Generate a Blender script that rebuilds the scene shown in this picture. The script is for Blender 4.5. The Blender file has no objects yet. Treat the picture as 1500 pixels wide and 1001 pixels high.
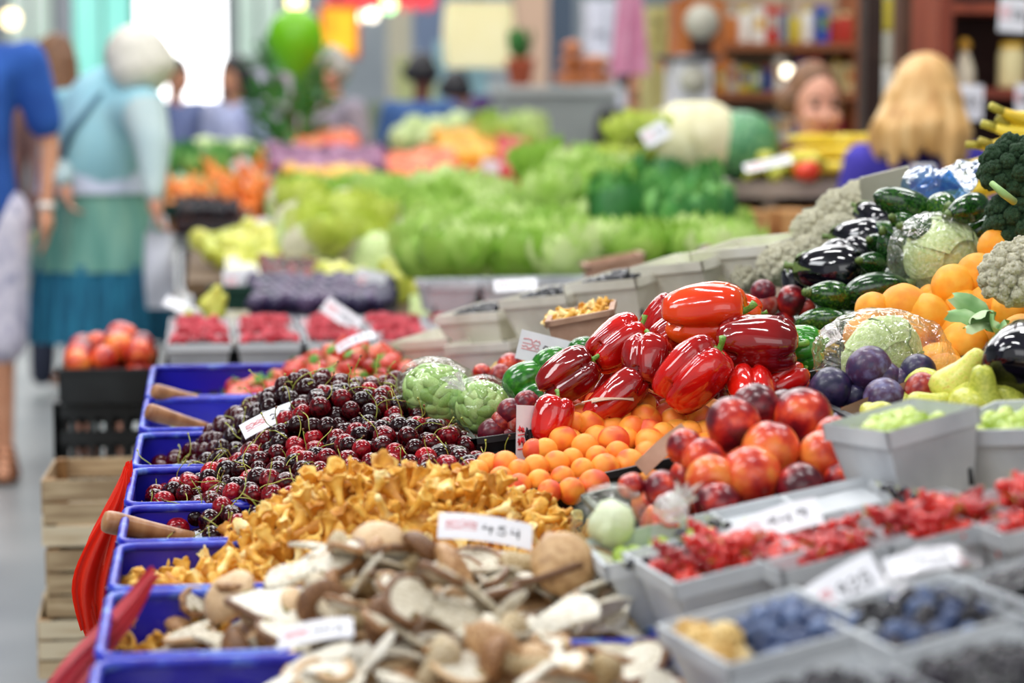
import bpy, math, random
import numpy as np
from mathutils import Vector, Matrix, Quaternion, Euler, noise

random.seed(7)
PI = math.pi
COL = bpy.context.scene.collection
F = 3400.0                      # focal length in pixels of the 1500 px wide frame
CAM_Z = 1.35

# ------------------------------------------------------------------ camera
cam_data = bpy.data.cameras.new('camera')
cam = bpy.data.objects.new('camera', cam_data)
COL.objects.link(cam)
cam_data.sensor_width = 36.0
cam_data.lens = F / 1500 * 36.0
yaw = math.atan2(450, F)
pitch = math.atan2(350, F)
cam.location = (0, 0, CAM_Z)
cam.rotation_euler = (PI / 2 - pitch, 0, -yaw)
cam_data.dof.use_dof = True
cam_data.dof.focus_distance = 3.0
cam_data.dof.aperture_fstop = 3.1
cam_data.clip_end = 200
bpy.context.scene.camera = cam
CQ = cam.rotation_euler.to_quaternion()
CL = Vector(cam.location)


def P(px, py, s):
    """a point seen at (px,py) where one metre spans s pixels"""
    v = Vector(((px - 750) / s, -(py - 500.5) / s, -F / s))
    return CL + CQ @ v


def G(px, py, z):
    """the point at height z seen at (px,py)"""
    d = CQ @ Vector(((px - 750) / F, -(py - 500.5) / F, -1))
    t = (z - CAM_Z) / d.z
    return CL + d * t


def GY(px, py, y):
    """the point at distance y along the aisle seen at (px,py)"""
    d = CQ @ Vector(((px - 750) / F, -(py - 500.5) / F, -1))
    return CL + d * (y / d.y)


def CE(rx, ry, rz):
    """rotation given in degrees about the view's right, up and back axes"""
    return CQ @ Euler((math.radians(rx), math.radians(ry), math.radians(rz))).to_quaternion()


def TPX(px, py, h=0.0):
    """the point h above the sloping board seen at (px,py)"""
    z = .95
    for _ in range(12):
        p = G(px, py, z)
        z = .85 + .2 * max(0., p.x - .42) + h
    return p


def look_axis(dx, dy, dz, roll=0):
    """rotation sending local +Z to a direction given as right, up, towards the viewer"""
    v = CQ @ Vector((dx, dy, dz)).normalized()
    return v.to_track_quat('Z', 'Y') @ Quaternion((0, 0, 1), math.radians(roll))


def rq():
    return Quaternion((random.gauss(0, 1), random.gauss(0, 1), random.gauss(0, 1), random.gauss(0, 1))).normalized()


# ------------------------------------------------------------------ materials
MATS = {}


def srgb(h):
    if not isinstance(h, str):
        return tuple(h)[:3]
    h = h.lstrip('#')
    c = [int(h[i:i + 2], 16) / 255 for i in (0, 2, 4)]
    return tuple(x / 12.92 if x <= .04045 else ((x + .055) / 1.055) ** 2.4 for x in c)


def M(name, cols, rough=.5, scale=8, bump=0, bscale=None, rand=0, coat=0, sss=0, metal=0, spec=.5,
      emit=0, stretch=None, pos=None, detail=3, transl=0, bdist=.002):
    if name in MATS:
        return MATS[name]
    m = bpy.data.materials.new(name)
    m.use_nodes = True
    nt = m.node_tree
    N, L = nt.nodes, nt.links
    b = N['Principled BSDF']
    b.inputs['Roughness'].default_value = rough
    b.inputs['Metallic'].default_value = metal
    b.inputs['Specular IOR Level'].default_value = spec
    b.inputs['Coat Weight'].default_value = coat
    b.inputs['Coat Roughness'].default_value = .08
    if sss:
        b.inputs['Subsurface Weight'].default_value = sss
        b.inputs['Subsurface Radius'].default_value = (.02, .01, .006)
        b.inputs['Subsurface Scale'].default_value = .4
    if isinstance(cols, str):
        cols = [cols]
    tc = N.new('ShaderNodeTexCoord')
    oi = N.new('ShaderNodeObjectInfo')
    vec = N.new('ShaderNodeVectorMath')
    vec.operation = 'MULTIPLY_ADD'
    L.new(oi.outputs['Random'], vec.inputs[0])
    vec.inputs[1].default_value = (37, 11, 23)
    L.new(tc.outputs['Object'], vec.inputs[2])
    src = vec.outputs[0]
    if stretch:
        mp = N.new('ShaderNodeMapping')
        mp.inputs['Scale'].default_value = stretch
        L.new(src, mp.inputs['Vector'])
        src = mp.outputs[0]
    if len(cols) > 1:
        nz = N.new('ShaderNodeTexNoise')
        nz.inputs['Scale'].default_value = scale
        nz.inputs['Detail'].default_value = detail
        L.new(src, nz.inputs['Vector'])
        fac = nz.outputs['Fac']
        if rand:
            mm = N.new('ShaderNodeMath')
            mm.operation = 'MULTIPLY_ADD'
            L.new(oi.outputs['Random'], mm.inputs[0])
            mm.inputs[1].default_value = rand
            mm.inputs[2].default_value = -rand / 2
            ad = N.new('ShaderNodeMath')
            ad.operation = 'ADD'
            L.new(fac, ad.inputs[0])
            L.new(mm.outputs[0], ad.inputs[1])
            fac = ad.outputs[0]
        cr = N.new('ShaderNodeValToRGB')
        el = cr.color_ramp.elements
        n = len(cols)
        if pos is None:
            pos = [.3 + .4 * i / (n - 1) for i in range(n)]
        while len(el) < n:
            el.new(.5)
        for i in range(n):
            el[i].position = pos[i]
            el[i].color = (*srgb(cols[i]), 1)
        L.new(fac, cr.inputs[0])
        L.new(cr.outputs[0], b.inputs['Base Color'])
        if emit:
            L.new(cr.outputs[0], b.inputs['Emission Color'])
    else:
        b.inputs['Base Color'].default_value = (*srgb(cols[0]), 1)
        if emit:
            b.inputs['Emission Color'].default_value = (*srgb(cols[0]), 1)
    b.inputs['Emission Strength'].default_value = emit
    if bump:
        bn = N.new('ShaderNodeTexNoise')
        bn.inputs['Scale'].default_value = bscale or scale * 4
        bn.inputs['Detail'].default_value = 3
        L.new(src, bn.inputs['Vector'])
        bp = N.new('ShaderNodeBump')
        bp.inputs['Strength'].default_value = bump
        bp.inputs['Distance'].default_value = bdist
        L.new(bn.outputs['Fac'], bp.inputs['Height'])
        L.new(bp.outputs[0], b.inputs['Normal'])
    if transl:
        tr = N.new('ShaderNodeBsdfTranslucent')
        tr.inputs[0].default_value = (*srgb(cols[0]), 1)
        mx = N.new('ShaderNodeMixShader')
        mx.inputs[0].default_value = transl
        L.new(b.outputs[0], mx.inputs[1])
        L.new(tr.outputs[0], mx.inputs[2])
        L.new(mx.outputs[0], N['Material Output'].inputs['Surface'])
    MATS[name] = m
    return m


def film(name, tint='#ffffff', clear=.8, bscale=60, bump=.8, dist=.01, edge=.38):
    """thin clear plastic film"""
    if name in MATS:
        return MATS[name]
    m = bpy.data.materials.new(name)
    m.use_nodes = True
    nt = m.node_tree
    N, L = nt.nodes, nt.links
    N.remove(N['Principled BSDF'])
    tr = N.new('ShaderNodeBsdfTransparent')
    tr.inputs[0].default_value = (*srgb(tint), 1)
    gl = N.new('ShaderNodeBsdfGlossy')
    gl.inputs['Roughness'].default_value = .12
    gl.inputs[0].default_value = (1, 1, 1, 1)
    df = N.new('ShaderNodeBsdfTranslucent')
    df.inputs[0].default_value = (*srgb(tint), 1)
    tc = N.new('ShaderNodeTexCoord')
    nz = N.new('ShaderNodeTexNoise')
    nz.inputs['Scale'].default_value = bscale
    nz.inputs['Detail'].default_value = 2
    nz.inputs['Distortion'].default_value = 1.2
    L.new(tc.outputs['Object'], nz.inputs['Vector'])
    bp = N.new('ShaderNodeBump')
    bp.inputs['Strength'].default_value = bump
    bp.inputs['Distance'].default_value = dist
    L.new(nz.outputs['Fac'], bp.inputs['Height'])
    L.new(bp.outputs[0], gl.inputs['Normal'])
    lw = N.new('ShaderNodeLayerWeight')
    lw.inputs[0].default_value = .35
    L.new(bp.outputs[0], lw.inputs['Normal'])
    m1 = N.new('ShaderNodeMixShader')
    ma = N.new('ShaderNodeMath')
    ma.operation = 'MULTIPLY_ADD'
    L.new(lw.outputs['Facing'], ma.inputs[0])
    ma.inputs[1].default_value = edge
    ma.inputs[2].default_value = (1 - clear) * .5
    L.new(ma.outputs[0], m1.inputs[0])
    L.new(tr.outputs[0], m1.inputs[1])
    L.new(gl.outputs[0], m1.inputs[2])
    m2 = N.new('ShaderNodeMixShader')
    m2.inputs[0].default_value = (1 - clear) * .4
    L.new(m1.outputs[0], m2.inputs[1])
    L.new(df.outputs[0], m2.inputs[2])
    L.new(m2.outputs[0], N['Material Output'].inputs['Surface'])
    MATS[name] = m
    return m


# ------------------------------------------------------------------ mesh builder
class MB:
    def __init__(self):
        self.v, self.f, self.mi = [], [], []

    def add(self, vs, fs, mi=0):
        b = len(self.v)
        self.v.extend([tuple(x) for x in vs])
        self.f.extend([tuple(i + b for i in f) for f in fs])
        self.mi.extend([mi] * len(fs))

    def box(self, c, s, rot=None, mi=0, taper=1.0):
        """box centred at c with size s; taper shrinks the bottom"""
        hx, hy, hz = s[0] / 2, s[1] / 2, s[2] / 2
        vs = []
        for z in (-1, 1):
            k = taper if z < 0 else 1
            for x, y in ((-1, -1), (1, -1), (1, 1), (-1, 1)):
                vs.append(Vector((x * hx * k, y * hy * k, z * hz)))
        if rot is not None:
            q = rot if isinstance(rot, Quaternion) else Euler(rot).to_quaternion()
            vs = [q @ v for v in vs]
        vs = [v + Vector(c) for v in vs]
        self.add(vs, [(3, 2, 1, 0), (4, 5, 6, 7), (0, 1, 5, 4), (1, 2, 6, 5), (2, 3, 7, 6), (3, 0, 4, 7)], mi)
        return self

    def beam(self, a, b, w, h, mi=0):
        a, b = Vector(a), Vector(b)
        d = b - a
        q = d.to_track_quat('X', 'Z')
        return self.box((a + b) / 2, (d.length, w, h), q, mi)

    def tube(self, pts, rad, seg=8, mi=0, cap=True):
        pts = [Vector(p) for p in pts]
        n = len(pts)
        if not hasattr(rad, '__len__'):
            rad = [rad] * n
        vs, fs = [], []
        up = None
        for i, p in enumerate(pts):
            d = (pts[min(i + 1, n - 1)] - pts[max(i - 1, 0)]).normalized()
            if up is None:
                up = d.orthogonal().normalized()
            up = (up - d * up.dot(d))
            up = up.normalized() if up.length > 1e-6 else d.orthogonal().normalized()
            sd = d.cross(up)
            for k in range(seg):
                a = 2 * PI * k / seg
                vs.append(p + (up * math.cos(a) + sd * math.sin(a)) * rad[i])
        for i in range(n - 1):
            for k in range(seg):
                k2 = (k + 1) % seg
                fs.append((i * seg + k, i * seg + k2, (i + 1) * seg + k2, (i + 1) * seg + k))
        if cap:
            fs.append(tuple(range(seg - 1, -1, -1)))
            fs.append(tuple((n - 1) * seg + k for k in range(seg)))
        self.add(vs, fs, mi)
        return self

    def param(self, fn, nu, nv, mi=0, wrap=True):
        """fn(u,v): u 0..1 pole to pole, v 0..1 round"""
        vs, fs = [], []
        nvv = nv if wrap else nv + 1
        for i in range(nu + 1):
            for j in range(nvv):
                vs.append(fn(i / nu, j / nv))
        for i in range(nu):
            for j in range(nv):
                j2 = (j + 1) % nv if wrap else j + 1
                fs.append((i * nvv + j, (i + 1) * nvv + j, (i + 1) * nvv + j2, i * nvv + j2))
        self.add(vs, fs, mi)
        return self

    def ball(self, c, r, sc=(1, 1, 1), rot=None, nu=10, nv=14, mi=0, nz=0, ns=1):
        c = Vector(c)
        q = rot if isinstance(rot, Quaternion) else (Euler(rot).to_quaternion() if rot else None)

        def fn(u, v):
            t, p = u * PI, v * 2 * PI
            d = Vector((math.sin(t) * math.cos(p), math.sin(t) * math.sin(p), math.cos(t)))
            k = 1 + (nz * noise.noise(d * ns + c * 7) if nz else 0)
            w = Vector((d.x * sc[0], d.y * sc[1], d.z * sc[2])) * (r * k)
            if q is not None:
                w = q @ w
            return c + w
        return self.param(fn, nu, nv, mi)

    def lathe(self, prof, seg=20, mi=0, c=(0, 0, 0), rot=None):
        c = Vector(c)
        q = rot if isinstance(rot, Quaternion) else (Euler(rot).to_quaternion() if rot else None)

        def fn(u, v):
            r, z = prof[min(int(round(u * (len(prof) - 1))), len(prof) - 1)]
            w = Vector((r * math.cos(v * 2 * PI), r * math.sin(v * 2 * PI), z))
            if q is not None:
                w = q @ w
            return c + w
        return self.param(fn, len(prof) - 1, seg, mi)

    def append(self, mesh_mb, loc, q, sc=1, mi=None):
        loc = Vector(loc)
        A = np.array(mesh_mb.v)
        R = np.array(q.to_matrix())
        A = (A * np.array(sc)) @ R.T + np.array(loc)
        b = len(self.v)
        self.v.extend(map(tuple, A))
        self.f.extend([tuple(i + b for i in f) for f in mesh_mb.f])
        self.mi.extend(mesh_mb.mi if mi is None else [mi] * len(mesh_mb.f))

    def mesh(self, name, mats, smooth=True, angle=None):
        me = bpy.data.meshes.new(name)
        me.from_pydata([tuple(v) for v in self.v], [], self.f)
        if not isinstance(mats, (list, tuple)):
            mats = [mats]
        for m in mats:
            me.materials.append(m)
        me.polygons.foreach_set('material_index', self.mi)
        me.polygons.foreach_set('use_smooth', [bool(smooth)] * len(self.f))
        me.update()
        if smooth and angle:
            me.set_sharp_from_angle(angle=math.radians(angle))
        return me


def tag(o, label=None, cat=None, group=None, kind=None):
    if label:
        o['label'] = label
    if cat:
        o['category'] = cat
    if group:
        o['group'] = group
    if kind:
        o['kind'] = kind
    return o


def obj(name, mesh, loc=(0, 0, 0), q=None, sc=1, parent=None, label=None, cat=None, group=None, kind=None):
    o = bpy.data.objects.new(name, mesh)
    COL.objects.link(o)
    o.location = loc
    o.rotation_mode = 'QUATERNION'
    if q is not None:
        o.rotation_quaternion = q if isinstance(q, Quaternion) else Euler(q).to_quaternion()
    o.scale = (sc, sc, sc) if not hasattr(sc, '__len__') else sc
    if parent:
        o.parent = parent
    return tag(o, label, cat, group, kind)


def empty(name, loc=(0, 0, 0), q=None, sc=1, **k):
    return obj(name, None, loc, q, sc, **k)


def inst(parts, name, loc, q=None, sc=1, label=None, cat=None, group=None):
    """parts: [(name, mesh)] - the first mesh is the thing itself, the rest its parts; a part may carry its own parts"""
    root = obj(name, parts[0][1], loc, q, sc, label=label, cat=cat, group=group)
    if len(parts[0]) > 2:
        root.scale = tuple(a * b for a, b in zip(root.scale, parts[0][2]))
    for p in parts[1:]:
        obj(p[0], p[1], parent=root)
    return root


# ------------------------------------------------------------------ piles
def relax(Pt, r, clampf, iters=45, k=.94):
    n = len(Pt)
    r = np.asarray(r) * np.ones(n)
    for it in range(iters):
        D = Pt[:, None, :] - Pt[None, :, :]
        d = np.sqrt((D ** 2).sum(-1)) + 1e-9
        mn = (r[:, None] + r[None, :]) * k
        ov = np.clip(mn - d, 0, None)
        np.fill_diagonal(ov, 0)
        Pt = Pt + (D / d[..., None] * ov[..., None] * .35).sum(1)
        Pt = clampf(Pt)
    return Pt


def heap(x0, x1, y0, y1, top, r, layers=2.2, seed=1, dens=.60, iters=45, inside=None, kk=.94, margin=1.0):
    """centres of round things heaped under the surface top(x,y), layers deep"""
    rng = np.random.default_rng(seed)
    dep = layers * 1.75 * r
    n = int((x1 - x0) * (y1 - y0) * dep * dens / (4 / 3 * PI * r ** 3)) + 1
    Pt = np.stack([rng.uniform(x0, x1, n), rng.uniform(y0, y1, n), np.zeros(n)], 1)
    if inside is not None:
        Pt = Pt[inside(Pt[:, 0], Pt[:, 1])]
        n = len(Pt)
    T = top(Pt[:, 0], Pt[:, 1])
    Pt[:, 2] = T - r - rng.uniform(0, 1, n) * (dep - r)

    def cl(A):
        A[:, 0] = np.clip(A[:, 0], x0 + r * margin, x1 - r * margin)
        A[:, 1] = np.clip(A[:, 1], y0 + r * margin, y1 - r * margin)
        T = top(A[:, 0], A[:, 1])
        A[:, 2] = np.clip(A[:, 2] + (T - r - A[:, 2]) * .03, T - dep, T - r * .8)
        return A
    return relax(Pt, r, cl, iters, kk)


def bed(name, x0, x1, y0, y1, top, off, mat, label, cat, n=26, rough=.004):
    mb = MB()
    h = lambda x, y: float(top(np.array([x]), np.array([y]))[0])

    def fn(u, v):
        x, y = x0 + (x1 - x0) * u, y0 + (y1 - y0) * v
        return Vector((x, y, h(x, y) - off + rough * noise.noise(Vector((x * 60, y * 60, 0)))))
    mb.param(fn, n, n, wrap=False)
    o = obj(name, mb.mesh(name, mat), label=label, cat=cat, kind='stuff')
    return o


def bed_into(mb, x0, x1, y0, y1, top, off, n=26):
    h = lambda x, y: float(top(np.array([x]), np.array([y]))[0])
    mb.param(lambda u, v: Vector((x0 + (x1 - x0) * u, y0 + (y1 - y0) * v, h(x0 + (x1 - x0) * u, y0 + (y1 - y0) * v) - off)), n, n, wrap=False)


def sm(a, b, x):
    t = np.clip((np.asarray(x, float) - a) / (b - a), 0, 1)
    return t * t * (3 - 2 * t)
# ------------------------------------------------------------------ produce, each of unit size or real size
def fruit(name, mat, squash=1., dimple=.12, dw=.3, crease=0., nu=14, nv=22, taper=0., bump=0., lobes=0, bottom=0.):
    def fn(u, v):
        t, p = u * PI, v * 2 * PI
        r = 1 - crease * math.exp(-((min(v, 1 - v) * 2 * PI) / .22) ** 2) * (math.sin(t) ** .5 if 0 < u < 1 else 0)
        if lobes:
            r *= 1 - .03 * (1 - abs(math.cos(lobes * p / 2)))
        r *= 1 + bump * noise.noise(Vector((math.sin(t) * math.cos(p), math.sin(t) * math.sin(p), math.cos(t))) * 2.3)
        x = math.sin(t) * r
        z = math.cos(t) * r * squash
        if z < 0:
            x *= 1 - taper * (z * z)
        z -= dimple * math.exp(-(t / dw) ** 2)
        z += bottom * math.exp(-((PI - t) / .3) ** 2)
        return Vector((x * math.cos(p), x * math.sin(p), z))
    return MB().param(fn, nu, nv).mesh(name, mat)


m_cherry = M('cherry_skin', ['#1c0206', '#42060d', '#760c18', '#a01420'], rough=.12, scale=3, rand=.75, coat=.08, spec=.38, pos=[.3, .5, .72, .9])
m_cherry_red = M('red_cherry_skin', ['#5a0810', '#8e0f1a', '#b5141f'], rough=.12, scale=3, rand=.4, coat=.1, spec=.4)
m_cstem = M('cherry_stem_green', ['#8a9a2c', '#b6b650', '#6f7f22'], rough=.5, scale=30)
m_btip = M('stem_tip_brown', ['#5c3a1a', '#7a4a22'], rough=.6)
m_apricot = M('apricot_skin', ['#e0502a', '#f47a2c', '#fb9a34', '#fdaa3e'], rough=.5, scale=.75, rand=.35, detail=1, sss=.12, bump=.08, bscale=60, pos=[.25, .40, .52, .75])
m_nect = M('nectarine_skin', ['#4a0e1c', '#7e1420', '#b5241e', '#e2512a', '#f08a3c'], rough=.28, scale=1.0, rand=.5, detail=4, sss=.06, coat=.15, pos=[.28, .42, .52, .64, .8])
m_plum = M('plum_skin', ['#1d1a3c', '#33284f', '#4a2a4e', '#6e6a92'], rough=.38, scale=2.2, rand=.35, detail=4, coat=.1, pos=[.3, .48, .62, .82])
m_redplum = M('red_plum_skin', ['#5a1426', '#8a1f28', '#b04030', '#b89a92'], rough=.3, scale=2.2, rand=.4, detail=4, pos=[.3, .5, .68, .95])
m_orange = M('orange_peel', ['#f59612', '#fba81e', '#fdba34'], rough=.42, scale=1.5, rand=.25, bump=.35, bscale=45, bdist=.02, sss=.08)
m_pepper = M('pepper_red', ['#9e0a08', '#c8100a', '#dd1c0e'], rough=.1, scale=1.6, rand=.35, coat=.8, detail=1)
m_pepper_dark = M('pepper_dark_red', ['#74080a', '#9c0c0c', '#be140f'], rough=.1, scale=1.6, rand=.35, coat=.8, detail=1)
m_pepper_or = M('pepper_orange_red', ['#d42608', '#e63c10', '#ee5a18', '#f0a020'], rough=.12, scale=1.6, coat=.7, detail=1, pos=[.25, .45, .62, .82])
m_pepper_gr = M('pepper_green', ['#1f6a14', '#3d9426', '#6ab03a'], rough=.14, scale=1.6, coat=.6)
m_pstem = M('pepper_stem', ['#4f8a2a', '#7aa83c', '#3f7022'], rough=.4, scale=40)
m_egg = M('eggplant_skin', ['#050409', '#0b0812', '#171022'], rough=.06, scale=8, coat=1.0)
m_calyx = M('eggplant_calyx', ['#4c6a2e', '#7a8c48'], rough=.6, scale=30)
m_zuc = M('zucchini_skin', ['#0d2a0f', '#1b4416', '#2f5f1e', '#7d8f2c'], rough=.16, scale=22, rand=.2, coat=.5, detail=4, pos=[.3, .48, .62, .82])
m_zuctip = M('zucchini_stem', ['#33501e', '#6d8238'], rough=.5, scale=30)
m_avo = M('avocado_skin', ['#14501a', '#256e1c', '#3f8c26'], rough=.18, scale=10, rand=.2, coat=.4)
m_chan = M('chanterelle_flesh', ['#bf7c1e', '#e8ae40', '#f6cc68', '#fde6a4'], rough=.55, scale=55, rand=.5, bump=.5, bscale=200, sss=.05, pos=[.28, .45, .6, .78])
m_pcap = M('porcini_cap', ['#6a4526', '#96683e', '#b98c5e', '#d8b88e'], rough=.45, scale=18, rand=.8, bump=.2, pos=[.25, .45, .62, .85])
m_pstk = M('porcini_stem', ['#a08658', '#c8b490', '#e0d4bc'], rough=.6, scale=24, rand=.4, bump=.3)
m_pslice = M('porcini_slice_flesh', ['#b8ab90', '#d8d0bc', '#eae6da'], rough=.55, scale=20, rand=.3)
m_pedge = M('porcini_gills', ['#6f6a30', '#a09050', '#54401f'], rough=.7, scale=30, rand=.4)
m_bean = M('broad_bean', ['#7f9c4a', '#a4bc70', '#c4d494'], rough=.35, scale=20, rand=.5, sss=.05)
m_straw = M('strawberry_skin', ['#b81a10', '#dc3018', '#ee5a30', '#f4b08a'], rough=.3, scale=14, rand=.5, bump=.5, bscale=220, coat=.3, pos=[.25, .45, .66, .9])
m_leaf = M('berry_leaf', ['#3f8a2a', '#78b540'], rough=.5, scale=40)
m_rasp = M('raspberry_skin', ['#9c1428', '#c02a3c', '#d85060'], rough=.4, scale=60, rand=.5)
m_rcur = M('red_currant_skin', ['#a30d12', '#cc1c1a', '#e8402c'], rough=.12, scale=30, rand=.5, coat=.5, sss=.1)
m_bcur = M('blackcurrant_skin', ['#0c0b14', '#1c1a26'], rough=.2, scale=30, rand=.4, coat=.4)
m_blue = M('blueberry_skin', ['#1d2c52', '#33456e', '#5f7298'], rough=.5, scale=60, rand=.5)
m_black = M('blackberry_skin', ['#08070e', '#17131f', '#2a2230'], rough=.25, scale=60, rand=.4, coat=.3)
m_golden = M('golden_berry_skin', ['#c79a4a', '#e0bd74', '#ecd49a'], rough=.5, scale=60, rand=.5)
m_grape = M('green_grape_skin', ['#93ad3a', '#b4cb58', '#cfdc86'], rough=.25, scale=20, rand=.5, sss=.15)
m_pear = M('pear_skin', ['#a9b23a', '#c6ca50', '#dcd868', '#c9a24a'], rough=.35, scale=20, rand=.3, pos=[.28, .48, .68, .9])
m_brown = M('woody_brown', ['#4a3018', '#6e4a28'], rough=.7, scale=60)
m_banana = M('banana_skin', ['#d9b51e', '#f0d236', '#f6e05c'], rough=.4, scale=14, rand=.3)
m_bantip = M('banana_tip', ['#a08a28', '#b8b040'], rough=.6)
m_brocc = M('broccoli_florets', ['#1c3f22', '#2f5c34', '#4f7f4c'], rough=.75, scale=40, bump=1.0, bscale=260, bdist=.004)
m_brst = M('broccoli_stalk', ['#7fa85a', '#a5c47c'], rough=.5, scale=20)
m_caul = M('cauliflower_curd', ['#cfc9a0', '#ebe6c8', '#f6f3e2'], rough=.7, scale=25, bump=.8, bscale=160, bdist=.003)
m_caleaf = M('cauliflower_leaf', ['#5c8c4a', '#8fb878', '#cfe0b4'], rough=.5, scale=18)
m_cabb = M('cabbage_leaf', ['#b4cc7c', '#cce09a', '#e2eebc'], rough=.45, scale=9, bump=.4, bscale=24, bdist=.006)
m_lett = M('lettuce_leaf', ['#94be4a', '#bcda74', '#deeea8'], rough=.5, scale=9, rand=.5, transl=.2)
m_green = M('dark_greens', ['#2c6e30', '#4f9644', '#84bc64'], rough=.5, scale=9, rand=.4)
m_film = film('clear_film', '#ffffff', .93, 50, 1.0, .014, .45)
m_bagfilm = film('bag_film', '#f8fff6', .95, 40, .6, .006, .24)
m_bluefilm = film('blue_bag_film', '#7fb8ec', .5, 30, .7, .01)

CHERRY = fruit('cherry', m_cherry, .92, .16, .35, .03, 10, 16)
CHERRY_RED = CHERRY.copy()
CHERRY_RED.materials[0] = m_cherry_red


def stem_mb(seed, L=.042, rad=.00065):
    rnd = random.Random(seed)
    a = rnd.uniform(0, 2 * PI)
    bend = rnd.uniform(.2, .75)
    pts = []
    for i in range(8):
        t = i / 7
        o = bend * L * t * t
        w = .12 * L * math.sin(t * PI * 1.4 + seed)
        pts.append((o * math.cos(a) - w * math.sin(a), o * math.sin(a) + w * math.cos(a), .010 + L * t * (1 - .25 * bend * t)))
    mb = MB()
    mb.tube(pts, [rad * 1.3] + [rad] * 6 + [rad * 1.1], 5, 0)
    e = Vector(pts[-1])
    d = (e - Vector(pts[-2])).normalized()
    mb.tube([e - d * .001, e + d * .0025], [rad * 1.5, rad * 2.4], 5, 1)
    return mb


STEM_MB = [stem_mb(i, .03 + .004 * (i % 5)) for i in range(9)]
STEMS = [s.mesh('stem', [m_cstem, m_btip]) for s in STEM_MB]
APRICOT = fruit('apricot', m_apricot, .96, .14, .3, .035)
NECT = fruit('nectarine', m_nect, .96, .2, .32, .05, 18, 28)
PLUM = fruit('plum', m_plum, 1.02, .12, .3, .04, 18, 28)
REDPLUM = fruit('red_plum', m_redplum, 1.08, .1, .3, .03)
ORANGE = fruit('orange', m_orange, .97, .05, .2, 0, 20, 32, bump=.03, bottom=.04)
GRAPE = fruit('grape', m_grape, 1.15, 0, .3, 0, 8, 12)
BLUEB = fruit('blueberry', m_blue, .85, .2, .4, 0, 8, 12)
CURR = fruit('currant', m_bcur, 1, .05, .3, 0, 6, 9)


def drupes(name, mat, n=5, k=.36):
    mb = MB()
    mb.ball((0, 0, 0), .8, (1, 1, 1.15), nu=6, nv=8)
    for i in range(n):
        t = (i + .5) / n * PI
        m = max(1, int(7.5 * math.sin(t)))
        for j in range(m):
            a = 2 * PI * (j + .5 * (i % 2)) / m
            mb.ball((.72 * math.sin(t) * math.cos(a), .72 * math.sin(t) * math.sin(a), .95 * math.cos(t)), k, nu=4, nv=6)
    return mb.mesh(name, mat)


RASP = drupes('raspberry', m_rasp)
BLACKB = drupes('blackberry', m_black)
GOLDB = drupes('golden_berry', m_golden)


def straw():
    def fn(u, v):
        t = u * PI
        r = math.sin(t) ** .8 * (1 - .45 * sm(.45, 1, u)) if 0 < u < 1 else 0
        return Vector((r * .85 * math.cos(v * 2 * PI), r * .85 * math.sin(v * 2 * PI), 1 - 2.3 * u + (-.1 if u == 0 else 0)))
    return MB().param(fn, 12, 16).mesh('strawberry', m_straw)


def calyx_mb(n=6, r=.8, z=1.0, w=.22, drop=.25, th=0):
    mb = MB()
    for i in range(n):
        a = 2 * PI * i / n
        c, s = math.cos(a), math.sin(a)
        L = []
        for k in range(5):
            t = k / 4
            hw = w * math.sin(PI * min(t + .12, 1)) * (1 - .2 * t)
            x, zz = r * t, z + .08 * math.sin(t * PI) - drop * t * t
            L.append(((x * c - hw * s, x * s + hw * c, zz), (x * c + hw * s, x * s - hw * c, zz)))
        vs = [p for pr in L for p in pr]
        mb.add(vs, [(2 * k, 2 * k + 2, 2 * k + 3, 2 * k + 1) for k in range(4)])
    return mb


STRAW = straw()
STRAWC = calyx_mb().tube([(0, 0, 1), (.05, 0, 1.35)], .05, 5).mesh('calyx', m_leaf)


def pepper_mesh(seed, mat, lobes=4, L=1.0, wid=.46, squeeze=.12):
    """bell pepper, axis +Z towards its stem, length about 1"""
    rnd = random.Random(seed)
    ph = [rnd.uniform(-.25, .25) for _ in range(lobes)]
    amp = [rnd.uniform(.8, 1.2) for _ in range(lobes)]
    prof = [(0, .40), (.10, .395), (.20, .43), (.32, .475), (.5, .495), (.68, .47), (.84, .40), (.95, .28), (1.0, .12), (.99, -.04),
            (.95, -.18), (.885, -.31), (.80, -.41), (.68, -.48), (.52, -.515), (.36, -.505), (.2, -.465), (.08, -.45), (0, -.45)]
    n = len(prof) - 1

    def fn(u, v):
        x = u * n
        i = min(int(x), n - 1)
        f = x - i
        r = prof[i][0] * (1 - f) + prof[i + 1][0] * f
        z = prof[i][1] * (1 - f) + prof[i + 1][1] * f
        p = v * 2 * PI
        q = p * lobes / 2 + .3 * math.sin(p + seed)
        c = abs(math.cos(q))
        crease = (1 - c) ** 2.8
        k = int((q + PI / 2) / PI) % lobes
        cr = crease * (squeeze * 1.15 + .08 * sm(.3, .55, abs(z)) + .05 * sm(0, .5, -z))
        r2 = r * (1 - cr * 1.25) * (1 + .05 * (amp[k] - 1) * 2 * c)
        z2 = z * (1 + .07 * (amp[k] - 1) * 3 * c)
        if z < -.3:
            z2 += .10 * crease * sm(.2, .5, r)
        if z > .3:
            z2 -= .07 * crease * sm(.1, .5, r)
        d = Vector((r2 * math.cos(p), r2 * math.sin(p), z2))
        w = 1 + .06 * noise.noise(d * 1.9 + Vector((seed, 0, 0)))
        return Vector((d.x * wid * w * 1.02, d.y * wid * w * .95, d.z * L * 1.0))
    return MB().param(fn, 54, 64).mesh('bell_pepper', mat)


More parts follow.
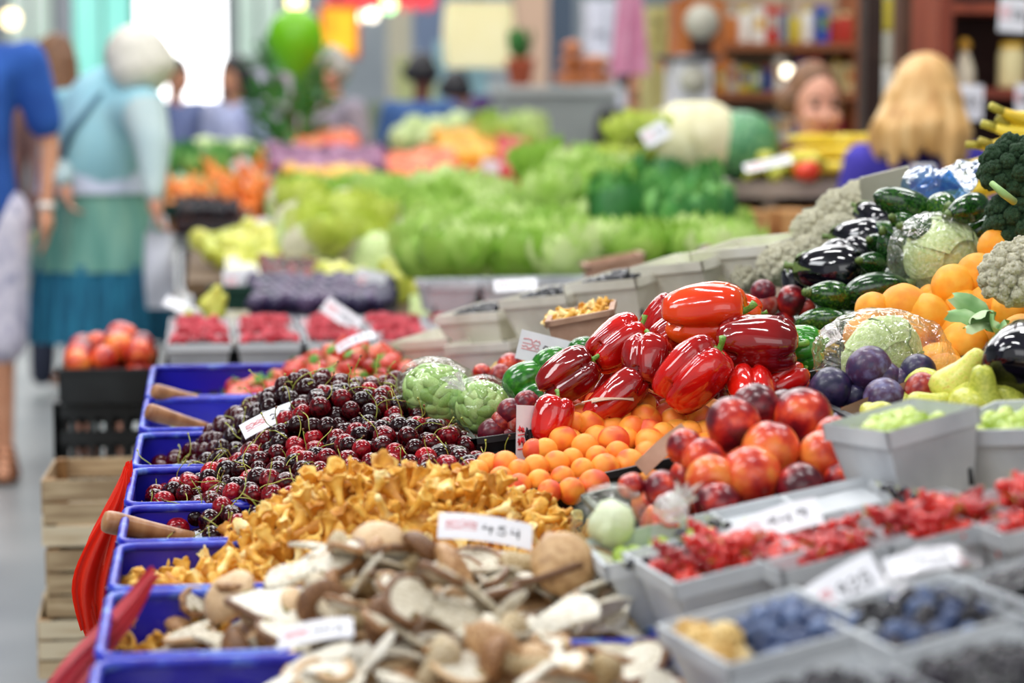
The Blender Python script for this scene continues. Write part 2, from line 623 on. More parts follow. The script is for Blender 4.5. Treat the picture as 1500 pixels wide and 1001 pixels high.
def pepper_stem(seed):
    rnd = random.Random(seed)
    a = rnd.uniform(0, 6.28)
    mb = MB()
    ca, sa = math.cos(a), math.sin(a)
    pts = [(0, 0, .38), (0, 0, .42), (.01 * ca, .01 * sa, .48), (.05 * ca, .05 * sa, .56), (.11 * ca, .11 * sa, .62)]
    mb.tube(pts, [.11, .075, .04, .038, .05], 10)
    mb.append(calyx_mb(5, .17, .40, .05, .02), (0, 0, 0), Quaternion())
    return mb.mesh('stem', m_pstem)


PSTEM = [pepper_stem(i) for i in range(4)]


def eggplant_parts():
    prof = [(0, .5), (.1, .495), (.2, .46), (.27, .38), (.32, .25), (.37, .1), (.41, -.06), (.425, -.2), (.40, -.33), (.33, -.43), (.2, -.49), (.08, -.505), (0, -.505)]
    body = MB().lathe(prof, 30).mesh('eggplant', m_egg)
    mb = MB()
    mb.append(calyx_mb(5, .34, .52, .10, .28), (0, 0, 0), Quaternion())
    mb.tube([(0, 0, .48), (.01, 0, .58), (.05, 0, .7)], [.10, .05, .055], 8)
    return body, mb.mesh('calyx', m_calyx)


EGG, EGGC = eggplant_parts()


def zuc_parts():
    def fn(u, v):
        t = u * PI
        r = .24 * math.sin(t) ** .55 if 0 < u < 1 else 0
        r *= 1 + .12 * (1 - u) * -1 + .06
        r *= 1 + .02 * math.cos(v * 2 * PI * 5)
        z = .5 - u
        return Vector((r * math.cos(v * 2 * PI) + .05 * (1 - 4 * z * z), r * math.sin(v * 2 * PI), z))
    body = MB().param(fn, 20, 26).mesh('zucchini', m_zuc)
    tip = MB().tube([(0, 0, .47), (0, 0, .52), (.02, 0, .585)], [.10, .062, .068], 6).mesh('stem', m_zuctip)
    return body, tip


ZUC, ZUCT = zuc_parts()


def avo_mesh():
    prof = []
    for i in range(17):
        t = i / 16 * PI
        prof.append((.36 * math.sin(t) * (1 - .16 * math.cos(t)), .5 * math.cos(t)))
    b = MB().lathe(prof, 24).mesh('avocado', m_avo)
    s = MB().tube([(0, 0, .485), (0, 0, .52)], [.04, .035], 8).mesh('stem', m_brown)
    return b, s


AVO, AVOS = avo_mesh()


def pear_parts():
    prof = [(0, .5), (.06, .495), (.12, .46), (.16, .36), (.18, .25), (.22, .12), (.29, -.02), (.36, -.16), (.385, -.28), (.35, -.40), (.25, -.47), (.12, -.495), (.04, -.48), (0, -.47)]
    b = MB().lathe(prof, 26).mesh('pear', m_pear)
    s = MB().tube([(0, 0, .48), (.01, 0, .56), (.04, 0, .64)], [.018, .014, .022], 6).mesh('stem', m_brown)
    return b, s


PEAR, PEARS_ = pear_parts()


def chanterelle(seed, s=.031):
    rnd = random.Random(seed)
    ph = rnd.uniform(0, 6)
    bend = rnd.uniform(-.25, .25)
    cw = rnd.uniform(.22, .40)
    prof = [(.0, -.5), (.09, -.49), (.11, -.3), (.12, -.05), (.15, .15), (.24, .32), (cw * .85, .44), (cw, .47), (cw * .93, .50), (cw * .6, .44), (.16, .34), (0, .28)]
    n = len(prof) - 1

    def fn(u, v):
        r, z = prof[int(round(u * n))]
        p = v * 2 * PI
        k = sm(.1, .5, z) if u < .75 else sm(.0, .4, r)
        r2 = r * (1 + .15 * k * math.sin(3 * p + ph) + .07 * k * math.sin(5 * p + ph * 2))
        z2 = z + .06 * k * math.sin(2 * p + ph * 1.7) + .05 * k * math.sin(5 * p)
        return Vector((r2 * math.cos(p) + bend * (z + .5) ** 2, r2 * math.sin(p), z2)) * s
    return MB().param(fn, n, 16)


CHAN_MB = [chanterelle(i) for i in range(9)]
CHAN = [c.mesh('chanterelle', m_chan) for c in CHAN_MB]


def porcini(seed):
    """whole mushroom with fat stem, unit length"""
    rnd = random.Random(seed)
    cap = [(0, .5), (.14, .485), (.27, .43), (.36, .33), (.385, .24), (.33, .18), (.2, .17), (.1, .18), (0, .18)]
    st = [(0, .22), (.13, .2), (.125, .0), (.16, -.2), (.21, -.36), (.17, -.47), (.07, -.5), (0, -.5)]
    sx = rnd.uniform(.85, 1.15)
    b = MB().lathe(st, 16).mesh('porcini_mushroom', m_pstk)
    c = MB()
    c.lathe([(r * sx, z) for r, z in cap], 20)
    c.v = [(x + .04 * noise.noise(Vector((x, y, z)) * 4 + Vector((seed, 0, 0))), y, z + .04 * noise.noise(Vector((x, y, z)) * 3)) for x, y, z in c.v]
    return b, c.mesh('cap', m_pcap)


PORC = [porcini(i) for i in range(3)]


def slice_parts(seed):
    """lengthwise slice of a porcini: flat mushroom outline with brown skin round the cap"""
    rnd = random.Random(seed)
    w = rnd.uniform(.34, .46)
    st = rnd.uniform(.11, .18)
    half = [(0, .5), (w * .5, .46), (w * .85, .36), (w, .22), (w * .9, .13), (w * .5, .12), (st, .14), (st * .9, -.05), (st * 1.15, -.25), (st * 1.3, -.40), (st * .8, -.48), (0, -.5)]
    out = half + [(-x, z) for x, z in half[-2:0:-1]]
    th = .035
    warp = lambda x, z: .09 * math.sin(x * 4 + seed) + .08 * math.sin(z * 3 + seed)
    mb = MB()
    n = len(out)
    rows = []
    # three rings either side, flesh
    for side in (1, -1):
        vs = [Vector((x * k, th * side * (1 if k < .99 else .6) + warp(x * k, z * k), z * k)) for k in (1, .6, .2) for x, z in out]
        fs = []
        for r in range(2):
            for i in range(n):
                j = (i + 1) % n
                f = (r * n + i, r * n + j, (r + 1) * n + j, (r + 1) * n + i)
                fs.append(f if side > 0 else f[::-1])
        c = tuple(2 * n + i for i in range(n))
        fs.append(c if side > 0 else c[::-1])
        mb.add(vs, fs)
    mb.add([Vector((x, th * .6 + warp(x, z), z)) for x, z in out] + [Vector((x, -th * .6 + warp(x, z), z)) for x, z in out],
           [(i, i + n, (i + 1) % n + n, (i + 1) % n) for i in range(n)])
    body = mb.mesh('porcini_slice', m_pslice)
    m2 = MB()
    capo = [(x, z) for x, z in half[1:6]]
    capo = [(-x, z) for x, z in capo[::-1]] + [(0, .5)] + capo
    m2.tube([(x, warp(x, z), z) for x, z in capo], .045, 6)
    cap = m2.mesh('cap_skin', m_pcap)
    m3 = MB()
    for sgn in (1, -1):
        m3.tube([(sgn * (st + .03), warp(sgn * st, .15), .15), (sgn * w * .8, warp(sgn * w * .8, .16), .17)], [.03, .05], 6)
    return body, cap, m3.mesh('gills', m_pedge)


SLICES = [slice_parts(i) for i in range(5)]


def bean_mesh():
    def fn(u, v):
        t, p = u * PI, v * 2 * PI
        x, y, z = math.sin(t) * math.cos(p), math.sin(t) * math.sin(p), math.cos(t)
        return Vector((x * .62 + .18 * (z * z) - .05, y * .40, z))
    return MB().param(fn, 10, 14).mesh('broad_bean', m_bean)


BEAN = bean_mesh()


def fingers(n=5, L=.19, r=.018):
    """one banana: bent tube from the crown"""
    pts = []
    for i in range(10):
        t = i / 9
        a = -.55 + 1.3 * t
        pts.append((L * .75 * math.sin(a), 0, L * .75 * (1 - math.cos(a))))
    rad = [.4, .62, .9, 1, 1.03, 1.03, 1, .85, .5, .28]
    return MB().tube(pts, [r * k for k in rad], 9).mesh('banana', m_banana), MB().tube([pts[0], tuple(Vector(pts[0]) - (Vector(pts[1]) - Vector(pts[0])).normalized() * .025)], [r * .42, r * .4], 6).mesh('tip', m_bantip)


BAN, BANT = fingers()


def lumpy(name, mat, n, k, seed=0, flat=.62, lo=.0, fine=0, nu=8, nv=10):
    """a crown of small heads over a dome of unit radius (broccoli, cauliflower)"""
    rnd = random.Random(seed)
    mb = MB()
    mb.ball((0, 0, 0), .86, (1, 1, flat), nu=12, nv=18)
    ga = PI * (3 - 5 ** .5)
    for i in range(n):
        z = 1 - (i + .5) / n * (1 - lo)
        rr = math.sqrt(max(0, 1 - z * z))
        a = i * ga + rnd.uniform(-.2, .2)
        s = k * rnd.uniform(.8, 1.2)
        mb.ball((rr * .86 * math.cos(a), rr * .86 * math.sin(a), z * flat * .9), s, (1, 1, .9), nu=nu, nv=nv, nz=.25, ns=6)
        for j in range(fine):
            b = rnd.uniform(0, 6.28)
            zz = rnd.uniform(.1, 1)
            q = math.sqrt(1 - zz * zz)
            n3 = Vector((rr * math.cos(a), rr * math.sin(a), z)).normalized()
            t1 = n3.orthogonal().normalized()
            t2 = n3.cross(t1)
            d = (t1 * math.cos(b) + t2 * math.sin(b)) * q + n3 * zz
            mb.ball(Vector((rr * .86 * math.cos(a), rr * .86 * math.sin(a), z * flat * .9)) + d * s * .82, s * .36, nu=4, nv=6)
    return mb.mesh(name, mat)


BROC = lumpy('broccoli', m_brocc, 26, .24, 3, .7, -.1, 26)
BROCS = MB().tube([(0, 0, -.1), (.05, 0, -.5), (.02, 0, -1.0)], [.5, .3, .32], 10).mesh('stalk', m_brst)
CAUL = lumpy('cauliflower', m_caul, 60, .17, 5, .8, -.2, 9)


def leaf_mb(L, W, curl, ruff, seed, nu=8, nv=6, rib=True):
    mb = MB()

    def fn(u, v):
        t = u
        a = curl * t
        r = L / max(curl, .01)
        x, z = (r * math.sin(a), r * (1 - math.cos(a))) if curl > .02 else (L * t, 0)
        w = W * math.sin(PI * (t * .82 + .12)) ** .7
        y = (v - .5) * w
        e = abs(v - .5) * 2
        zz = z + .35 * W * e * e * .6 + ruff * e * math.sin(t * 14 + seed + (v > .5) * 1.7) + (-.03 * W * (1 - e) if rib else 0)
        return Vector((x, y, zz))
    mb.param(fn, nu, nv, wrap=False)
    return mb


def leafy(name, mat, n, L, W, seed, openness=1.1, ruff=.01, core=None):
    """a head of leaves of unit size standing on its base"""
    rnd = random.Random(seed)
    mb = MB()
    for i in range(n):
        f = i / n
        tilt = .15 + openness * f
        az = i * 2.4 + rnd.uniform(-.2, .2)
        lf = leaf_mb(L * (.65 + .45 * f), W * (.8 + .3 * f), 1.0, ruff, seed + i)
        q = Quaternion((0, 0, 1), az) @ Quaternion((0, 1, 0), -(PI / 2 - tilt))
        mb.append(lf, (0, 0, 0), q)
    if core:
        mb.ball((0, 0, L * .4), L * .35, nu=8, nv=10)
    return mb.mesh(name, mat)


CLEAVES = [leafy('leaf', m_caleaf, 9, 1.15, .75, 4 + i, .5, .05) for i in range(2)]
LETT = [leafy('lettuce', m_lett, 22, .16, .13, 20 + i, 1.15, .012) for i in range(3)]
GREENS = [leafy('leafy_greens', m_green, 16, .22, .09, 40 + i, .9, .01) for i in range(2)]


def cabbage_mesh():
    mb = MB()
    mb.ball((0, 0, 0), 1, (1, 1, .9), nu=18, nv=26, nz=.06, ns=2)
    rnd = random.Random(3)
    for i in range(7):
        a = i * .9
        q = Quaternion((0, 0, 1), a) @ Quaternion((0, 1, 0), rnd.uniform(-.3, .3))

        def fn(u, v):
            t = (-1.15 + 2.1 * u)
            p = (v - .5) * 1.7 * math.cos(t * .55)
            r = 1.025 + .02 * i / 7 + .03 * noise.noise(Vector((u * 5, v * 5, i))) + (.05 * abs(v - .5) ** 2 * 4)
            return q @ Vector((r * math.cos(t) * math.cos(p), r * math.cos(t) * math.sin(p), r * math.sin(t) * .92))
        mb.param(fn, 10, 10, wrap=False)
    return mb.mesh('cabbage', m_cabb)


CABB = cabbage_mesh()


def crumple(name, mat, sc=(1, 1, 1), amp=.10, seed=0, nu=36, nv=48, tuft=None):
    mb = MB()

    def fn(u, v):
        t, p = u * PI, v * 2 * PI
        d = Vector((math.sin(t) * math.cos(p), math.sin(t) * math.sin(p), math.cos(t)))
        k = 1 + amp * (abs(noise.noise(d * 3.1 + Vector((seed, 0, 0)))) + .5 * abs(noise.noise(d * 8 + Vector((0, seed, 0)))))
        return Vector((d.x * sc[0] * k, d.y * sc[1] * k, d.z * sc[2] * k))
    mb.param(fn, nu, nv)
    if tuft:
        tuft_into(mb, *tuft)
    return mb.mesh(name, mat)


def tuft_into(mb, base, d, L, w, seed=0):
    """twisted open end of a plastic bag"""
    d = Vector(d).normalized()
    a = d.orthogonal().normalized()
    b = d.cross(a)

    def fn(u, v):
        p = v * 2 * PI
        r = w * (.28 + .9 * u ** 1.4) * (1 + .45 * math.sin(7 * p + seed) * (.3 + u))
        return Vector(base) + d * (L * u * (1 + .2 * math.sin(3 * p + seed))) + (a * math.cos(p) + b * math.sin(p) * .6) * r
    mb.param(fn, 8, 40)
# ------------------------------------------------------------------ containers and shared pieces
m_bluep = M('blue_crate_plastic', ['#0a0886', '#0f0ca0', '#1512b4'], rough=.32, scale=6, coat=.2)
m_blrim = M('blue_crate_mottled_rim', ['#1212a8', '#2a3cc4', '#7fa8e0'], rough=.35, scale=26, bump=.2, pos=[.42, .56, .74])  # random patches of paler blue along the rim
m_blackp = M('black_crate_plastic', ['#0c0e10', '#191c1e', '#232729'], rough=.45, scale=9)
m_pulp = M('grey_board_punnet', ['#aeb2b8', '#c2c6ca', '#d0d3d6'], rough=.75, scale=12, bump=.15, bscale=120)
m_pulp_w = M('cream_board_punnet', ['#c9c5b4', '#dcd8c8', '#e8e5d8'], rough=.75, scale=12, bump=.15, bscale=120)
m_slot = M('dark_slot', '#14161a', rough=.8)
m_wood = M('thin_crate_wood', ['#a48a68', '#ccb48e', '#e4d4b4'], rough=.75, scale=7, stretch=(1, 1, 9), rand=.5, bump=.3)
m_woodd = M('stained_crate_wood', ['#6e4a28', '#8a6438', '#a88050'], rough=.75, scale=7, stretch=(1, 1, 9))
m_handle = M('handle_wood', ['#7a4a28', '#a06a40', '#b8875a'], rough=.4, scale=9, stretch=(1, 1, 6), coat=.15)
m_steel = M('dull_steel', '#8c8f94', rough=.35, metal=.9)
m_redbag = M('red_bag_plastic', ['#f02c18', '#fa4028', '#ff5c44'], rough=.35, scale=6, transl=.45)
m_pinkbag = M('pink_red_bag_plastic', ['#d04048', '#e06068', '#ea8a8a'], rough=.4, scale=6, transl=.35)
m_paper = M('white_card', ['#dcdce2', '#ecebf0'], rough=.6, scale=20)
m_tanc = M('tan_card_back', ['#a8826a', '#c4a088'], rough=.7, scale=30)
m_ink = M('black_ink', '#1c1e28', rough=.7)
m_redink = M('red_ink', '#e8404a', rough=.7)
m_board = M('display_board_wood', ['#54402c', '#6e563c'], rough=.8, scale=5, stretch=(1, 6, 1))
m_cloth = M('dark_green_cloth', '#10382c', rough=.9)


def shell(mb, w, d, h, t, taper=1.0, floor=True, mi=0):
    """open box with walls of thickness t, top at z=h; bottom shrunk by taper"""
    def ring(W, D, z):
        return [(-W / 2, -D / 2, z), (W / 2, -D / 2, z), (W / 2, D / 2, z), (-W / 2, D / 2, z)]
    vs = ring(w * taper, d * taper, 0) + ring(w, d, h) + ring(w - 2 * t, d - 2 * t, h) + ring(w * taper - 2 * t, d * taper - 2 * t, t)
    fs = [(3, 2, 1, 0)]
    for a, b in ((0, 4), (4, 8), (8, 12)):
        for i in range(4):
            j = (i + 1) % 4
            fs.append((a + i, a + j, b + j, b + i))
    fs.append((12, 13, 14, 15))
    mb.add(vs, fs, mi)


def crate_meshes(W, D, H, slots=True):
    """blue plastic crate: ribbed walls with slots, floor, rounded rim"""
    t = .004
    base = MB().box((0, 0, t / 2), (W, D, t))
    side = {}
    for key, L in (('long', W), ('short', D)):
        mb = MB()
        n = int(L / .032)
        mb.box((0, 0, H * .16), (L, t, H * .32 - .001))
        mb.box((0, 0, H * .86), (L, t, H * .28))
        for i in range(n + 1):
            x = -L / 2 + L * i / n
            mb.box((min(max(x, -L / 2 + .006), L / 2 - .006), 0, H * .52), (.015, t, H * .42))
        for i in range(0, n + 1, 3):
            x = -L / 2 + L * i / n
            mb.box((min(max(x, -L / 2 + .004), L / 2 - .004), -.004, H * .5), (.004, .006, H * .96))
        side[key] = mb.mesh('side_panel', m_bluep, smooth=False)
    rim = MB()
    c = .02
    pts = []
    for sx, sy, a0 in ((1, 1, 0), (-1, 1, 90), (-1, -1, 180), (1, -1, 270)):
        for k in range(4):
            a = math.radians(a0 + 30 * k)
            pts.append((sx * (W / 2 - c) + c * math.cos(a), sy * (D / 2 - c) + c * math.sin(a), H))
    pts.append(pts[0])
    rim.tube(pts, .0055, 8, cap=False)
    return base.mesh('base', m_bluep, False), side, rim.mesh('rim', m_blrim)


def blue_crate(x0, x1, y0, y1, ztop, H, label):
    W, D = x1 - x0, y1 - y0
    base, side, rim = crate_meshes(W, D, H)
    r = empty('plastic_crate', ((x0 + x1) / 2, (y0 + y1) / 2, ztop - H), label=label, cat='crate', group='blue crates along the stall edge')
    obj('base', base, parent=r)
    z = Quaternion((0, 0, 1), PI)
    obj('side_panel', side['long'], (0, -D / 2, 0), parent=r)
    obj('side_panel', side['long'], (0, D / 2, 0), z, parent=r)
    obj('side_panel', side['short'], (-W / 2, 0, 0), Quaternion((0, 0, 1), -PI / 2), parent=r)
    obj('side_panel', side['short'], (W / 2, 0, 0), Quaternion((0, 0, 1), PI / 2), parent=r)
    obj('rim', rim, parent=r)
    return r


def tray(name, loc, q, W, D, H, mat, label, cat='tray', group=None, t=.004, taper=.94):
    mb = MB()
    shell(mb, W, D, H, t, taper)
    o = obj(name, mb.mesh(name, mat, False), loc, q, label=label, cat=cat, group=group)
    rm = MB()
    for sx in (-1, 1):
        rm.box((sx * W / 2, 0, H), (.008, D + .008, .008))
    for sy in (-1, 1):
        rm.box((0, sy * D / 2, H), (W + .008, .008, .008))
    obj('rim', rm.mesh('rim', mat, False), parent=o)
    return o


def punnet_meshes(W, D, H, mat):
    b = MB()
    shell(b, W, D, H, .0025, .78)
    # folded seams over each corner
    r = MB()
    for sx in (-1, 1):
        r.box((sx * (W / 2 - .0005), 0, H - .008), (.004, D + .003, .016))
    for sy in (-1, 1):
        r.box((0, sy * (D / 2 - .0005), H - .008), (W + .003, .004, .016))
    s = MB().box((0, 0, 0), (.005, .006, .016))
    return b.mesh('punnet', mat, False), r.mesh('rim', mat, False), s.mesh('corner_slot', m_slot, False)


PUN_G = punnet_meshes(.125, .165, .075, m_pulp)
PUN_C = punnet_meshes(.125, .165, .075, m_pulp_w)
PW, PD, PH = .125, .165, .075


def punnet(loc, q, label, group, kind='g'):
    ms = PUN_G if kind == 'g' else PUN_C
    o = obj('punnet', ms[0], loc, q, label=label, cat='punnet', group=group)
    obj('rim', ms[1], parent=o)
    for sx in (-1, 1):
        obj('corner_slot', ms[2], (sx * PW * .36, -PD * .405, PH * .16), parent=o)
    return o


def fill(pun, mesh_list, name, r, label, cat, group, n_layers=1.5, domed=.03, seed=0, region=(-.9, .9, -.9, .9), base=-.004, wr=.0, sc=None, cap=None, extra=None):
    """berries heaped in a punnet, placed in its own frame then set free"""
    hw, hd = PW * .46, PD * .46
    x0, x1, y0, y1 = region[0] * hw, region[1] * hw, region[2] * hd, region[3] * hd
    cx, cy = (x0 + x1) / 2, (y0 + y1) / 2

    def top(x, y):
        return PH + base + domed * (1 - ((x - cx) / (x1 - x0) * 2) ** 2 * .8) * (1 - ((y - cy) / (y1 - y0) * 2) ** 2 * .8)
    pts = heap(x0, x1, y0, y1, top, r, n_layers, seed, margin=.8)
    bpy.context.view_layer.update()
    mw = pun.matrix_world.copy()
    rnd = random.Random(seed)
    out = []
    pts = sorted(pts.tolist(), key=lambda p: -p[2])
    if cap:
        pts = pts[:cap]
    for p in pts:
        w = mw @ Vector(p)
        o = obj(name, rnd.choice(mesh_list), w, rq(), r * (sc or 1.05) * rnd.uniform(.9, 1.1), label=label, cat=cat, group=group)
        if extra:
            obj(extra[0], extra[1], parent=o)
        out.append(o)
    return out


def strokes(w, h, seed, kind):
    """handwritten price marks on a card, two meshes: red and black"""
    rnd = random.Random(seed)
    z = .0012
    red, blk = MB(), MB()

    def pen(mb, pts, r):
        mb.tube([(x * w / 2, y * h / 2, z) for x, y in pts], r, 4)
    r = h * .013
    # red written line(s) on the left part
    for row in (.35, -.05, -.4)[:kind]:
        x = -.85
        pts = []
        while x < -.15:
            pts.append((x, row + rnd.uniform(-.12, .16)))
            x += .06
        pen(red, pts, r)
        pen(red, [(-.85, row - .2), (-.2, row - .17)], r * .8)
    # black digits on the right part: a price such as 4,9 with a currency stroke
    D = {'4': [(-.3, .5), (-.4, -.1), (.3, -.05), (.15, -.05), (.2, .4), (.1, -.6)],
         '9': [(.3, .3), (0, .55), (-.3, .25), (0, .0), (.3, .25), (.25, -.5)],
         '2': [(-.3, .3), (0, .55), (.3, .25), (-.3, -.5), (.35, -.5)],
         '5': [(.3, .5), (-.25, .5), (-.3, .05), (.15, .1), (.3, -.25), (0, -.55), (-.3, -.4)]}
    for i in range(3):
        k = '4925'[rnd.randrange(4)]
        cx = .05 + .3 * i
        pen(blk, [(cx + x * .30 + rnd.uniform(-.03, .03), y * .6 + rnd.uniform(-.06, .06)) for x, y in D[k]], r * 1.7)
    return red.mesh('red_writing', m_redink), blk.mesh('black_price', m_ink)


def price_card(px, py, s, wpx, hpx, rot, label, seed=1, bend=.0, back=False, kind=2, glossy=False, name='price_card'):
    """a bent card centred where seen at (px,py); rot = degrees about view right, up, back"""
    w, h = wpx / s, hpx / s
    mb = MB()

    def fn(u, v):
        x, y = (u - .5) * w, (v - .5) * h
        return Vector((x, y, bend * w * (1 - (2 * u - 1) ** 2) - bend * w))
    n = 12
    mb.param(fn, n, 2, wrap=False)
    mb.param(lambda u, v: fn(u, v) + Vector((0, 0, .0008)), n, 2, wrap=False)
    o = obj(name, mb.mesh(name, m_tanc if back else m_paper), P(px, py, s), CE(*rot), label=label, cat='price card')
    if not back:
        a, b = strokes(w, h, seed, kind)
        for me in (a, b):
            for vv in me.vertices:
                u = vv.co.x / w + .5
                vv.co.z += bend * w * (1 - (2 * u - 1) ** 2) - bend * w
        obj('red_writing', a, parent=o)
        obj('black_price', b, parent=o)
    return o


# ------------------------------------------------------------------ stall table and display board
TX0 = .43


def tier(x):
    return .85 + .2 * np.clip(np.asarray(x, float) - .42, 0, 9)


mb = MB()
mb.box((.86, 3.265, .67), (1.90, 4.03, .03))
st = empty('market_table', (.86, 3.265, 0), label='dark wooden market table carrying the blue crates and the sloping fruit display', cat='table')
mb.v = [(x - .86, y - 3.265, z) for x, y, z in mb.v]
obj('tabletop', mb.mesh('tabletop', m_board, False), parent=st)
for lx in (-.9 + .06, .9):
    for ly in (-1.9, -.7, .7, 1.9):
        obj('leg', MB().box((lx, ly, .327), (.06, .06, .654)).mesh('leg', m_board, False), parent=st)
mb = MB()
x0, x1, y0, y1 = .435, 1.78, 1.3, 4.56
vs = [(x0, y0, float(tier(x0)) - .012), (x1, y0, float(tier(x1)) - .012), (x1, y1, float(tier(x1)) - .012), (x0, y1, float(tier(x0)) - .012)]
vs += [(x, y, z - .015) for x, y, z in vs]
mb.add(vs, [(0, 1, 2, 3), (7, 6, 5, 4), (0, 4, 5, 1), (1, 5, 6, 2), (2, 6, 7, 3), (3, 7, 4, 0)])
for y in (1.4, 2.6, 3.8, 4.5):
    for x in (.46, 1.1, 1.74):
        z = float(tier(x)) - .03
        mb.box((x, y, (z + .685) / 2), (.04, .04, z - .685))
obj('display_board', mb.mesh('display_board', m_board, False), label='sloping wooden display board under the fruit, rising away from the aisle', cat='display board')

# ------------------------------------------------------------------ blue crates
CX0, CX1 = -.10, .415
H = .16
rows = [(1.72, 2.065, 'blue plastic crate nearest the camera holding brown and white mushrooms'),
        (2.085, 2.36, 'blue plastic crate under the heap of large sliced mushrooms'),
        (2.38, 2.62, 'blue plastic crate full of small golden chanterelles'),
        (2.64, 2.87, 'blue plastic crate at the near end of the cherry heap, beside the single wooden handle'),
        (2.89, 3.17, 'blue plastic crate under the middle of the cherry heap'),
        (3.19, 3.51, 'blue plastic crate at the far end of the cherry heap'),
        (3.56, 3.93, 'blue plastic crate between the cherries and the strawberries, two wooden handles over its edge'),
        (3.96, 4.42, 'blue slotted plastic crate holding strawberries')]
for a, b, lab in rows:
    blue_crate(CX0, CX1, a, b, .85, H, lab)

# cherries -----------------------------------------------------------------
CR = .0145


def ctop(x, y):
    a = .825 + .125 * sm(-.09, .17, x) * sm(2.58, 3.25, y) * (1 - .30 * sm(.30, .42, x)) * (1 - .65 * sm(3.42, 3.62, y))
    a = a + .035 * sm(.0, .15, x) * (1 - sm(2.8, 3.1, y)) * sm(2.6, 2.7, y)
    a = a + .012 * np.sin(x * 23 + y * 9) + .008 * np.sin(y * 31 - x * 12)
    return a


pts = heap(-.085, .44, 2.66, 3.55, ctop, CR, 1.9, 3, iters=50, dens=.62)
pts = pts[(pts[:, 0] > -.085) & ((pts[:, 2] > .80))]
# height above local surface decides which show; choose 300 most visible, biased to the near upper surface
T = ctop(pts[:, 0], pts[:, 1])
dpth = T - pts[:, 2]
vis = dpth + .012 * (pts[:, 1] - 2.66) + np.where(pts[:, 1] > 3.40, .05, 0)
order = np.argsort(vis)
rnd = random.Random(5)
rest = MB()
cherry_src = MB()


def _c(u, v):
    t, p = u * PI, v * 2 * PI
    return Vector((math.sin(t) * math.cos(p), math.sin(t) * math.sin(p), math.cos(t) * .92 - .16 * math.exp(-(t / .35) ** 2)))


cherry_src.param(_c, 9, 13)
tot = 0
for k, i in enumerate(order):
    p = Vector(pts[i])
    up = Quaternion((rnd.gauss(1, .5), rnd.gauss(0, .5), rnd.gauss(0, .5), rnd.gauss(0, .5))).normalized()
    r = CR * rnd.uniform(.93, 1.1)
    if k < 300:
        redzone = p.x < .06 and p.y > 3.1 or rnd.random() < .08
        o = obj('cherry', CHERRY_RED if redzone else CHERRY, p, up, r,
                label='glossy dark red cherry heaped over the blue crates', cat='cherry', group='cherries heaped over the blue crates')
        if rnd.random() < .55:
            s = obj('stem', rnd.choice(STEMS), parent=o)
            s.scale = (1 / r,) * 3
            s.location = (0, 0, -.15)
            tot += 1
    else:
        rest.append(cherry_src, p, up, r, 0)
        if rnd.random() < .35 and dpth[i] < .03:
            rest.append(rnd.choice(STEM_MB), p, up, 1)
            # stems use slots 0/1 of their own mesh: shift them
            nf = len(STEM_MB[0].f)
            rest.mi[-nf:] = [1] * nf
bed_into(rest, -.088, .43, 2.66, 3.55, ctop, .05)
obj('cherries', rest.mesh('cherries', [m_cherry, m_cstem]), label='the many further dark cherries filling the crates below the top ones', cat='cherries', kind='stuff')

# loose fallen stems across the top
for i in range(26):
    x, y = rnd.uniform(-.05, .4), rnd.uniform(2.8, 3.45)
    z = float(ctop(np.array([x]), np.array([y]))[0])
    obj('loose_stalk', rnd.choice(STEMS), (x, y, z - .006), rq(), 1.1, label='loose thin green stem lying across the dark cherries', cat='stem', group='loose stems on the cherries')

# chanterelles -------------------------------------------------------------


def chtop(x, y):
    a = .815 + .135 * sm(-.12, .22, x) * sm(2.36, 2.56, y) * (1 - .62 * sm(.24, .46, x)) * (1 - .35 * sm(2.58, 2.72, y))
    return a + .010 * np.sin(x * 25 + y * 14)


pts = heap(-.09, .455, 2.32, 2.72, chtop, .013, 1.7, 11, iters=45, kk=.8, dens=.85)
T = chtop(pts[:, 0], pts[:, 1])
order = np.argsort(T - pts[:, 2] + .02 * np.clip(2.42 - pts[:, 1], 0, 1))
rest = MB()
for k, i in enumerate(order):
    q, s = rq(), rnd.uniform(.8, 1.3)
    if rnd.random() < .35:
        q = Quaternion((1, rnd.uniform(-.5, .5), rnd.uniform(-.5, .5), rnd.uniform(-1, 1))).normalized()
    j = rnd.randrange(9)
    if k < 230:
        obj('chanterelle', CHAN[j], pts[i], q, s, label='small golden chanterelle in the heap between the cherries and the sliced mushrooms', cat='mushroom', group='golden chanterelles in the heap')
    else:
        rest.append(CHAN_MB[j], pts[i], q, s)
bed_into(rest, -.088, .44, 2.39, 2.70, chtop, .032)
obj('chanterelles', rest.mesh('chanterelles', m_chan), label='the remaining golden chanterelles underneath', cat='mushrooms', kind='stuff')

# large sliced mushrooms ---------------------------------------------------


def ptop(x, y):
    a = .80 + .125 * sm(-.12, .16, x) * sm(1.5, 2.25, y) * (1 - .25 * sm(.32, .44, x)) * (1 - .35 * sm(2.28, 2.4, y))
    return a + .014 * np.sin(x * 19 + y * 11)


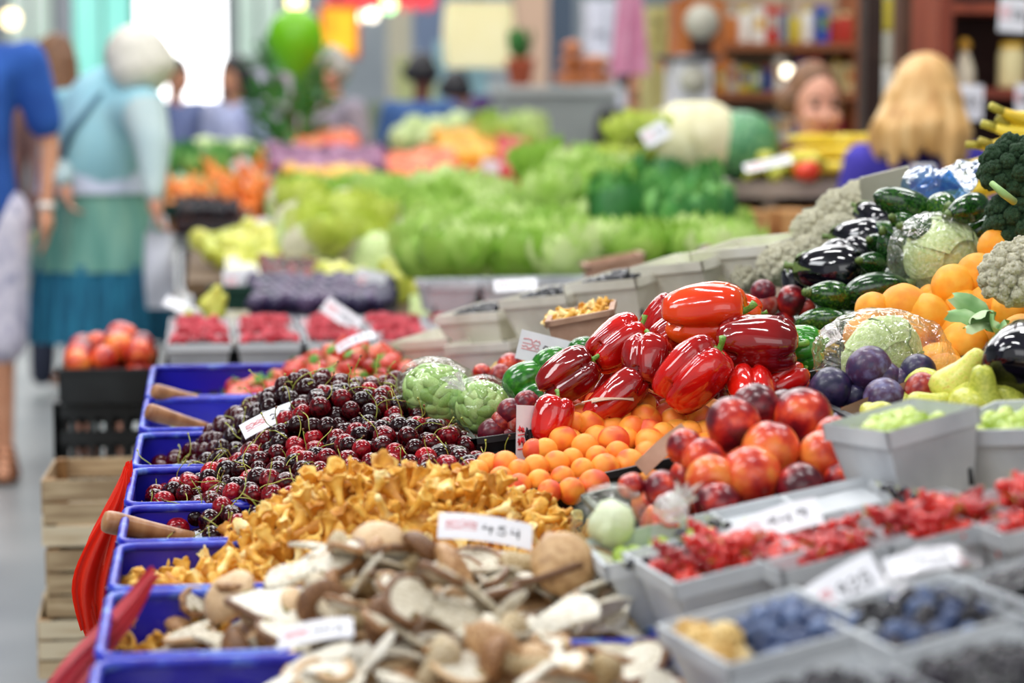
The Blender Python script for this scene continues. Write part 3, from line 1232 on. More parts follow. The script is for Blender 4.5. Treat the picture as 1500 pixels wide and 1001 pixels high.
pts = heap(-.08, .42, 1.78, 2.38, ptop, .03, 1.15, 17, iters=45, kk=.66, dens=1.05)
pts = pts[np.argsort(ptop(pts[:, 0], pts[:, 1]) - pts[:, 2])]
pts = pts[:270]
for k, p in enumerate(pts):
    kind = rnd.random()
    s = rnd.uniform(.062, .105)
    if kind < .80:
        j = rnd.randrange(5)
        q = Quaternion((0, 0, 1), rnd.uniform(0, 6.28)) @ Quaternion((1, 0, 0), PI / 2 + rnd.uniform(-.7, .7)) @ Quaternion((0, 1, 0), rnd.uniform(-.5, .5))
        o = obj('porcini_slice', SLICES[j][0], p, q, s, label='pale lengthwise slice of a large mushroom with brown cap edge in the front heap', cat='mushroom', group='sliced mushrooms in the front heap')
        obj('cap_skin', SLICES[j][1], parent=o)
        obj('gills', SLICES[j][2], parent=o)
    else:
        j = rnd.randrange(3)
        o = obj('porcini_mushroom', PORC[j][0], p, rq(), s * .8, label='whole brown-capped mushroom with a fat pale stem in the front heap', cat='mushroom', group='whole brown mushrooms in the front heap')
        obj('cap', PORC[j][1], parent=o)
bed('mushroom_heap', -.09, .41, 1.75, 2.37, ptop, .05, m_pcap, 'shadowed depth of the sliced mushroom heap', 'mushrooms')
# the big round brown mushroom at the right edge of the heap
PC_ = PORC[0][1].copy()
PC_.materials[0] = M('tan_cap', ['#a07a50', '#c09868', '#d0ac80'], rough=.5, scale=9)
o = obj('porcini_mushroom', PORC[0][0], P(822, 835, 1500), CE(-20, 10, 10), .078, label='large round brown mushroom cap standing up behind the sliced mushrooms', cat='mushroom')
obj('cap', PC_, parent=o)

# strawberries -------------------------------------------------------------


def stop_(x, y):
    return .825 + .075 * np.exp(-((x - .27) / .11) ** 2 - ((y - 4.25) / .25) ** 2) + .02 * sm(.02, .2, x)


pts = heap(.03, .46, 4.0, 4.42, stop_, .0195, 1.5, 23, kk=.92)
for p in pts:
    o = obj('strawberry', STRAW, p, rq(), .0195 * rnd.uniform(.9, 1.15), label='red strawberry piled in the slotted blue crate', cat='strawberry', group='strawberries in the blue crate')
    obj('calyx', STRAWC, parent=o)
bed('strawberry_heap', .0, .41, 3.97, 4.41, stop_, .06, m_straw, 'shadowed depth of the strawberry heap', 'strawberries')

# scoops: turned wooden handles with steel ferrules ------------------------------


def wooden_handle(a, b, rpx, s, label):
    A, B = P(*a, s), P(*b, s * .985)
    L = (B - A).length
    r = rpx / s
    prof = [(0, 0), (.5, .004), (.85, .018), (1, .06), (1.02, .15), (.92, .35), (.82, .55), (.76, .8), (.72, 1), (0, 1)]
    m = MB().lathe([(k * r, z * L) for k, z in prof], 20).mesh('scoop_handle', m_handle)
    o = obj('scoop', m, A, (B - A).to_track_quat('Z', 'Y'), label=label, cat='scoop')
    f = MB().lathe([(0, L), (.8 * r, L), (.72 * r, L + .018), (.45 * r, L + .03), (.4 * r, L + .05), (0, L + .05)], 16)
    obj('ferrule', f.mesh('ferrule', m_steel), parent=o)
    sc = MB()

    def fn(u, v):
        a = (v - .5) * PI * .9
        return Vector((.03 * math.sin(a) * (.5 + .5 * u), -.03 * math.cos(a) + .02, L + .045 + u * .09))
    sc.param(fn, 8, 10, wrap=False)
    obj('blade', sc.mesh('blade', m_steel), parent=o)


wooden_handle((150, 763), (282, 791), 17, 1220, 'wooden scoop handle nearest the camera, resting on the blue crate above the chanterelles')
wooden_handle((214, 602), (308, 630), 12.5, 930, 'wooden scoop handle, the lower one of the pair left of the cherries')
wooden_handle((223, 573), (304, 590), 11.5, 870, 'wooden scoop handle, the upper one of the pair left of the cherries')
# small pale bits in the crate behind (snails or nuts by the handles)
for i in range(46):
    x, y = rnd.uniform(-.07, .38), rnd.uniform(3.6, 3.9)
    o = obj('pale_bean', BEAN, (x, y, .79 + .03 * rnd.random() + .02 * x), rq(), .013, label='small pale bean in the crate behind the cherries', cat='bean', group='pale beans behind the cherries')
bed('bean_layer', -.09, .41, 3.57, 3.92, lambda x, y: .80 + 0 * x, .01, m_pulp, 'pale paper lining in the crate behind the cherries', 'paper lining')

# ------------------------------------------------------------------ bags of broad beans


def bean_bag(px, py, s, wpx, hpx, rot, n, label, tuft, seed):
    rnd = random.Random(seed)
    c = P(px, py, s)
    q = CE(0, 0, rot)
    rx, rz = wpx / s / 2, hpx / s / 2
    ry = min(rx, rz) * 1.0
    R = np.array([rx, ry, rz])
    br = .0115
    rng = np.random.default_rng(seed)
    A = rng.normal(size=(n, 3))
    A /= np.linalg.norm(A, axis=1)[:, None]
    A *= (R - br) * rng.uniform(.8, 1, n)[:, None]

    def cl(B):
        d = np.sqrt(((B / (R - br)) ** 2).sum(1))
        k = np.where(d > 1, 1 / d, 1.0)
        k = np.where(d < .75, 1.03, k)
        return B * k[:, None]
    A = relax(A, br, cl, 40, .9)
    for a in A:
        # flat against the film
        nrm = Vector(a / R / R).normalized()
        qq = nrm.to_track_quat('Y', 'Z') @ Quaternion((0, 1, 0), rnd.uniform(0, 6.28))
        obj('broad_bean', BEAN, c + q @ Vector(a), q @ qq, .0148 * rnd.uniform(.85, 1.15), label='pale green broad bean inside a knotted clear bag', cat='bean', group='broad beans in the clear bags')
    mb = MB()

    def fn(u, v):
        t, p = u * PI, v * 2 * PI
        d = Vector((math.sin(t) * math.cos(p), math.sin(t) * math.sin(p), math.cos(t)))
        k = 1.07 + .06 * noise.noise(d * 4 + Vector((seed, 0, 0)))
        return Vector((d.x * rx * k, d.y * ry * k, d.z * rz * k))
    mb.param(fn, 30, 40)
    o = obj('bean_bag', mb.mesh('bean_bag', m_bagfilm), c, q, label=label, cat='bag')
    t = MB()
    tuft_into(t, Vector(tuft[0]) * 1.0, tuft[1], tuft[2], tuft[3], seed)
    obj('twisted_top', t.mesh('twisted_top', film('bag_top_film', '#ffffff', .55, 60, 1, .01)), parent=o)


s_ = 1060
bean_bag(645, 580, s_, 130, 104, -25, 150, 'clear plastic bag of pale green broad beans behind the cherries, twisted top to its right', ((.035, 0, .05), (.5, .1, 1), .035, .012), 4)
bean_bag(708, 598, 1085, 96, 92, -45, 90, 'smaller clear bag of pale green broad beans next to the dark red plums', ((-.035, 0, .035), (-1, 0, .5), .025, .012), 9)
# supports for the bags: a black tray
tray('produce_tray', (.50, 3.22, .86), (0, -.12, 0), .30, .50, .07, m_blackp, 'black plastic tray under the bagged broad beans and avocados')
# ------------------------------------------------------------------ produce on the sloping board
TQ = Quaternion((0, 1, 0), -math.atan(.2))          # tilt of the board


def on_tier(x, y, dz=0):
    return Vector((x, y, float(tier(x)) + dz))


def cam_ball(mesh, name, px, py, dpx, s, label, cat, group=None, ax=None, sc=1.0):
    q = ax if ax is not None else rq()
    return obj(name, mesh, P(px, py, s), q, dpx / s / 2 * sc, label=label, cat=cat, group=group)


# trays that carry the piles
tray('produce_tray', on_tier(.53, 2.84) + Vector((0, 0, .002)), TQ, .30, .34, .05, m_blackp, 'black plastic tray under the heap of small apricots')
tray('produce_tray', on_tier(.60, 2.42) + Vector((0, 0, .002)), TQ, .34, .30, .05, m_blackp, 'black plastic tray under the big red nectarines')
tray('produce_tray', on_tier(.64, 3.14) + Vector((0, 0, .002)), TQ, .42, .28, .06, m_blackp, 'black plastic tray under the pile of red bell peppers')
tray('produce_tray', on_tier(1.05, 3.5) + Vector((0, 0, .002)), TQ, .50, .62, .06, m_blackp, 'black plastic tray under the eggplants and zucchini')
tray('produce_tray', on_tier(1.07, 3.05) + Vector((0, 0, .002)), TQ, .40, .26, .05, m_blackp, 'black plastic tray under the oranges')

# apricots ------------------------------------------------------------------
APR = [(892, 602, 40), (941, 592, 44), (967, 587, 42), (911, 614, 37), (926, 629, 40), (950, 617, 41), (865, 622, 41), (842, 621, 34), (825, 645, 42), (857, 656, 41),
       (899, 646, 46), (875, 670, 34), (922, 680, 44), (886, 686, 43), (854, 689, 36), (870, 712, 48), (815, 679, 38), (799, 660, 36), (782, 660, 34), (785, 685, 38), (790, 706, 36),
       (824, 701, 36), (837, 720, 40), (805, 721, 36), (740, 682, 42), (734, 703, 38), (952, 651, 41), (972, 638, 38), (987, 617, 40), (1025, 614, 42), (1000, 608, 38), (950, 702, 38),
       (760, 712, 36), (975, 602, 36), (1045, 630, 38), (905, 664, 36), (960, 675, 40), (1010, 635, 38), (985, 580, 38), (838, 672, 32), (760, 690, 34), (715, 680, 34), (700, 690, 32)]
for k, (x, y, d) in enumerate(APR):
    s = 1130 + (y - 590) * .95
    cam_ball(APRICOT, 'apricot', x, y, d * 1.04, s, 'small orange apricot with a red blush in the heap beside the chanterelles', 'apricot', 'apricots in the heap')
ap = heap(.40, .66, 2.68, 3.02, lambda x, y: tier(x) + .045 + .06 * sm(2.68, 2.95, y) * (1 - .4 * sm(.56, .66, x)), .019, 1.1, 31)
for p in ap:
    obj('apricot', APRICOT, p, rq(), .0195, label='small orange apricot with a red blush in the heap beside the chanterelles', cat='apricot', group='apricots in the heap')

# nectarines ------------------------------------------------------------------
NEC = [(1074, 623, 84, 'purple-red nectarine at the top left of the big nectarine pile'),
       (1107, 598, 72, 'dark dusky nectarine behind the top of the pile, under the peppers'),
       (1177, 612, 90, 'large orange-red nectarine at the top right of the pile, beside the grape punnet'),
       (1129, 660, 86, 'crimson nectarine in the centre of the pile'),
       (1100, 699, 92, 'big bright orange-red nectarine at the front of the pile'),
       (1042, 704, 76, 'red nectarine just left of the bright front one'),
       (1051, 741, 72, 'orange nectarine lowest in the pile, against the long punnet'),
       (1206, 668, 74, 'deep purple-red nectarine against the corner of the grape punnet'),
       (1172, 716, 76, 'mottled red and yellow nectarine low on the right of the pile'),
       (1222, 640, 60, 'dark red nectarine partly hidden behind the grape punnet'),
       (1229, 702, 46, 'small purple nectarine in the gap beside the grape punnet'),
       (1030, 674, 64, 'dark purple nectarine behind the brown back of the price card'),
       (1003, 655, 54, 'red nectarine touching the apricots'),
       (972, 718, 58, 'maroon nectarine at the left end of the pile, behind the knotted bag'),
       (925, 712, 40, 'small maroon nectarine low between apricots and nectarines'),
       (1010, 700, 60, 'shaded red nectarine inside the left of the pile'),
       (1085, 660, 70, 'shaded maroon nectarine deep in the middle of the pile'),
       (1150, 600, 60, 'shaded dark nectarine deep at the back of the pile')]
for x, y, d, lab in NEC:
    deep = lab.startswith('shaded')
    cam_ball(NECT, 'nectarine', x, y, d * 1.02, (1330 if deep else 1375) + (y - 650) * .5 - (40 if y < 620 else 0), lab, 'nectarine', 'nectarines in the big pile')
ne = heap(.46, .74, 2.34, 2.56, lambda x, y: tier(x) + .055 + .02 * sm(2.34, 2.5, y), .03, .9, 5)
for p in ne:
    obj('nectarine', NECT, p, rq(), .03, label='shaded nectarine in the bottom layer of the big pile', cat='nectarine', group='bottom layer of nectarines')

# red peppers ------------------------------------------------------------------


def pepper(px, py, lpx, s, axis, label, seed, mat, lobes=4, wid=.40, roll=0, squeeze=.12, stem=True):
    me = pepper_mesh(seed, mat, lobes, 1, wid * .90, squeeze)
    L = lpx / s
    o = obj('bell_pepper', me, P(px, py, s), look_axis(*axis, roll), L, label=label, cat='pepper', group='bell peppers in the pile')
    if stem:
        obj('stem', PSTEM[seed % 4], parent=o)
    return o


S = 1130
pepper(1034, 460, 118, S, (1, .05, .25), 'large orange-red bell pepper on top of the pile, its green stem pointing right', 3, m_pepper_or, 3, .50, 20, .16)
pepper(1085, 452, 62, S - 30, (1, -.3, .1), 'orange-yellow shoulder of a pepper behind the topmost one', 23, m_pepper_or, 4, .44, 0)
pepper(968, 470, 78, S - 30, (.6, .8, .2), 'dark red bell pepper behind the left of the topmost one', 5, m_pepper_dark, 4, .42, 10)
pepper(985, 488, 70, S - 10, (.8, .5, .1), 'dark red bell pepper wedged under the topmost one', 15, m_pepper_dark, 4, .46, 10)
pepper(905, 503, 92, S, (.75, .55, -.1), 'glossy red bell pepper at the upper left of the pile', 7, m_pepper, 4, .46, 0)
pepper(948, 528, 76, S + 20, (.15, 1, -.35), 'dark crimson bell pepper standing in the middle left of the pile', 8, m_pepper_dark, 4, .56, 40, .07)
pepper(1017, 550, 112, S + 40, (.6, .62, .1), 'big bright red three-lobed bell pepper in the front middle of the pile', 9, m_pepper, 3, .46, 75, .18)
pepper(1110, 503, 116, S + 20, (1, -.05, .1), 'smooth deep red bell pepper on the right of the pile, stem end to the right', 10, m_pepper_dark, 3, .44, 30, .05)
pepper(1162, 512, 88, S, (.75, .1, .35), 'green bell pepper with a red side at the right end of the pile', 11, m_pepper_gr, 4, .46, 0)
pepper(833, 550, 92, S + 10, (.75, .5, .1), 'dark red ridged bell pepper lying by the green avocados', 12, m_pepper_dark, 4, .46, 50, .16)
pepper(902, 583, 104, S + 25, (.7, .65, 0), 'long dark red bell pepper lying under the thin price stick', 13, m_pepper_dark, 3, .34, 20, .08)
pepper(808, 614, 70, S + 40, (.25, .8, -.1), 'bright red bell pepper in front of the small red plums, curved stem upward', 14, m_pepper, 4, .50, 20, .06)
pepper(1100, 573, 84, S + 40, (0, .5, -.9), 'red bell pepper with a deep groove, low on the right of the pile', 16, m_pepper, 4, .50, 45, .22)
pepper(1152, 560, 66, S + 20, (.8, .4, -.3), 'red bell pepper squeezed under the green one', 17, m_pepper, 4, .46, 0)
pepper(940, 595, 74, S + 10, (-.9, .2, .1), 'red bell pepper lying just above the apricots', 18, m_pepper, 3, .36, 0)
for i, (x, y, l) in enumerate([(1060, 540, 100), (985, 560, 90), (880, 560, 90), (1075, 505, 90), (1015, 500, 90), (925, 548, 90), (860, 600, 90), (1050, 590, 90), (1140, 595, 80), (985, 600, 90)]):
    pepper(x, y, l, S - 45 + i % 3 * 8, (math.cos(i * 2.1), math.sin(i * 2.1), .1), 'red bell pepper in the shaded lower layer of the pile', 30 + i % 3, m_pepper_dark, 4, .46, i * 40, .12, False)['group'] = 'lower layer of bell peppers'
# supporting layers deeper under the peppers, hardly seen
# small red plums at the left of the bright red pepper
RP = [(748, 604, 42, 'reddish small plum above the others by the cherries'), (771, 591, 38, 'bright red small plum touching the dark red pepper'), (757, 620, 40, 'red small plum behind the upright price card'),
      (722, 634, 44, 'purple-red dusty small plum lowest beside the cherries'), (748, 640, 36, 'brick-red small plum between card and cherries'), (735, 618, 34, 'shaded small plum among the others by the cherries')]
for x, y, d, lab in RP:
    cam_ball(REDPLUM, 'plum', x, y, d, 1110, lab, 'plum', 'small red plums beside the cherries')
# avocados
AV = [(806, 531, 60, 1060, (.7, .5, .3), 'bright green avocado leaning under the white price card'), (771, 556, 74, 1060, (.85, .45, .1), 'large dark green avocado left of the others'),
      (788, 584, 66, 1070, (.9, .35, .1), 'dull green avocado low in front, touching the dark pepper'), (856, 511, 50, 1030, (.9, .3, -.1), 'green avocado at the back behind the peppers'), (815, 560, 60, 1040, (.6, .5, 0), 'shaded green avocado beneath the bright one')]
for x, y, l, s, ax, lab in AV:
    o = obj('avocado', AVO, P(x, y, s), look_axis(*ax), l / s * 1.02, label=lab, cat='avocado', group='avocados behind the peppers')
    obj('stem', AVOS, parent=o)
# peaches behind
cam_ball(NECT, 'peach', 748, 538, 42, 960, 'pale pink peach behind the avocados', 'peach')
cam_ball(REDPLUM, 'peach', 733, 552, 36, 985, 'dusky mauve peach behind the avocados, left of the pink one', 'peach')
cam_ball(NECT, 'peach', 706, 548, 30, 960, 'small pale peach nearest the bean bag', 'peach')

# plums, greengage and the tan divider -----------------------------------------
for x, y, d, lab in [(1273, 540, 68, 'large blue-black plum on top of the plum pile'), (1293, 557, 58, 'purple plum under the big blue-black one'), (1345, 545, 54, 'dark blue plum at the right of the pile'),
                     (1217, 570, 64, 'blue-black plum at the left of the pile beside the peppers'), (1350, 572, 52, 'reddish purple plum below the dark blue one, in front of the pears'),
                     (1295, 584, 62, 'grey-blue plum in front of the cardboard divider'), (1224, 606, 38, 'small red plum under the blue ones'), (1253, 582, 44, 'shaded plum in the middle of the pile'), (1318, 562, 46, 'shaded plum behind the divider')]:
    cam_ball(PLUM if 'red' not in lab else REDPLUM, 'plum', x, y, d, 1190 if 'front' not in lab else 1215, lab, 'plum', 'blue plums in the pile')
pl = heap(.66, .84, 2.66, 2.96, lambda x, y: tier(x) + .06, .024, 1.1, 8)
for p in pl:
    obj('plum', PLUM, p, rq(), .025, label='blue plum in the lower layer of the plum pile', cat='plum', group='lower layer of plums')
A, B = P(1232, 598, 1225), P(1345, 552, 1215)
mb = MB()
n = (CQ @ Vector((0, 1, .3))).normalized()
d = B - A
mb.add([A, B, B - n * .022, A - n * .028], [(0, 1, 2, 3)])
mb.add([x + CQ @ Vector((0, 0, -.003)) for x in (A, B, B - n * .022, A - n * .028)], [(3, 2, 1, 0)])
obj('card_strip', mb.mesh('card_strip', m_tanc, False), label='bare tan cardboard strip standing among the blue plums', cat='cardboard')

# pears --------------------------------------------------------------------------
for x, y, l, s, ax, lab in [(1282, 612, 84, 1260, (-.2, .3, -.9), 'round yellow-green pear end-on in front of the plums'),
                            (1410, 552, 96, 1240, (.55, .75, .1), 'yellow-green pear leaning right towards the eggplant'),
                            (1440, 590, 112, 1275, (-.05, .85, .15), 'upright yellow pear with a brown stem, behind the grape punnet'),
                            (1458, 545, 80, 1230, (.15, 1, 0), 'slim green pear behind the upright one'),
                            (1486, 598, 78, 1270, (.5, -.5, .6), 'plump yellow pear at the right below the eggplant'),
                            (1362, 592, 64, 1250, (.8, .3, .2), 'small yellow-green pear lying behind the punnet rim'),
                            (1400, 605, 76, 1230, (.4, .3, .5), 'pear hidden low behind the punnet of green grapes')]:
    o = obj('pear', PEAR, P(x, y, s), look_axis(*ax), l / s, label=lab, cat='pear', group='pears behind the grape punnets')
    obj('stem', PEARS_, parent=o)
pq = heap(.80, 1.08, 2.52, 2.74, lambda x, y: tier(x) + .085, .03, 1.2, 41)
for p in pq:
    o = obj('pear', PEAR, p, Quaternion((0, 0, 1), random.uniform(0, 6)) @ Quaternion((0, 1, 0), PI / 2), .075, label='yellow-green pear in the lower layer behind the grape punnets', cat='pear', group='lower layer of pears')
    obj('stem', PEARS_, parent=o)
tray('produce_tray', on_tier(.93, 2.62) + Vector((0, 0, .002)), TQ, .34, .26, .06, m_blackp, 'black plastic tray under the pears')

# oranges ----------------------------------------------------------------------------
ORS = [(1279, 455, 54, 'orange at the left end of the pile next to the zucchini'), (1324, 453, 74, 'large orange in the middle left of the pile'), (1355, 467, 76, 'orange lying in front of the middle one'),
       (1396, 419, 64, 'orange just right of the wrapped cabbage'), (1433, 404, 66, 'orange above the cauliflower leaves'), (1460, 363, 56, 'topmost orange under the broccoli'), (1363, 434, 36, 'orange half hidden behind the pile'),
       (1413, 454, 60, 'orange half covered by cauliflower leaves'), (1408, 495, 76, 'orange low in the pile right of the wrapped cabbage half'), (1267, 492, 64, 'orange at the bottom left of the pile'),
       (1448, 492, 74, 'orange inside thin clear film beside the cauliflower'), (1330, 488, 66, 'orange low behind the crumpled film'), (1380, 450, 60, 'shaded orange inside the pile'), (1450, 430, 60, 'shaded orange behind the cauliflower leaves')]
for x, y, d, lab in ORS:
    cam_ball(ORANGE, 'orange', x, y, d * 1.02, 1080 + (y - 450) * .2 - (25 if 'shaded' in lab or 'half hidden' in lab else 0), lab, 'orange', 'oranges in the pile')
og = heap(.88, 1.22, 2.80, 3.16, lambda x, y: tier(x) + .075 + .06 * sm(.95, 1.08, x), .033, 1.5, 12)
for p in og:
    obj('orange', ORANGE, p, rq(), .033, label='orange in the lower layer of the orange pile', cat='orange', group='lower layer of oranges')

# eggplants ---------------------------------------------------------------------------
for x, y, l, s, ax, lab in [(1216, 396, 96, 990, (-1, .12, -.25), 'large glossy black eggplant at the lower left of the pile'), (1238, 386, 80, 965, (.7, -.2, -.6), 'black eggplant tucked behind the large one'),
                            (1257, 350, 76, 960, (-1, .1, -.4), 'black eggplant above, on the left edge of the zucchini'), (1283, 322, 66, 950, (-.6, .5, -.5), 'topmost black eggplant beside the long zucchini'),
                            (1262, 372, 58, 970, (.8, -.3, .3), 'small piece of eggplant under the upper one'), (1161, 412, 44, 960, (-.3, .9, 0), 'black eggplant peeping out left beside the red nectarine'),
                            (1492, 520, 118, 1260, (.3, .5, -.7), 'shiny black eggplant at the right edge above the pears')]:
    o = obj('eggplant', EGG, P(x, y, s), look_axis(*ax), l / s, label=lab, cat='eggplant', group='eggplants')
    obj('calyx', EGGC, parent=o)

# zucchini -----------------------------------------------------------------------------
for x, y, l, wd, s, ax, lab in [(1330, 301, 104, .9, 1000, (1, -.28, -.2), 'long dark green zucchini lying highest on the pile'), (1377, 302, 60, 1.35, 1010, (.25, -.1, 1), 'dark zucchini seen end-on at the top of the pile'),
                             (1417, 305, 74, 1.15, 1020, (-.85, -.3, .5), 'zucchini with its cut pale stem facing left, under the broccoli'), (1322, 328, 56, 1.2, 1005, (-.7, .3, .8), 'stubby zucchini below the long one'),
                             (1346, 336, 66, 1.15, 1020, (-.9, .1, .6), 'stubby mottled zucchini beside the wrapped cabbage'), (1283, 358, 54, 1.15, 990, (-.5, .2, .9), 'small zucchini next to the upper eggplant'),
                             (1300, 366, 60, 1.2, 1000, (-.3, .8, .5), 'yellow-mottled zucchini left of the film'), (1276, 386, 60, 1.1, 1010, (-.7, .1, .8), 'zucchini with a pale blossom end facing the viewer'),
                             (1284, 424, 92, 1.05, 1030, (1, .15, -.1), 'large glossy zucchini lying over the oranges'), (1216, 433, 72, 1.2, 1030, (-.9, .1, .4), 'fat dark green zucchini at the lower left'),
                             (1243, 438, 64, 1.1, 1015, (.8, -.2, -.4), 'dark zucchini between the two lower ones'), (1203, 470, 72, 1.0, 1040, (.9, .1, .2), 'green zucchini low by the red pepper'),
                             (1244, 482, 52, 1.1, 1040, (.3, .5, .8), 'very dark zucchini at the bottom by the oranges'), (1437, 338, 72, 1.05, 1010, (.9, .4, .2), 'dark green zucchini right of the wrapped cabbage'),
                             (1443, 318, 50, 1.0, 1000, (.9, .3, .2), 'zucchini tucked under the broccoli'), (1250, 410, 70, 1.1, 985, (.8, .2, 0), 'shaded zucchini inside the left of the pile'),
                             (1320, 400, 80, 1.1, 985, (.7, .6, 0), 'shaded zucchini behind the wrapped cabbage'), (1310, 350, 80, 1.1, 965, (.9, -.4, 0), 'shaded zucchini in the middle of the pile'), (1390, 330, 80, 1.1, 980, (.9, .1, 0), 'shaded zucchini beneath the top row')]:
    o = obj('zucchini', ZUC, P(x, y, s), look_axis(*ax), tuple(k * l / s * 1.08 for k in (wd, wd, 1)), label=lab, cat='zucchini', group='zucchini in the pile')
    obj('stem', ZUCT, parent=o)
zq = heap(.86, 1.25, 3.22, 3.75, lambda x, y: tier(x) + .075 + .06 * sm(.9, 1.2, x), .028, 1.3, 14, kk=.9)
for k, p in enumerate(zq):
    q = Quaternion((0, 0, 1), random.uniform(0, 6)) @ Quaternion((0, 1, 0), PI / 2)
    obj('zucchini', ZUC, p, q, (.12, .12, .11), label='dark green zucchini in the hidden lower layer', cat='zucchini', group='lower layer of zucchini')
# red nectarine and dusky fruit left of the zucchini
for x, y, d, me, nm, lab in [(1159, 441, 48, NECT, 'nectarine', 'single bright red nectarine behind the peppers, beside the eggplant'), (1118, 428, 38, REDPLUM, 'plum', 'brown-purple plum behind the top pepper, the upper one'),
                             (1121, 447, 38, REDPLUM, 'plum', 'brown-purple plum behind the top pepper, the lower one'), (1148, 472, 34, NECT, 'nectarine', 'small orange-red nectarine showing under the single one'), (1180, 452, 30, REDPLUM, 'plum', 'dark plum wedged beside the fat zucchini')]:
    cam_ball(me, nm, x, y, d, 985, lab, nm)
# yellow wax beans beside the green pepper
for i in range(9):
    a = P(1172 + 3 * i % 17, 492 + i * 3, 1060)
    b = P(1212 + (i * 7) % 18, 488 + i * 4, 1060)
    mb = MB().tube([a, (a + b) / 2 + Vector((0, 0, .003)), b], [.003, .0045, .002], 6)
    obj('wax_bean', mb.mesh('wax_bean', m_pear), label='thin yellow wax bean next to the green bell pepper', cat='bean', group='yellow wax beans by the green pepper')

# wrapped cabbages ------------------------------------------------------------------------


def wrapped(px, py, s, rpx, sc, label, fpx, fpy, frx, fry, seed):
    o = obj('cabbage', CABB, P(px, py, s), CE(20, 30, 15), tuple(rpx / s * k for k in sc), label=label, cat='cabbage')
    c = P(fpx, fpy, s + 8)
    w = crumple('plastic_wrap', m_film, (frx / s, rpx / s * 1.05, fry / s), .12, seed)
    f = obj('plastic_wrap', w, parent=o)
    bpy.context.view_layer.update()
    f.matrix_parent_inverse = o.matrix_world.inverted()
    f.location = c
    f.rotation_quaternion = CE(0, 0, 0)
    return o


wrapped(1380, 374, 1015, 55, (1, 1, 1), 'pale green cabbage wrapped in shiny clear film on top of the pile above the oranges', 1366, 372, 64, 52, 2)
wrapped(1292, 528, 1150, 64, (1.05, 1, .62), 'pale green cabbage in crumpled clear film lying behind the blue plums', 1292, 522, 98, 44, 5)

# cauliflower and broccoli at the right edge --------------------------------------------------
o = obj('cauliflower', CAUL, P(1496, 405, 1170), look_axis(-.3, .8, .5), 62 / 1170, label='white cauliflower with cut green leaves at the right edge above the eggplant', cat='cauliflower')
obj('leaf', CLEAVES[0], (0, 0, -.75), sc=1.0, parent=o)
for i, (dx, dy, l) in enumerate([(-52, 40, 60), (-46, 62, 70), (-30, 74, 64), (-60, 18, 52), (-12, 80, 60), (-38, 52, 74)]):
    a = P(1500 + dx * .4, 440 + dy * .3, 1180)
    lf = leaf_mb(l / 1180 * 1.1, .03, .7, .003, i)
    q = look_axis(-.8 + i * .1, .5 - i * .13, .5) @ Quaternion((0, 1, 0), -PI / 2) @ Quaternion((1, 0, 0), i * .7)
    lo = obj('leaf', lf.mesh('leaf', m_caleaf), parent=o)
    bpy.context.view_layer.update()
    lo.matrix_parent_inverse = o.matrix_world.inverted()
    lo.location = P(1478 + dx * .5, 452 + dy * .35, 1195)
    lo.rotation_quaternion = q
for x, y, r, ax, lab in [(1488, 246, 52, (-.3, .7, .6), 'upper dark green broccoli head at the right edge'), (1500, 322, 56, (-.4, .6, .6), 'lower broccoli head at the right edge above the oranges'), (1530, 270, 55, (0, .8, .4), 'broccoli head almost outside the right edge')]:
    o = obj('broccoli', BROC, P(x, y, 1060), look_axis(*ax), r / 1060, label=lab, cat='broccoli', group='broccoli heads')
    obj('stalk', BROCS, parent=o)
mb = MB().tube([P(1452, 268, 1100), P(1470, 284, 1105), P(1486, 296, 1100)], [.004, .0055, .005], 8)
obj('broccoli_sprig', mb.mesh('broccoli_sprig', m_brst), label='bare light green stalk sticking out between the broccoli heads', cat='stalk')
tray('wooden_box', on_tier(1.23, 3.30) + Vector((0, 0, -.01)), Quaternion(), .24, .50, .15, m_wood, 'wooden box lifting the broccoli at the right end of the board', cat='box', t=.008, taper=1)

# bananas at the right edge
for i, (x, y, a) in enumerate([(1478, 178, 10), (1455, 190, 22), (1436, 208, 28), (1424, 226, 30), (1442, 228, 16), (1470, 206, 6), (1492, 196, -8), (1418, 246, 34), (1484, 164, 0)]):
    o = obj('banana', BAN, P(x + 48, y + 16, 880), CE(0, 0, a) @ Quaternion((1, 0, 0), -PI / 2 + .3 * (i % 3)), 1.0, label='yellow banana in the bunch at the right edge behind the broccoli', cat='banana', group='bananas behind the broccoli')
    obj('tip', BANT, parent=o)
tray('wooden_box', on_tier(1.40, 3.9) + Vector((0, 0, .002)), Quaternion(), .34, .5, .12, m_wood, 'wooden box under the bananas at the far right of the board', cat='box', t=.008, taper=1)
# blue bag and cream card by the bananas
mb = MB()


def fn(u, v):
    x = (u - .5) * .13 * (1 - .35 * v)
    z = v * .075
    return Vector((x + .03 * v, .018 * math.sin(u * 9) + .012 * noise.noise(Vector((u * 6, v * 6, 3))), z + .008 * math.sin(u * 14) * v))


mb.param(fn, 24, 14, wrap=False)
mb.param(lambda u, v: fn(u, v) + Vector((0, .05 * math.sin(u * PI) * (1 - v) + .002, 0)), 24, 14, wrap=False)
obj('plastic_bag', mb.mesh('plastic_bag', m_bluefilm), P(1378, 285, 960), CE(-8, 0, 12), 1.0, label='translucent light blue plastic bag standing behind the zucchini', cat='bag')
mb = MB()
mb.box((0, 0, 0), (.085, .002, .05))
obj('card_piece', mb.mesh('card_piece', m_pulp_w, False), P(1296, 272, 900), CE(-60, 10, 14), label='cream cardboard piece behind the topmost zucchini', cat='cardboard')

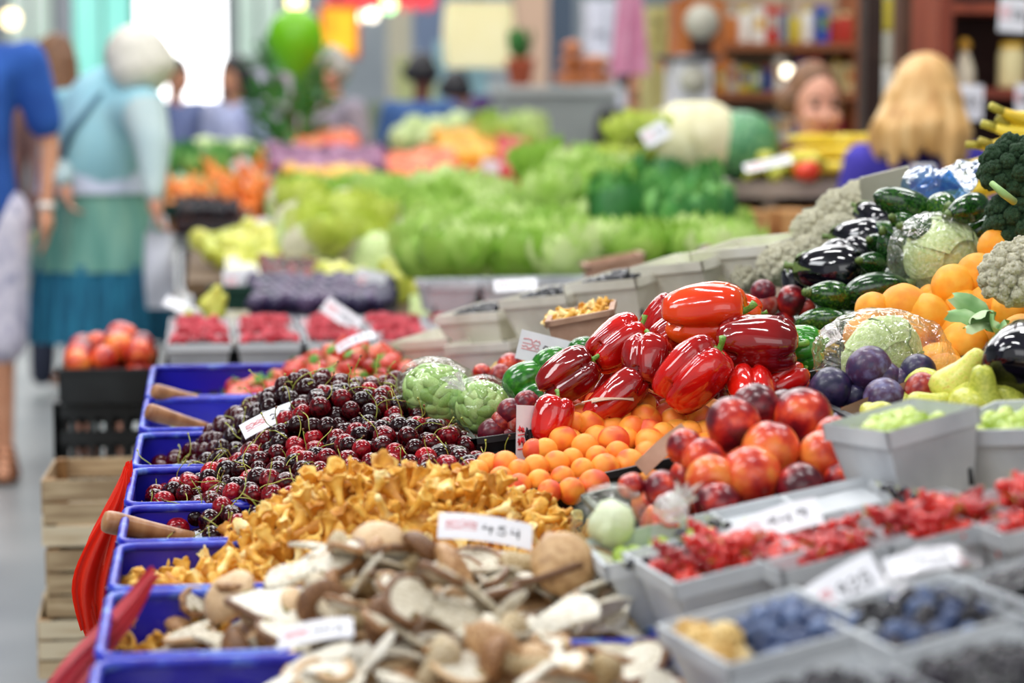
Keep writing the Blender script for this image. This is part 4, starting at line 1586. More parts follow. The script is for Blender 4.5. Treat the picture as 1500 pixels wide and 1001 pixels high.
# cauliflowers in the row behind, towards the left
for k, (x, y, r, s) in enumerate([(1150, 392, 42, 900), (1105, 408, 34, 880), (1200, 340, 42, 880), (1235, 310, 40, 880), (1190, 372, 34, 900), (1262, 292, 34, 870), (1060, 420, 30, 870), (1228, 345, 36, 900)]):
    o = obj('cauliflower', CAUL, P(x, y, s), look_axis(-.2, 1, .3), r / s, label='pale cauliflower in the row running up behind the eggplants', cat='cauliflower', group='cauliflowers behind the eggplants')
    obj('leaf', CLEAVES[k % 2], (0, 0, -.8), sc=1.1, parent=o)
# ------------------------------------------------------------------ punnets in front, right
def tp(x, y, yaw_=0, lift=0, kind='g', label='', group='grey berry punnets on the near board'):
    base = TPX(x, y, .078 + lift) - TQ @ Vector((0, 0, .075))
    return punnet(base, TQ @ Quaternion((0, 0, 1), math.radians(yaw_)), label, group, kind)


def strig(mat_name, mat, n=13, seed=0):
    """a little bunch of currants on a green stalk"""
    rnd = random.Random(seed)
    mb = MB()
    pts = [(0, 0, 0), (.006, .002, .012), (.004, -.002, .026), (0, 0, .04)]
    for i in range(n):
        t = i / n
        a = i * 2.4
        mb.ball((.006 * math.cos(a) * (1.2 - t), .006 * math.sin(a) * (1.2 - t), t * .036), .0046 * (1.1 - .4 * t), nu=6, nv=8)
    st = MB().tube(pts, .0007, 4)
    return mb.mesh(mat_name, mat), st.mesh('stalk', m_cstem)


RC = [strig('red_currants', m_rcur, 13, i) for i in range(3)]
BC = [strig('blackcurrants', m_bcur, 9, i) for i in range(2)]


def currants(pun, parts, name, n, label, group, region, seed, dome=.018):
    rnd = random.Random(seed)
    bpy.context.view_layer.update()
    mw = pun.matrix_world.copy()
    hw, hd = PW * .43, PD * .43
    x0, x1, y0, y1 = region[0] * hw, region[1] * hw, region[2] * hd, region[3] * hd
    for i in range(n):
        u, v = rnd.random(), rnd.random()
        x, y = x0 + (x1 - x0) * u, y0 + (y1 - y0) * v
        z = PH - .012 + dome * (1 - (2 * u - 1) ** 2) * (1 - (2 * v - 1) ** 2) - rnd.random() * .012
        m = rnd.choice(parts)
        o = obj(name, m[0], mw @ Vector((x, y, z)), Quaternion((0, 0, 1), rnd.uniform(0, 6.28)) @ Quaternion((0, 1, 0), rnd.uniform(1.0, 1.9)), 1.1, label=label, cat='currants', group=group)
        obj('stalk', m[1], parent=o)


def lining(pun, mat, label, z=.05):
    bpy.context.view_layer.update()
    mb = MB().param(lambda u, v: Vector(((u - .5) * PW * .88, (v - .5) * PD * .88, z + .004 * noise.noise(Vector((u * 9, v * 9, 1))))), 10, 10, wrap=False)
    o = obj('berry_layer', mb.mesh('berry_layer', mat), pun.matrix_world.translation, pun.rotation_quaternion, tuple(pun.scale), label=label, cat='berries', kind='stuff')
    return o


Y1 = 2.155
p1 = tp(1042, 808, 6, label='grey punnet of red currants at the left of the front row, blackcurrants at its back')
currants(p1, RC, 'red_currant_cluster', 34, 'cluster of red currants in the leftmost red currant punnet', 'red currants in the leftmost punnet', (-1, 1, -1, .35), 1, .024)
currants(p1, BC, 'blackcurrant_cluster', 12, 'cluster of blackcurrants at the back of the leftmost red currant punnet', 'blackcurrants in the leftmost punnet', (-1, 1, .45, 1), 2, .004)
lining(p1, m_rcur, 'red currants underneath in the leftmost punnet')
p2 = tp(1192, 790, 6, label='grey punnet of dark red currants, second in its row, price card above it')
currants(p2, RC, 'red_currant_cluster', 34, 'cluster of dark red currants in the punnet under the price card', 'red currants in the second punnet', (-1, 1, -1, 1), 3, .006)
lining(p2, m_rcur, 'red currants underneath in the second punnet')
p3 = tp(1345, 757, 6, lift=.0, label='grey punnet heaped with red currants, third in its row')
currants(p3, RC, 'red_currant_cluster', 40, 'cluster of red currants in the third punnet of the row', 'red currants in the third punnet', (-1, 1, -1, .7), 4, .03)
currants(p3, BC, 'blackcurrant_cluster', 10, 'cluster of blackcurrants behind the red ones in the third punnet', 'blackcurrants in the third punnet', (-.2, 1, .6, 1), 5, .01)
lining(p3, m_rcur, 'red currants underneath in the third punnet')
p4 = tp(1506, 738, 6, label='grey punnet of red currants cut by the right edge of the view')
currants(p4, RC, 'red_currant_cluster', 36, 'cluster of red currants in the punnet at the right edge', 'red currants in the rightmost punnet', (-1, 1, -1, 1), 6, .03)
lining(p4, m_rcur, 'red currants underneath in the rightmost punnet')
# grapes behind the currants
p5 = tp(1020, 776, 2, label='long grey punnet of green grapes in front of the nectarines')
p5.rotation_quaternion = TQ @ Quaternion((0, 0, 1), PI / 2)
p5.scale = (1, 1.25, 1)
fill(p5, [GRAPE], 'grape', .0095, 'green grape in the punnet in front of the nectarines', 'grape', 'green grapes in front of the nectarines', 1.2, .0, 3, base=-.01)
lining(p5, m_grape, 'green grapes underneath in front of the nectarines')
p6 = tp(1180, 738, 2, label='grey punnet edge to the right of the grapes, below the nectarines')
p6.rotation_quaternion = TQ @ Quaternion((0, 0, 1), PI / 2)
lining(p6, m_pulp, 'pale paper in the punnet below the nectarines', .066)
# blueberries in front
Y0 = 1.955
q1 = tp(1118, 915, 8, label='grey punnet of blueberries with golden berries at its left, lowest in the view')
fill(q1, [BLUEB], 'blueberry', .0085, 'dusty blue blueberry in the lower left punnet', 'blueberry', 'blueberries in the lower left punnet', 1.3, .014, 4, region=(-.35, .95, -.95, .9), cap=90)
fill(q1, [GOLDB], 'golden_berry', .0105, 'pale golden berry beside the blueberries', 'berry', 'golden berries in the lower left punnet', 1.2, .012, 5, region=(-.98, -.4, -.5, .95), cap=24)
lining(q1, m_blue, 'blueberries underneath in the lower left punnet')
q2 = tp(1350, 893, 8, label='grey punnet of dark blackberries under shiny film, lower right')
fill(q2, [BLUEB, BLACKB], 'blueberry', .0095, 'dark blue berry under the shiny film in the lower right punnet', 'berry', 'dark berries in the lower right punnet', 1.3, .012, 6, cap=90)
lining(q2, m_black, 'dark berries underneath in the lower right punnet')
q3 = tp(1545, 850, 8, label='grey punnet of dark currants at the lower right edge')
fill(q3, [CURR], 'blackcurrant', .006, 'small black currant in the punnet at the lower right edge', 'currant', 'blackcurrants at the lower right edge', 1.2, .012, 7, cap=120)
lining(q3, m_bcur, 'blackcurrants underneath at the lower right edge')
# clear film sheet over the dark berries
mb = MB().param(lambda u, v: Vector(((u - .5) * .08, (v - .5) * .06, .012 * noise.noise(Vector((u * 5, v * 5, 2))) + .02 * (1 - (2 * u - 1) ** 2))), 24, 24, wrap=False)
obj('film_sheet', mb.mesh('film_sheet', m_film), TPX(1370, 850, .10), TQ, label='shiny clear film laid over the dark berry punnet', cat='film')
# nearest row, only its back rims show
Ym = 1.775
r1 = tp(1210, 1020, 8, label='grey punnet of black berries at the very bottom of the view')
fill(r1, [BLACKB], 'blackberry', .009, 'blackberry in the bottom punnet', 'blackberry', 'blackberries in the bottom punnet', 1.2, .012, 8, cap=70)
lining(r1, m_black, 'blackberries underneath in the bottom punnet')
r2 = tp(1440, 985, 8, label='grey punnet at the bottom right corner of the view')
fill(r2, [BLACKB], 'blackberry', .009, 'blackberry in the bottom right punnet', 'blackberry', 'blackberries in the bottom right punnet', 1.2, .012, 9, cap=70)
lining(r2, m_black, 'blackberries underneath in the bottom right punnet')

# raised grape punnet at a corner angle, and its neighbour --------------------------------------------------
g1 = punnet(P(1338, 724, 1450), CQ @ Euler((math.radians(-86 + 5.9), math.radians(0), 0)).to_quaternion() if False else TQ @ Quaternion((0, 0, 1), math.radians(16)), 'grey punnet of green grapes set at an angle beside the nectarines', 'grape punnets at the right', 'g')
g1.scale = (.86, .72, 1.1)
fill(g1, [GRAPE], 'grape', .009, 'small pale green grape in the angled punnet', 'grape', 'green grapes in the angled punnet', 1.2, .006, 11, cap=80, base=-.006)
lining(g1, m_grape, 'green grapes underneath in the angled punnet', .055)
g2 = punnet(P(1530, 712, 1450), TQ @ Quaternion((0, 0, 1), math.radians(38)), 'grey punnet of green grapes at the right edge beside the pears', 'grape punnets at the right', 'g')
fill(g2, [GRAPE], 'grape', .009, 'small pale green grape in the punnet at the right edge', 'grape', 'green grapes at the right edge', 1.2, .006, 12, cap=70)
lining(g2, m_grape, 'green grapes underneath at the right edge', .055)
# low wooden rack the angled punnets stand on
bpy.context.view_layer.update()
mb = MB()
pa, pb = g1.location, g2.location
c = (pa + pb) / 2
mb.box((0, 0, -.006), (.36, .15, .010))
for sx in (-1, 1):
    mb.box((sx * .165, 0, -.022), (.012, .14, .022))
obj('punnet_rack', mb.mesh('punnet_rack', m_wood, False), c + Vector((.0, 0, -.002)), TQ, label='low wooden rack lifting the two angled grape punnets', cat='rack')
# ------------------------------------------------------------------ row of cream punnets behind the peppers
k = 0
for (x, y, s, yw, lab) in [(728, 508, 800, -38, 'cream punnet tipped up at the left end of the row behind the peppers'), (826, 486, 830, -38, 'second cream punnet of the row, dark berries in it'),
                           (924, 464, 850, -38, 'third cream punnet of the row, behind the chanterelle box'), (1020, 440, 860, -38, 'fourth cream punnet of the row, behind the top pepper'),
                           (1112, 418, 870, -38, 'fifth cream punnet of the row, beside the cauliflower')]:
    g = punnet(P(x, y, s), TQ @ Quaternion((0, 0, 1), math.radians(38)), lab, 'cream punnets behind the peppers', 'c')
    if k in (0, 1, 2):
        fill(g, [CURR], 'blackcurrant', .007, 'black currant in the row of cream punnets', 'currant', 'blackcurrants in the cream punnets', 1.0, .012, 30 + k, cap=45)
    lining(g, m_bcur if k < 3 else m_grape, 'dark berries filling the %s cream punnet' % ['first', 'second', 'third', 'fourth', 'fifth'][k], .058)
    k += 1
for (x, y, s, lab) in [(745, 552, 815, 'cream punnet underneath the tipped one'), (660, 545, 780, 'cream punnet standing behind the bean bags')]:
    punnet(P(x, y, s), TQ @ Quaternion((0, 0, 1), math.radians(38)), lab, 'lower cream punnets behind the beans', 'c')
# box of chanterelles behind the peppers, and loose ones left of it
cb = tray('cardboard_box', P(862, 512, 985), TQ @ Quaternion((0, 0, 1), math.radians(-12)), .095, .11, .055, m_tanc, 'small tan cardboard box of golden chanterelles behind the peppers', cat='box', t=.003, taper=.95)
rnd = random.Random(77)
for i in range(40):
    u, v = rnd.uniform(-1, 1), rnd.uniform(-1, 1)
    c = P(862, 512, 985) + TQ @ Vector((u * .042, v * .045, .045 + rnd.random() * .014))
    obj('chanterelle', CHAN[rnd.randrange(9)], c, rq(), .8, label='golden chanterelle in the small box behind the peppers', cat='mushroom', group='chanterelles in the small box')
for i in range(30):
    x = rnd.uniform(700, 835)
    c = P(x, 545 - (x - 700) * .34 + rnd.uniform(-6, 18), 930)
    obj('chanterelle', CHAN[rnd.randrange(9)], c, rq(), .75, label='loose golden chanterelle behind the avocados', cat='mushroom', group='chanterelles behind the avocados')

# ------------------------------------------------------------------ price cards
price_card(398, 612, 1060, 96, 34, (-48, 8, 24), 'white price card with dense black handwriting lying on the cherries', 3, .04)
price_card(797, 513, 1020, 78, 44, (-8, 0, -14), 'white price card with red and black handwriting behind the green avocados', 5)
price_card(770, 646, 1175, 34, 104, (-5, 38, -4), 'narrow folded price card standing upright between the cherries and the apricots', 7, .05)
price_card(897, 583, 1165, 62, 22, (-74, 0, 3), 'tan underside of a price card lying over the peppers', 0, .06, back=True)
mb = MB().tube([P(852, 590, 1165), P(930, 572, 1160)], .0011, 6)
obj('card_stick', mb.mesh('card_stick', m_pulp_w), label='thin pale stick of the price card over the peppers', cat='stick')
price_card(972, 656, 1290, 92, 26, (-20, 10, 40), 'brown back of a price card leaning against the apricots', 0, .10, back=True)
price_card(712, 775, 1450, 140, 46, (-40, 6, -8), 'blurred white price card with red writing on the chanterelles', 9, .06)
price_card(1128, 768, 1560, 150, 56, (-50, -6, 22), 'white price card with red and black writing over the currant punnets', 11, .08)
price_card(1232, 868, 1750, 130, 80, (-42, -8, 32), 'blurred price card with red writing between the two lower punnets', 13, .05)
price_card(1350, 822, 1760, 110, 44, (-50, 0, 12), 'shiny blank price card over the dark berries', 15, .05, kind=0)
price_card(1400, 985, 1850, 150, 60, (-50, 0, -8), 'blurred white price card at the bottom right edge', 17, .05)
price_card(462, 925, 1720, 110, 46, (-58, 0, 10), 'glossy price card sunk among the sliced mushrooms', 19, .05)
price_card(520, 498, 830, 60, 20, (-50, 0, 22), 'small tilted price card on the strawberries', 21, .08)
price_card(1215, 492, 1065, 30, 26, (-20, 0, 30), 'small white card corner by the wax beans', 23, 0, kind=0)

# ------------------------------------------------------------------ knotted film bags in front
o = obj('film_bag', crumple('film_bag', m_bagfilm, (.038, .038, .030), .14, 3), P(895, 768, 1480), CE(0, 0, 12), label='crumpled clear bag with pale green contents between mushrooms and grapes', cat='bag')
obj('contents', MB().ball((0, 0, -.002), .024, (1, 1, .7), nz=.3, ns=4).mesh('contents', m_caul), parent=o)
mb = MB()
tuft_into(mb, (0, 0, -.01), (.1, .1, 1), .045, .012, 2)
mb.ball((0, 0, -.012), .018, (1, 1, .8), nz=.3, ns=4)
o = obj('knotted_bag', mb.mesh('knotted_bag', film('knot_film', '#ffffff', .5, 60, 1, .01)), P(985, 742, 1480), CE(-20, 0, -15), label='twisted white top of a clear bag with a red tie, before the nectarines', cat='bag')
obj('red_tie', MB().tube([(-.014, -.01, -.014), (0, -.016, -.012), (.012, -.012, -.014)], .003, 6).mesh('red_tie', m_redbag), parent=o)

# ------------------------------------------------------------------ red carrier bags on the crate edge
def bag_sheet(k, s, top, bl, br, zt):
    """one hanging pleated bag sheet from the hook point down to its open edge"""
    rnd = random.Random(k)
    mb = MB()

    def fn(u, v):
        w = sm(0, .8, v) * .9 + .1
        tx, ty = top
        lx, ly = bl
        rx, ry = br
        e = u
        x = tx + (lx - tx) * (1 - e) * w + (rx - tx) * e * w - 22 * math.sin(v * PI) * (1 - e) + 4 * math.sin(v * 5 + k)
        y = ty + ((ly + (ry - ly) * e) - ty) * v
        p = P(float(x), float(y), s)
        p.y += k * .007 + .016 * math.sin(u * 14 + k * .5) * float(w)
        return p
    mb.param(fn, 10, 16, wrap=False)
    return mb.mesh('carrier_bag', m_redbag)


for k in range(14):
    f = k / 13
    o = obj('carrier_bag', bag_sheet(k, 1120, (189, 690), (122 + 40 * f, 925 + 14 * math.sin(k)), (166 + 22 * f, 940 - 30 * f + 10 * math.sin(k * 2)), 0),
            label='red plastic carrier bag hanging folded from the blue crate edge', cat='bag', group='red carrier bags hanging at the stall edge')
mb = MB()


def fn(u, v):
    x = 228 + (88 - 228) * u ** .8 + 10 * math.sin(u * 6) + (v - .5) * (14 + 46 * u)
    y = 838 + (1040 - 838) * u + (v - .5) * 16
    return P(x, y, 1500) + Vector((0, .01 * math.sin(v * 9 + u * 4), 0))


mb.param(fn, 22, 8, wrap=False)
obj('carrier_bag', mb.mesh('carrier_bag', m_pinkbag), label='pinkish red plastic bag strip tied over the nearest crate corner', cat='bag')

# ------------------------------------------------------------------ wooden and black crates beside the stall
def veneer_crate(loc, W, D, H, yaw_, label, seed):
    rnd = random.Random(seed)
    r = empty('wooden_crate', loc, Quaternion((0, 0, 1), yaw_), label=label, cat='crate', group='stack of thin wooden crates in the aisle')
    for sx in (-1, 1):
        for sy in (-1, 1):
            obj('corner_post', MB().box((sx * (W / 2 - .012), sy * (D / 2 - .012), H / 2), (.022, .022, H)).mesh('corner_post', m_woodd, False), parent=r)
    for sy in (-1, 1):
        for z, h in ((.155, .30), (.495, .30), (.84, .30)):
            obj('slat', MB().box((0, sy * (D / 2 + .002), H * z), (W, .004, H * h)).mesh('slat', m_wood, False), parent=r)
    for sx in (-1, 1):
        for z, h in ((.23, .42), (.73, .50)):
            obj('slat', MB().box((sx * (W / 2 + .002), 0, H * z), (.004, D, H * h)).mesh('slat', m_wood, False), parent=r)
    obj('base', MB().box((0, 0, .004), (W - .01, D - .01, .006)).mesh('base', m_wood, False), parent=r)
    return r


z = 0
hs = [.12, .12, .12, .135, .135]
names = ['wooden crate at the bottom of the stack beside the stall', 'wooden crate second from the floor in the stack', 'wooden crate in the middle of the stack, pushed out to the left', 'wooden crate second from the top of the stack', 'topmost wooden crate of the stack beside the hanging red bags']
for k, (h, lab) in enumerate(zip(hs, names)):
    veneer_crate((-.125 + [-.015, .005, -.02, 0, -.002][k], 4.60 + .01 * k, z), .37, .28, h - .004, [.03, -.02, .02, 0, -.03][k], lab, k)
    z += h
mb = MB()
shell(mb, .10, .12, .03, .003, .95)
obj('tub', mb.mesh('tub', M('teal_plastic', '#1f8aa8', rough=.4), False), (-.33, 4.45, 0.02), label='teal plastic tub beside the wooden crates', cat='tub')


def black_crate(loc, W, D, H, label):
    r = empty('stacking_crate', loc, label=label, cat='crate', group='black stacking crates')
    for sy in (-1, 1):
        mb = MB()
        for z in (.08, .36, .64, .92):
            mb.box((0, sy * D / 2, H * z), (W, .012, H * .14))
        for i in range(7):
            mb.box((-W / 2 + W * i / 6, sy * D / 2, H / 2), (.014, .014, H))
        obj('side_panel', mb.mesh('side_panel', m_blackp, False), parent=r)
    for sx in (-1, 1):
        mb = MB()
        for z in (.08, .36, .64, .92):
            mb.box((sx * W / 2, 0, H * z), (.012, D, H * .14))
        for i in range(5):
            mb.box((sx * W / 2, -D / 2 + D * i / 4, H / 2), (.014, .014, H))
        obj('side_panel', mb.mesh('side_panel', m_blackp, False), parent=r)
    obj('base', MB().box((0, 0, .006), (W, D, .01)).mesh('base', m_blackp, False), parent=r)
    return r


for k in range(3):
    black_crate((-.225, 5.50, .0 + k * .225), .23, .36, .22, ['black slotted crate on the floor behind the wooden crates', 'black slotted crate second in the black stack', 'black slotted crate third in the black stack, under the fruit tray'][k])
tray('fruit_tray', (-.218, 5.45, .678), Quaternion(), .225, .42, .075, m_blackp, 'shallow black tray of nectarines jutting into the aisle on top of the black crates', t=.006, taper=.97)
nn = heap(-.322, -.118, 5.25, 5.65, lambda x, y: .785 + .035 * np.exp(-((x + .20) / .10) ** 2) + 0 * y, .033, 1.3, 50)
for i, p in enumerate(nn):
    obj('nectarine', NECT, p, rq(), .034 * random.uniform(.92, 1.08), label='red and yellow nectarine in the black aisle tray', cat='nectarine', group='nectarines in the aisle tray')
# ------------------------------------------------------------------ the hall: floor, walls, ceiling
m_floor = M('hall_floor', ['#6f7478', '#868a8c', '#9a9c9c'], rough=.35, scale=1.2, bump=.05, spec=.5)
m_wallm = M('hall_wall', ['#9aa2a8', '#b4bcc0'], rough=.8, scale=.8)
m_ceil = M('hall_ceiling', ['#b0b4b8', '#c8ccd0'], rough=.9, scale=.5)
m_white = M('bright_daylight', '#ffffff', emit=3.2)
m_teal = M('teal_glazing', ['#7fd8c8', '#a4e8dc'], rough=.3, scale=.6, emit=.75)
m_pale = M('pale_glazing', ['#b4cabc', '#d8e4da'], rough=.3, scale=.8, emit=.55)
m_dgrey = M('dark_grey_frame', '#54585e', rough=.6)

YB = 33.0


def struct(name, mb, mat, smooth=False, parent=None, label=None):
    return obj(name, mb.mesh(name, mat, smooth), kind='structure' if parent is None else None, parent=parent, label=label)


struct('floor', MB().box((2, 16, -.05), (22, 38, .1)), m_floor)
struct('ceiling', MB().box((2, 16, 6.3), (22, 38, .1)), m_ceil)
struct('wall_left', MB().box((-9.05, 16, 3.1), (.1, 38, 6.3)), m_wallm)
struct('wall_right', MB().box((13.05, 16, 3.1), (.1, 38, 6.3)), m_wallm)


def bx(px, py, y):
    return GY(px, py, y)


def panel(name, px0, py0, px1, py1, y, th, mat, kind='structure', label=None, cat=None, group=None, parent=None):
    a, b = bx(px0, py1, y), bx(px1, py0, y)
    mb = MB().box(((b.x - a.x) / 2 * 0 , 0, 0), (b.x - a.x, th, b.z - a.z))
    return obj(name, mb.mesh(name, mat, False), ((a.x + b.x) / 2, y, (a.z + b.z) / 2), parent=parent, kind=kind, label=label, cat=cat, group=group)


# back wall built round its openings (x ranges in metres at the wall)
ox = lambda px: bx(px, 150, YB).x
cuts = [('teal', ox(108), ox(198), 0, 4.2), ('door', ox(200), ox(333), 0, 4.4), ('w1', ox(12), ox(82), 2.2, 3.6), ('w2', ox(346), ox(412), 2.0, 3.6)]
mb = MB()
segs = sorted(cuts, key=lambda c: c[1])
x = -9.0
for nm, a, b, z0, z1 in segs:
    if a > x:
        mb.box(((x + a) / 2, YB, 3.15), (a - x, .3, 6.3))
    if z0 > 0:
        mb.box(((a + b) / 2, YB, z0 / 2), (b - a, .3, z0))
    mb.box(((a + b) / 2, YB, (z1 + 6.3) / 2), (b - a, .3, 6.3 - z1))
    x = b
mb.box(((x + 13) / 2, YB, 3.15), (13 - x, .3, 6.3))
struct('wall_back', mb, m_wallm)
for i, (nm, a, b, z0, z1) in enumerate(segs):
    mat = {'teal': m_teal, 'door': m_white, 'w1': m_pale, 'w2': m_pale}[nm]
    n = 'door_1' if nm == 'door' else 'window_%d' % (i + 1)
    w = empty(n, ((a + b) / 2, YB + .02, (z0 + z1) / 2), kind='structure')
    obj('pane', MB().box((0, 0, 0), (b - a, .02, z1 - z0)).mesh('pane', mat, False), parent=w)
    fr = MB()
    for sx in (-1, 1):
        fr.box((sx * (b - a) / 2, -.17, 0), (.05, .06, z1 - z0))
    fr.box((0, -.17, (z1 - z0) / 2), (b - a, .06, .06))
    if nm != 'door':
        fr.box((0, -.17, 0), (.04, .05, z1 - z0))
    obj('frame', fr.mesh('frame', m_dgrey, False), parent=w)

# ------------------------------------------------------------------ people
m_skin = M('skin', ['#c98a68', '#dca07e'], rough=.55, scale=12, sss=.1)
m_skin2 = M('skin_pink', ['#d8957e', '#e6ac92'], rough=.55, scale=12, sss=.1)
m_eye = M('eye', '#18120e', rough=.2)
m_lip = M('lips', '#a85048', rough=.5)


def blob(name, caps, balls, mat, voxel=.014, smooth=6, extra=None):
    """one continuous surface grown from tapered limbs (a, b, ra, rb) and ellipsoids (c, r, scale)"""
    mb = MB()
    for a, b, ra, rb in caps:
        a, b = Vector(a), Vector(b)
        n = max(3, int((b - a).length / .03))
        pts = [a.lerp(b, i / n) for i in range(n + 1)]
        mb.tube(pts, [ra + (rb - ra) * i / n for i in range(n + 1)], 14)
        mb.ball(a, ra, nu=8, nv=12)
        mb.ball(b, rb, nu=8, nv=12)
    for c, r, sc, rot in balls:
        mb.ball(c, r, sc, rot, nu=12, nv=16)
    me = mb.mesh(name, mat)
    t = bpy.data.objects.new('tmp', me)
    COL.objects.link(t)
    m = t.modifiers.new('r', 'REMESH')
    m.mode = 'VOXEL'
    m.voxel_size = voxel
    m.use_smooth_shade = True
    if smooth:
        k = t.modifiers.new('s', 'SMOOTH')
        k.iterations = smooth
        k.factor = .6
    bpy.context.view_layer.update()
    ev = t.evaluated_get(bpy.context.evaluated_depsgraph_get())
    out = bpy.data.meshes.new_from_object(ev)
    out.name = name
    bpy.data.objects.remove(t)
    if not out.materials:
        out.materials.append(mat)
    for p in out.polygons:
        p.use_smooth = True
    return out


def hand_caps(wrist, d, side, curl=.4, s=1.0):
    """palm and five bent fingers; d points along the hand, side towards the thumb"""
    w, d, sd = Vector(wrist), Vector(d).normalized(), Vector(side).normalized()
    nrm = d.cross(sd).normalized()
    caps = [(w, w + d * .045 * s, .024 * s, .030 * s), (w + d * .03 * s + sd * .02 * s, w + d * .08 * s + sd * .026 * s, .017 * s, .013 * s), (w + d * .03 * s - sd * .02 * s, w + d * .08 * s - sd * .028 * s, .017 * s, .012 * s),
            (w + d * .04 * s, w + d * .085 * s, .02 * s, .014 * s)]
    for i, (o, l) in enumerate([(.028, .066), (.010, .076), (-.009, .070), (-.027, .054)]):
        p = w + d * .085 * s + sd * o * s
        dd = d
        for j in range(3):
            a = curl * (j + .6)
            dd = (d * math.cos(a) + nrm * math.sin(a)).normalized()
            q = p + dd * l * s / 3 * (1.15 - .15 * j)
            caps.append((p, q, (.0088 - .0008 * j) * s, (.0082 - .001 * j) * s))
            p = q
    p = w + d * .025 * s + sd * .024 * s
    for j in range(3):
        dd = (d * (.55 + .2 * j) + sd * (.75 - .3 * j) + nrm * .25 * j).normalized()
        q = p + dd * .028 * s
        caps.append((p, q, (.012 - .001 * j) * s, (.0105 - .001 * j) * s))
        p = q
    return caps


def head_parts(c, q, s=1.0):
    """ellipsoids for skull, jaw, nose, ears in the head's own frame: -Y is the face"""
    c = Vector(c)
    T = lambda v: c + q @ (Vector(v) * s)
    balls = [(T((0, .012, .02)), .098 * s, (.80, .98, 1.08), q), (T((0, -.030, -.055)), .062 * s, (.92, 1, 1.05), q), (T((0, -.052, -.088)), .028 * s, (1, .9, .8), q),
             (T((0, -.100, -.018)), .014 * s, (.9, 1.1, 1.5), q), (T((0, -.108, -.034)), .015 * s, (1.1, 1, .8), q), (T((.035, -.07, -.03)), .03 * s, (1, .8, .9), q), (T((-.035, -.07, -.03)), .03 * s, (1, .8, .9), q)]
    for sx in (-1, 1):
        balls.append((T((sx * .081, .012, -.01)), .022 * s, (.4, .8, 1.3), q))
    return balls, T


def face_bits(T, q, s, parent):
    e = MB()
    for sx in (-1, 1):
        e.ball(T((sx * .032, -.083, .008)), .0105 * s, nu=6, nv=8)
        e.tube([T((sx * .018, -.096, .030)), T((sx * .034, -.098, .035)), T((sx * .050, -.088, .030))], .0035 * s, 5)
    obj('eyes', e.mesh('eyes', m_eye), parent=parent)
    l = MB().tube([T((-.022, -.090, -.062)), T((-.008, -.100, -.059)), T((.008, -.100, -.059)), T((.022, -.090, -.062))], .0055 * s, 6)
    obj('mouth', l.mesh('mouth', m_lip), parent=parent)


def hair_mesh(T, q, s, mat, length=0., volume=1.0, flare=1.15):
    """cap of hair over the skull, falling back and down by length"""
    caps, balls = [], [(T((0, .026, .040)), .104 * s * volume, (.86, 1.0, 1.04), q)]
    for a in range(-4, 5):
        an = a / 4 * 1.9
        x, y = .082 * math.sin(an), .035 + .072 * math.cos(an)
        balls.append((T((x, y, .01)), .036 * s * volume, (1, 1, 1.4), q))
        if length > 0:
            p = T((x, y, .0))
            z1 = T((x * flare, y * (.5 + flare / 2), -length * (1 + .15 * math.sin(a * 2.3))))
            mid = p.lerp(z1, .5) + (T((x * 1.25, y * 1.2, 0)) - T((x, y, 0)))
            caps.append((p, mid, .038 * s, .036 * s))
            caps.append((mid, z1, .036 * s, .018 * s))
    m = blob('hair', caps, balls, mat, .012, 3)
    return m


def local(o_loc, pts):
    return [tuple(Vector(p) - Vector(o_loc)) for p in pts]


def person(base, label, spec, group=None):
    """spec gives joints relative to the base point on the floor"""
    r = None
    S = spec
    skin = S.get('skin', m_skin)
    caps = []
    J = S['joints']
    for a, b, ra, rb in S['skin_limbs']:
        caps.append((J[a], J[b], ra, rb))
    for w, d, sd, c in S.get('hands', []):
        caps += hand_caps(J[w], d, sd, c)
    hq = Euler([math.radians(v) for v in S.get('head_rot', (0, 0, 0))]).to_quaternion()
    balls, T = head_parts(J['head'], hq, S.get('hs', 1.0))
    body = blob('person', caps, balls, skin, .0095, 4)
    r = obj('person', body, base, label=label, cat='person', group=group)
    face_bits(T, hq, S.get('hs', 1.0), r)
    h = S.get('hair')
    if h:
        obj('hair', hair_mesh(T, hq, S.get('hs', 1.0), *h), parent=r)
    for nm, cp, bl, mat, vox in S.get('clothes', []):
        cc = [(J[a] if isinstance(a, str) else a, J[b] if isinstance(b, str) else b, ra, rb) for a, b, ra, rb in cp]
        obj(nm, blob(nm, cc, [(J[c] if isinstance(c, str) else c, rr, sc, None) for c, rr, sc in bl], mat, vox, 5), parent=r)
    return r


def standing(sh=1.42, hip=.93, w=.19, arms='down', turn=0, lean=0.0, armdir=None):
    J = dict(head=(0, -.02, sh + .22), neck=(0, .0, sh + .10), chest=(0, 0, sh - .10), belly=(0, 0, sh - .32), hip=(0, 0, hip),
             sl=(-w, 0, sh), sr=(w, 0, sh), el=(-w - .06, .02, sh - .29), er=(w + .06, .02, sh - .29), wl=(-w - .07, -.05, sh - .54), wr=(w + .07, -.05, sh - .54),
             hl=(-.095, 0, hip - .03), hr=(.095, 0, hip - .03), kl=(-.10, -.01, .49), kr=(.10, -.01, .49), al=(-.10, .02, .09), ar=(.10, .02, .09), tl=(-.11, -.14, .035), tr=(.11, -.14, .035))
    if arms == 'forward':
        J['el'], J['er'] = (-w - .04, -.10, sh - .26), (w + .04, -.10, sh - .26)
        J['wl'], J['wr'] = (-w + .02, -.32, sh - .30), (w - .02, -.32, sh - .30)
    c, s = math.cos(turn), math.sin(turn)
    return {k: (x * c - y * s, x * s + y * c, z) for k, (x, y, z) in J.items()}


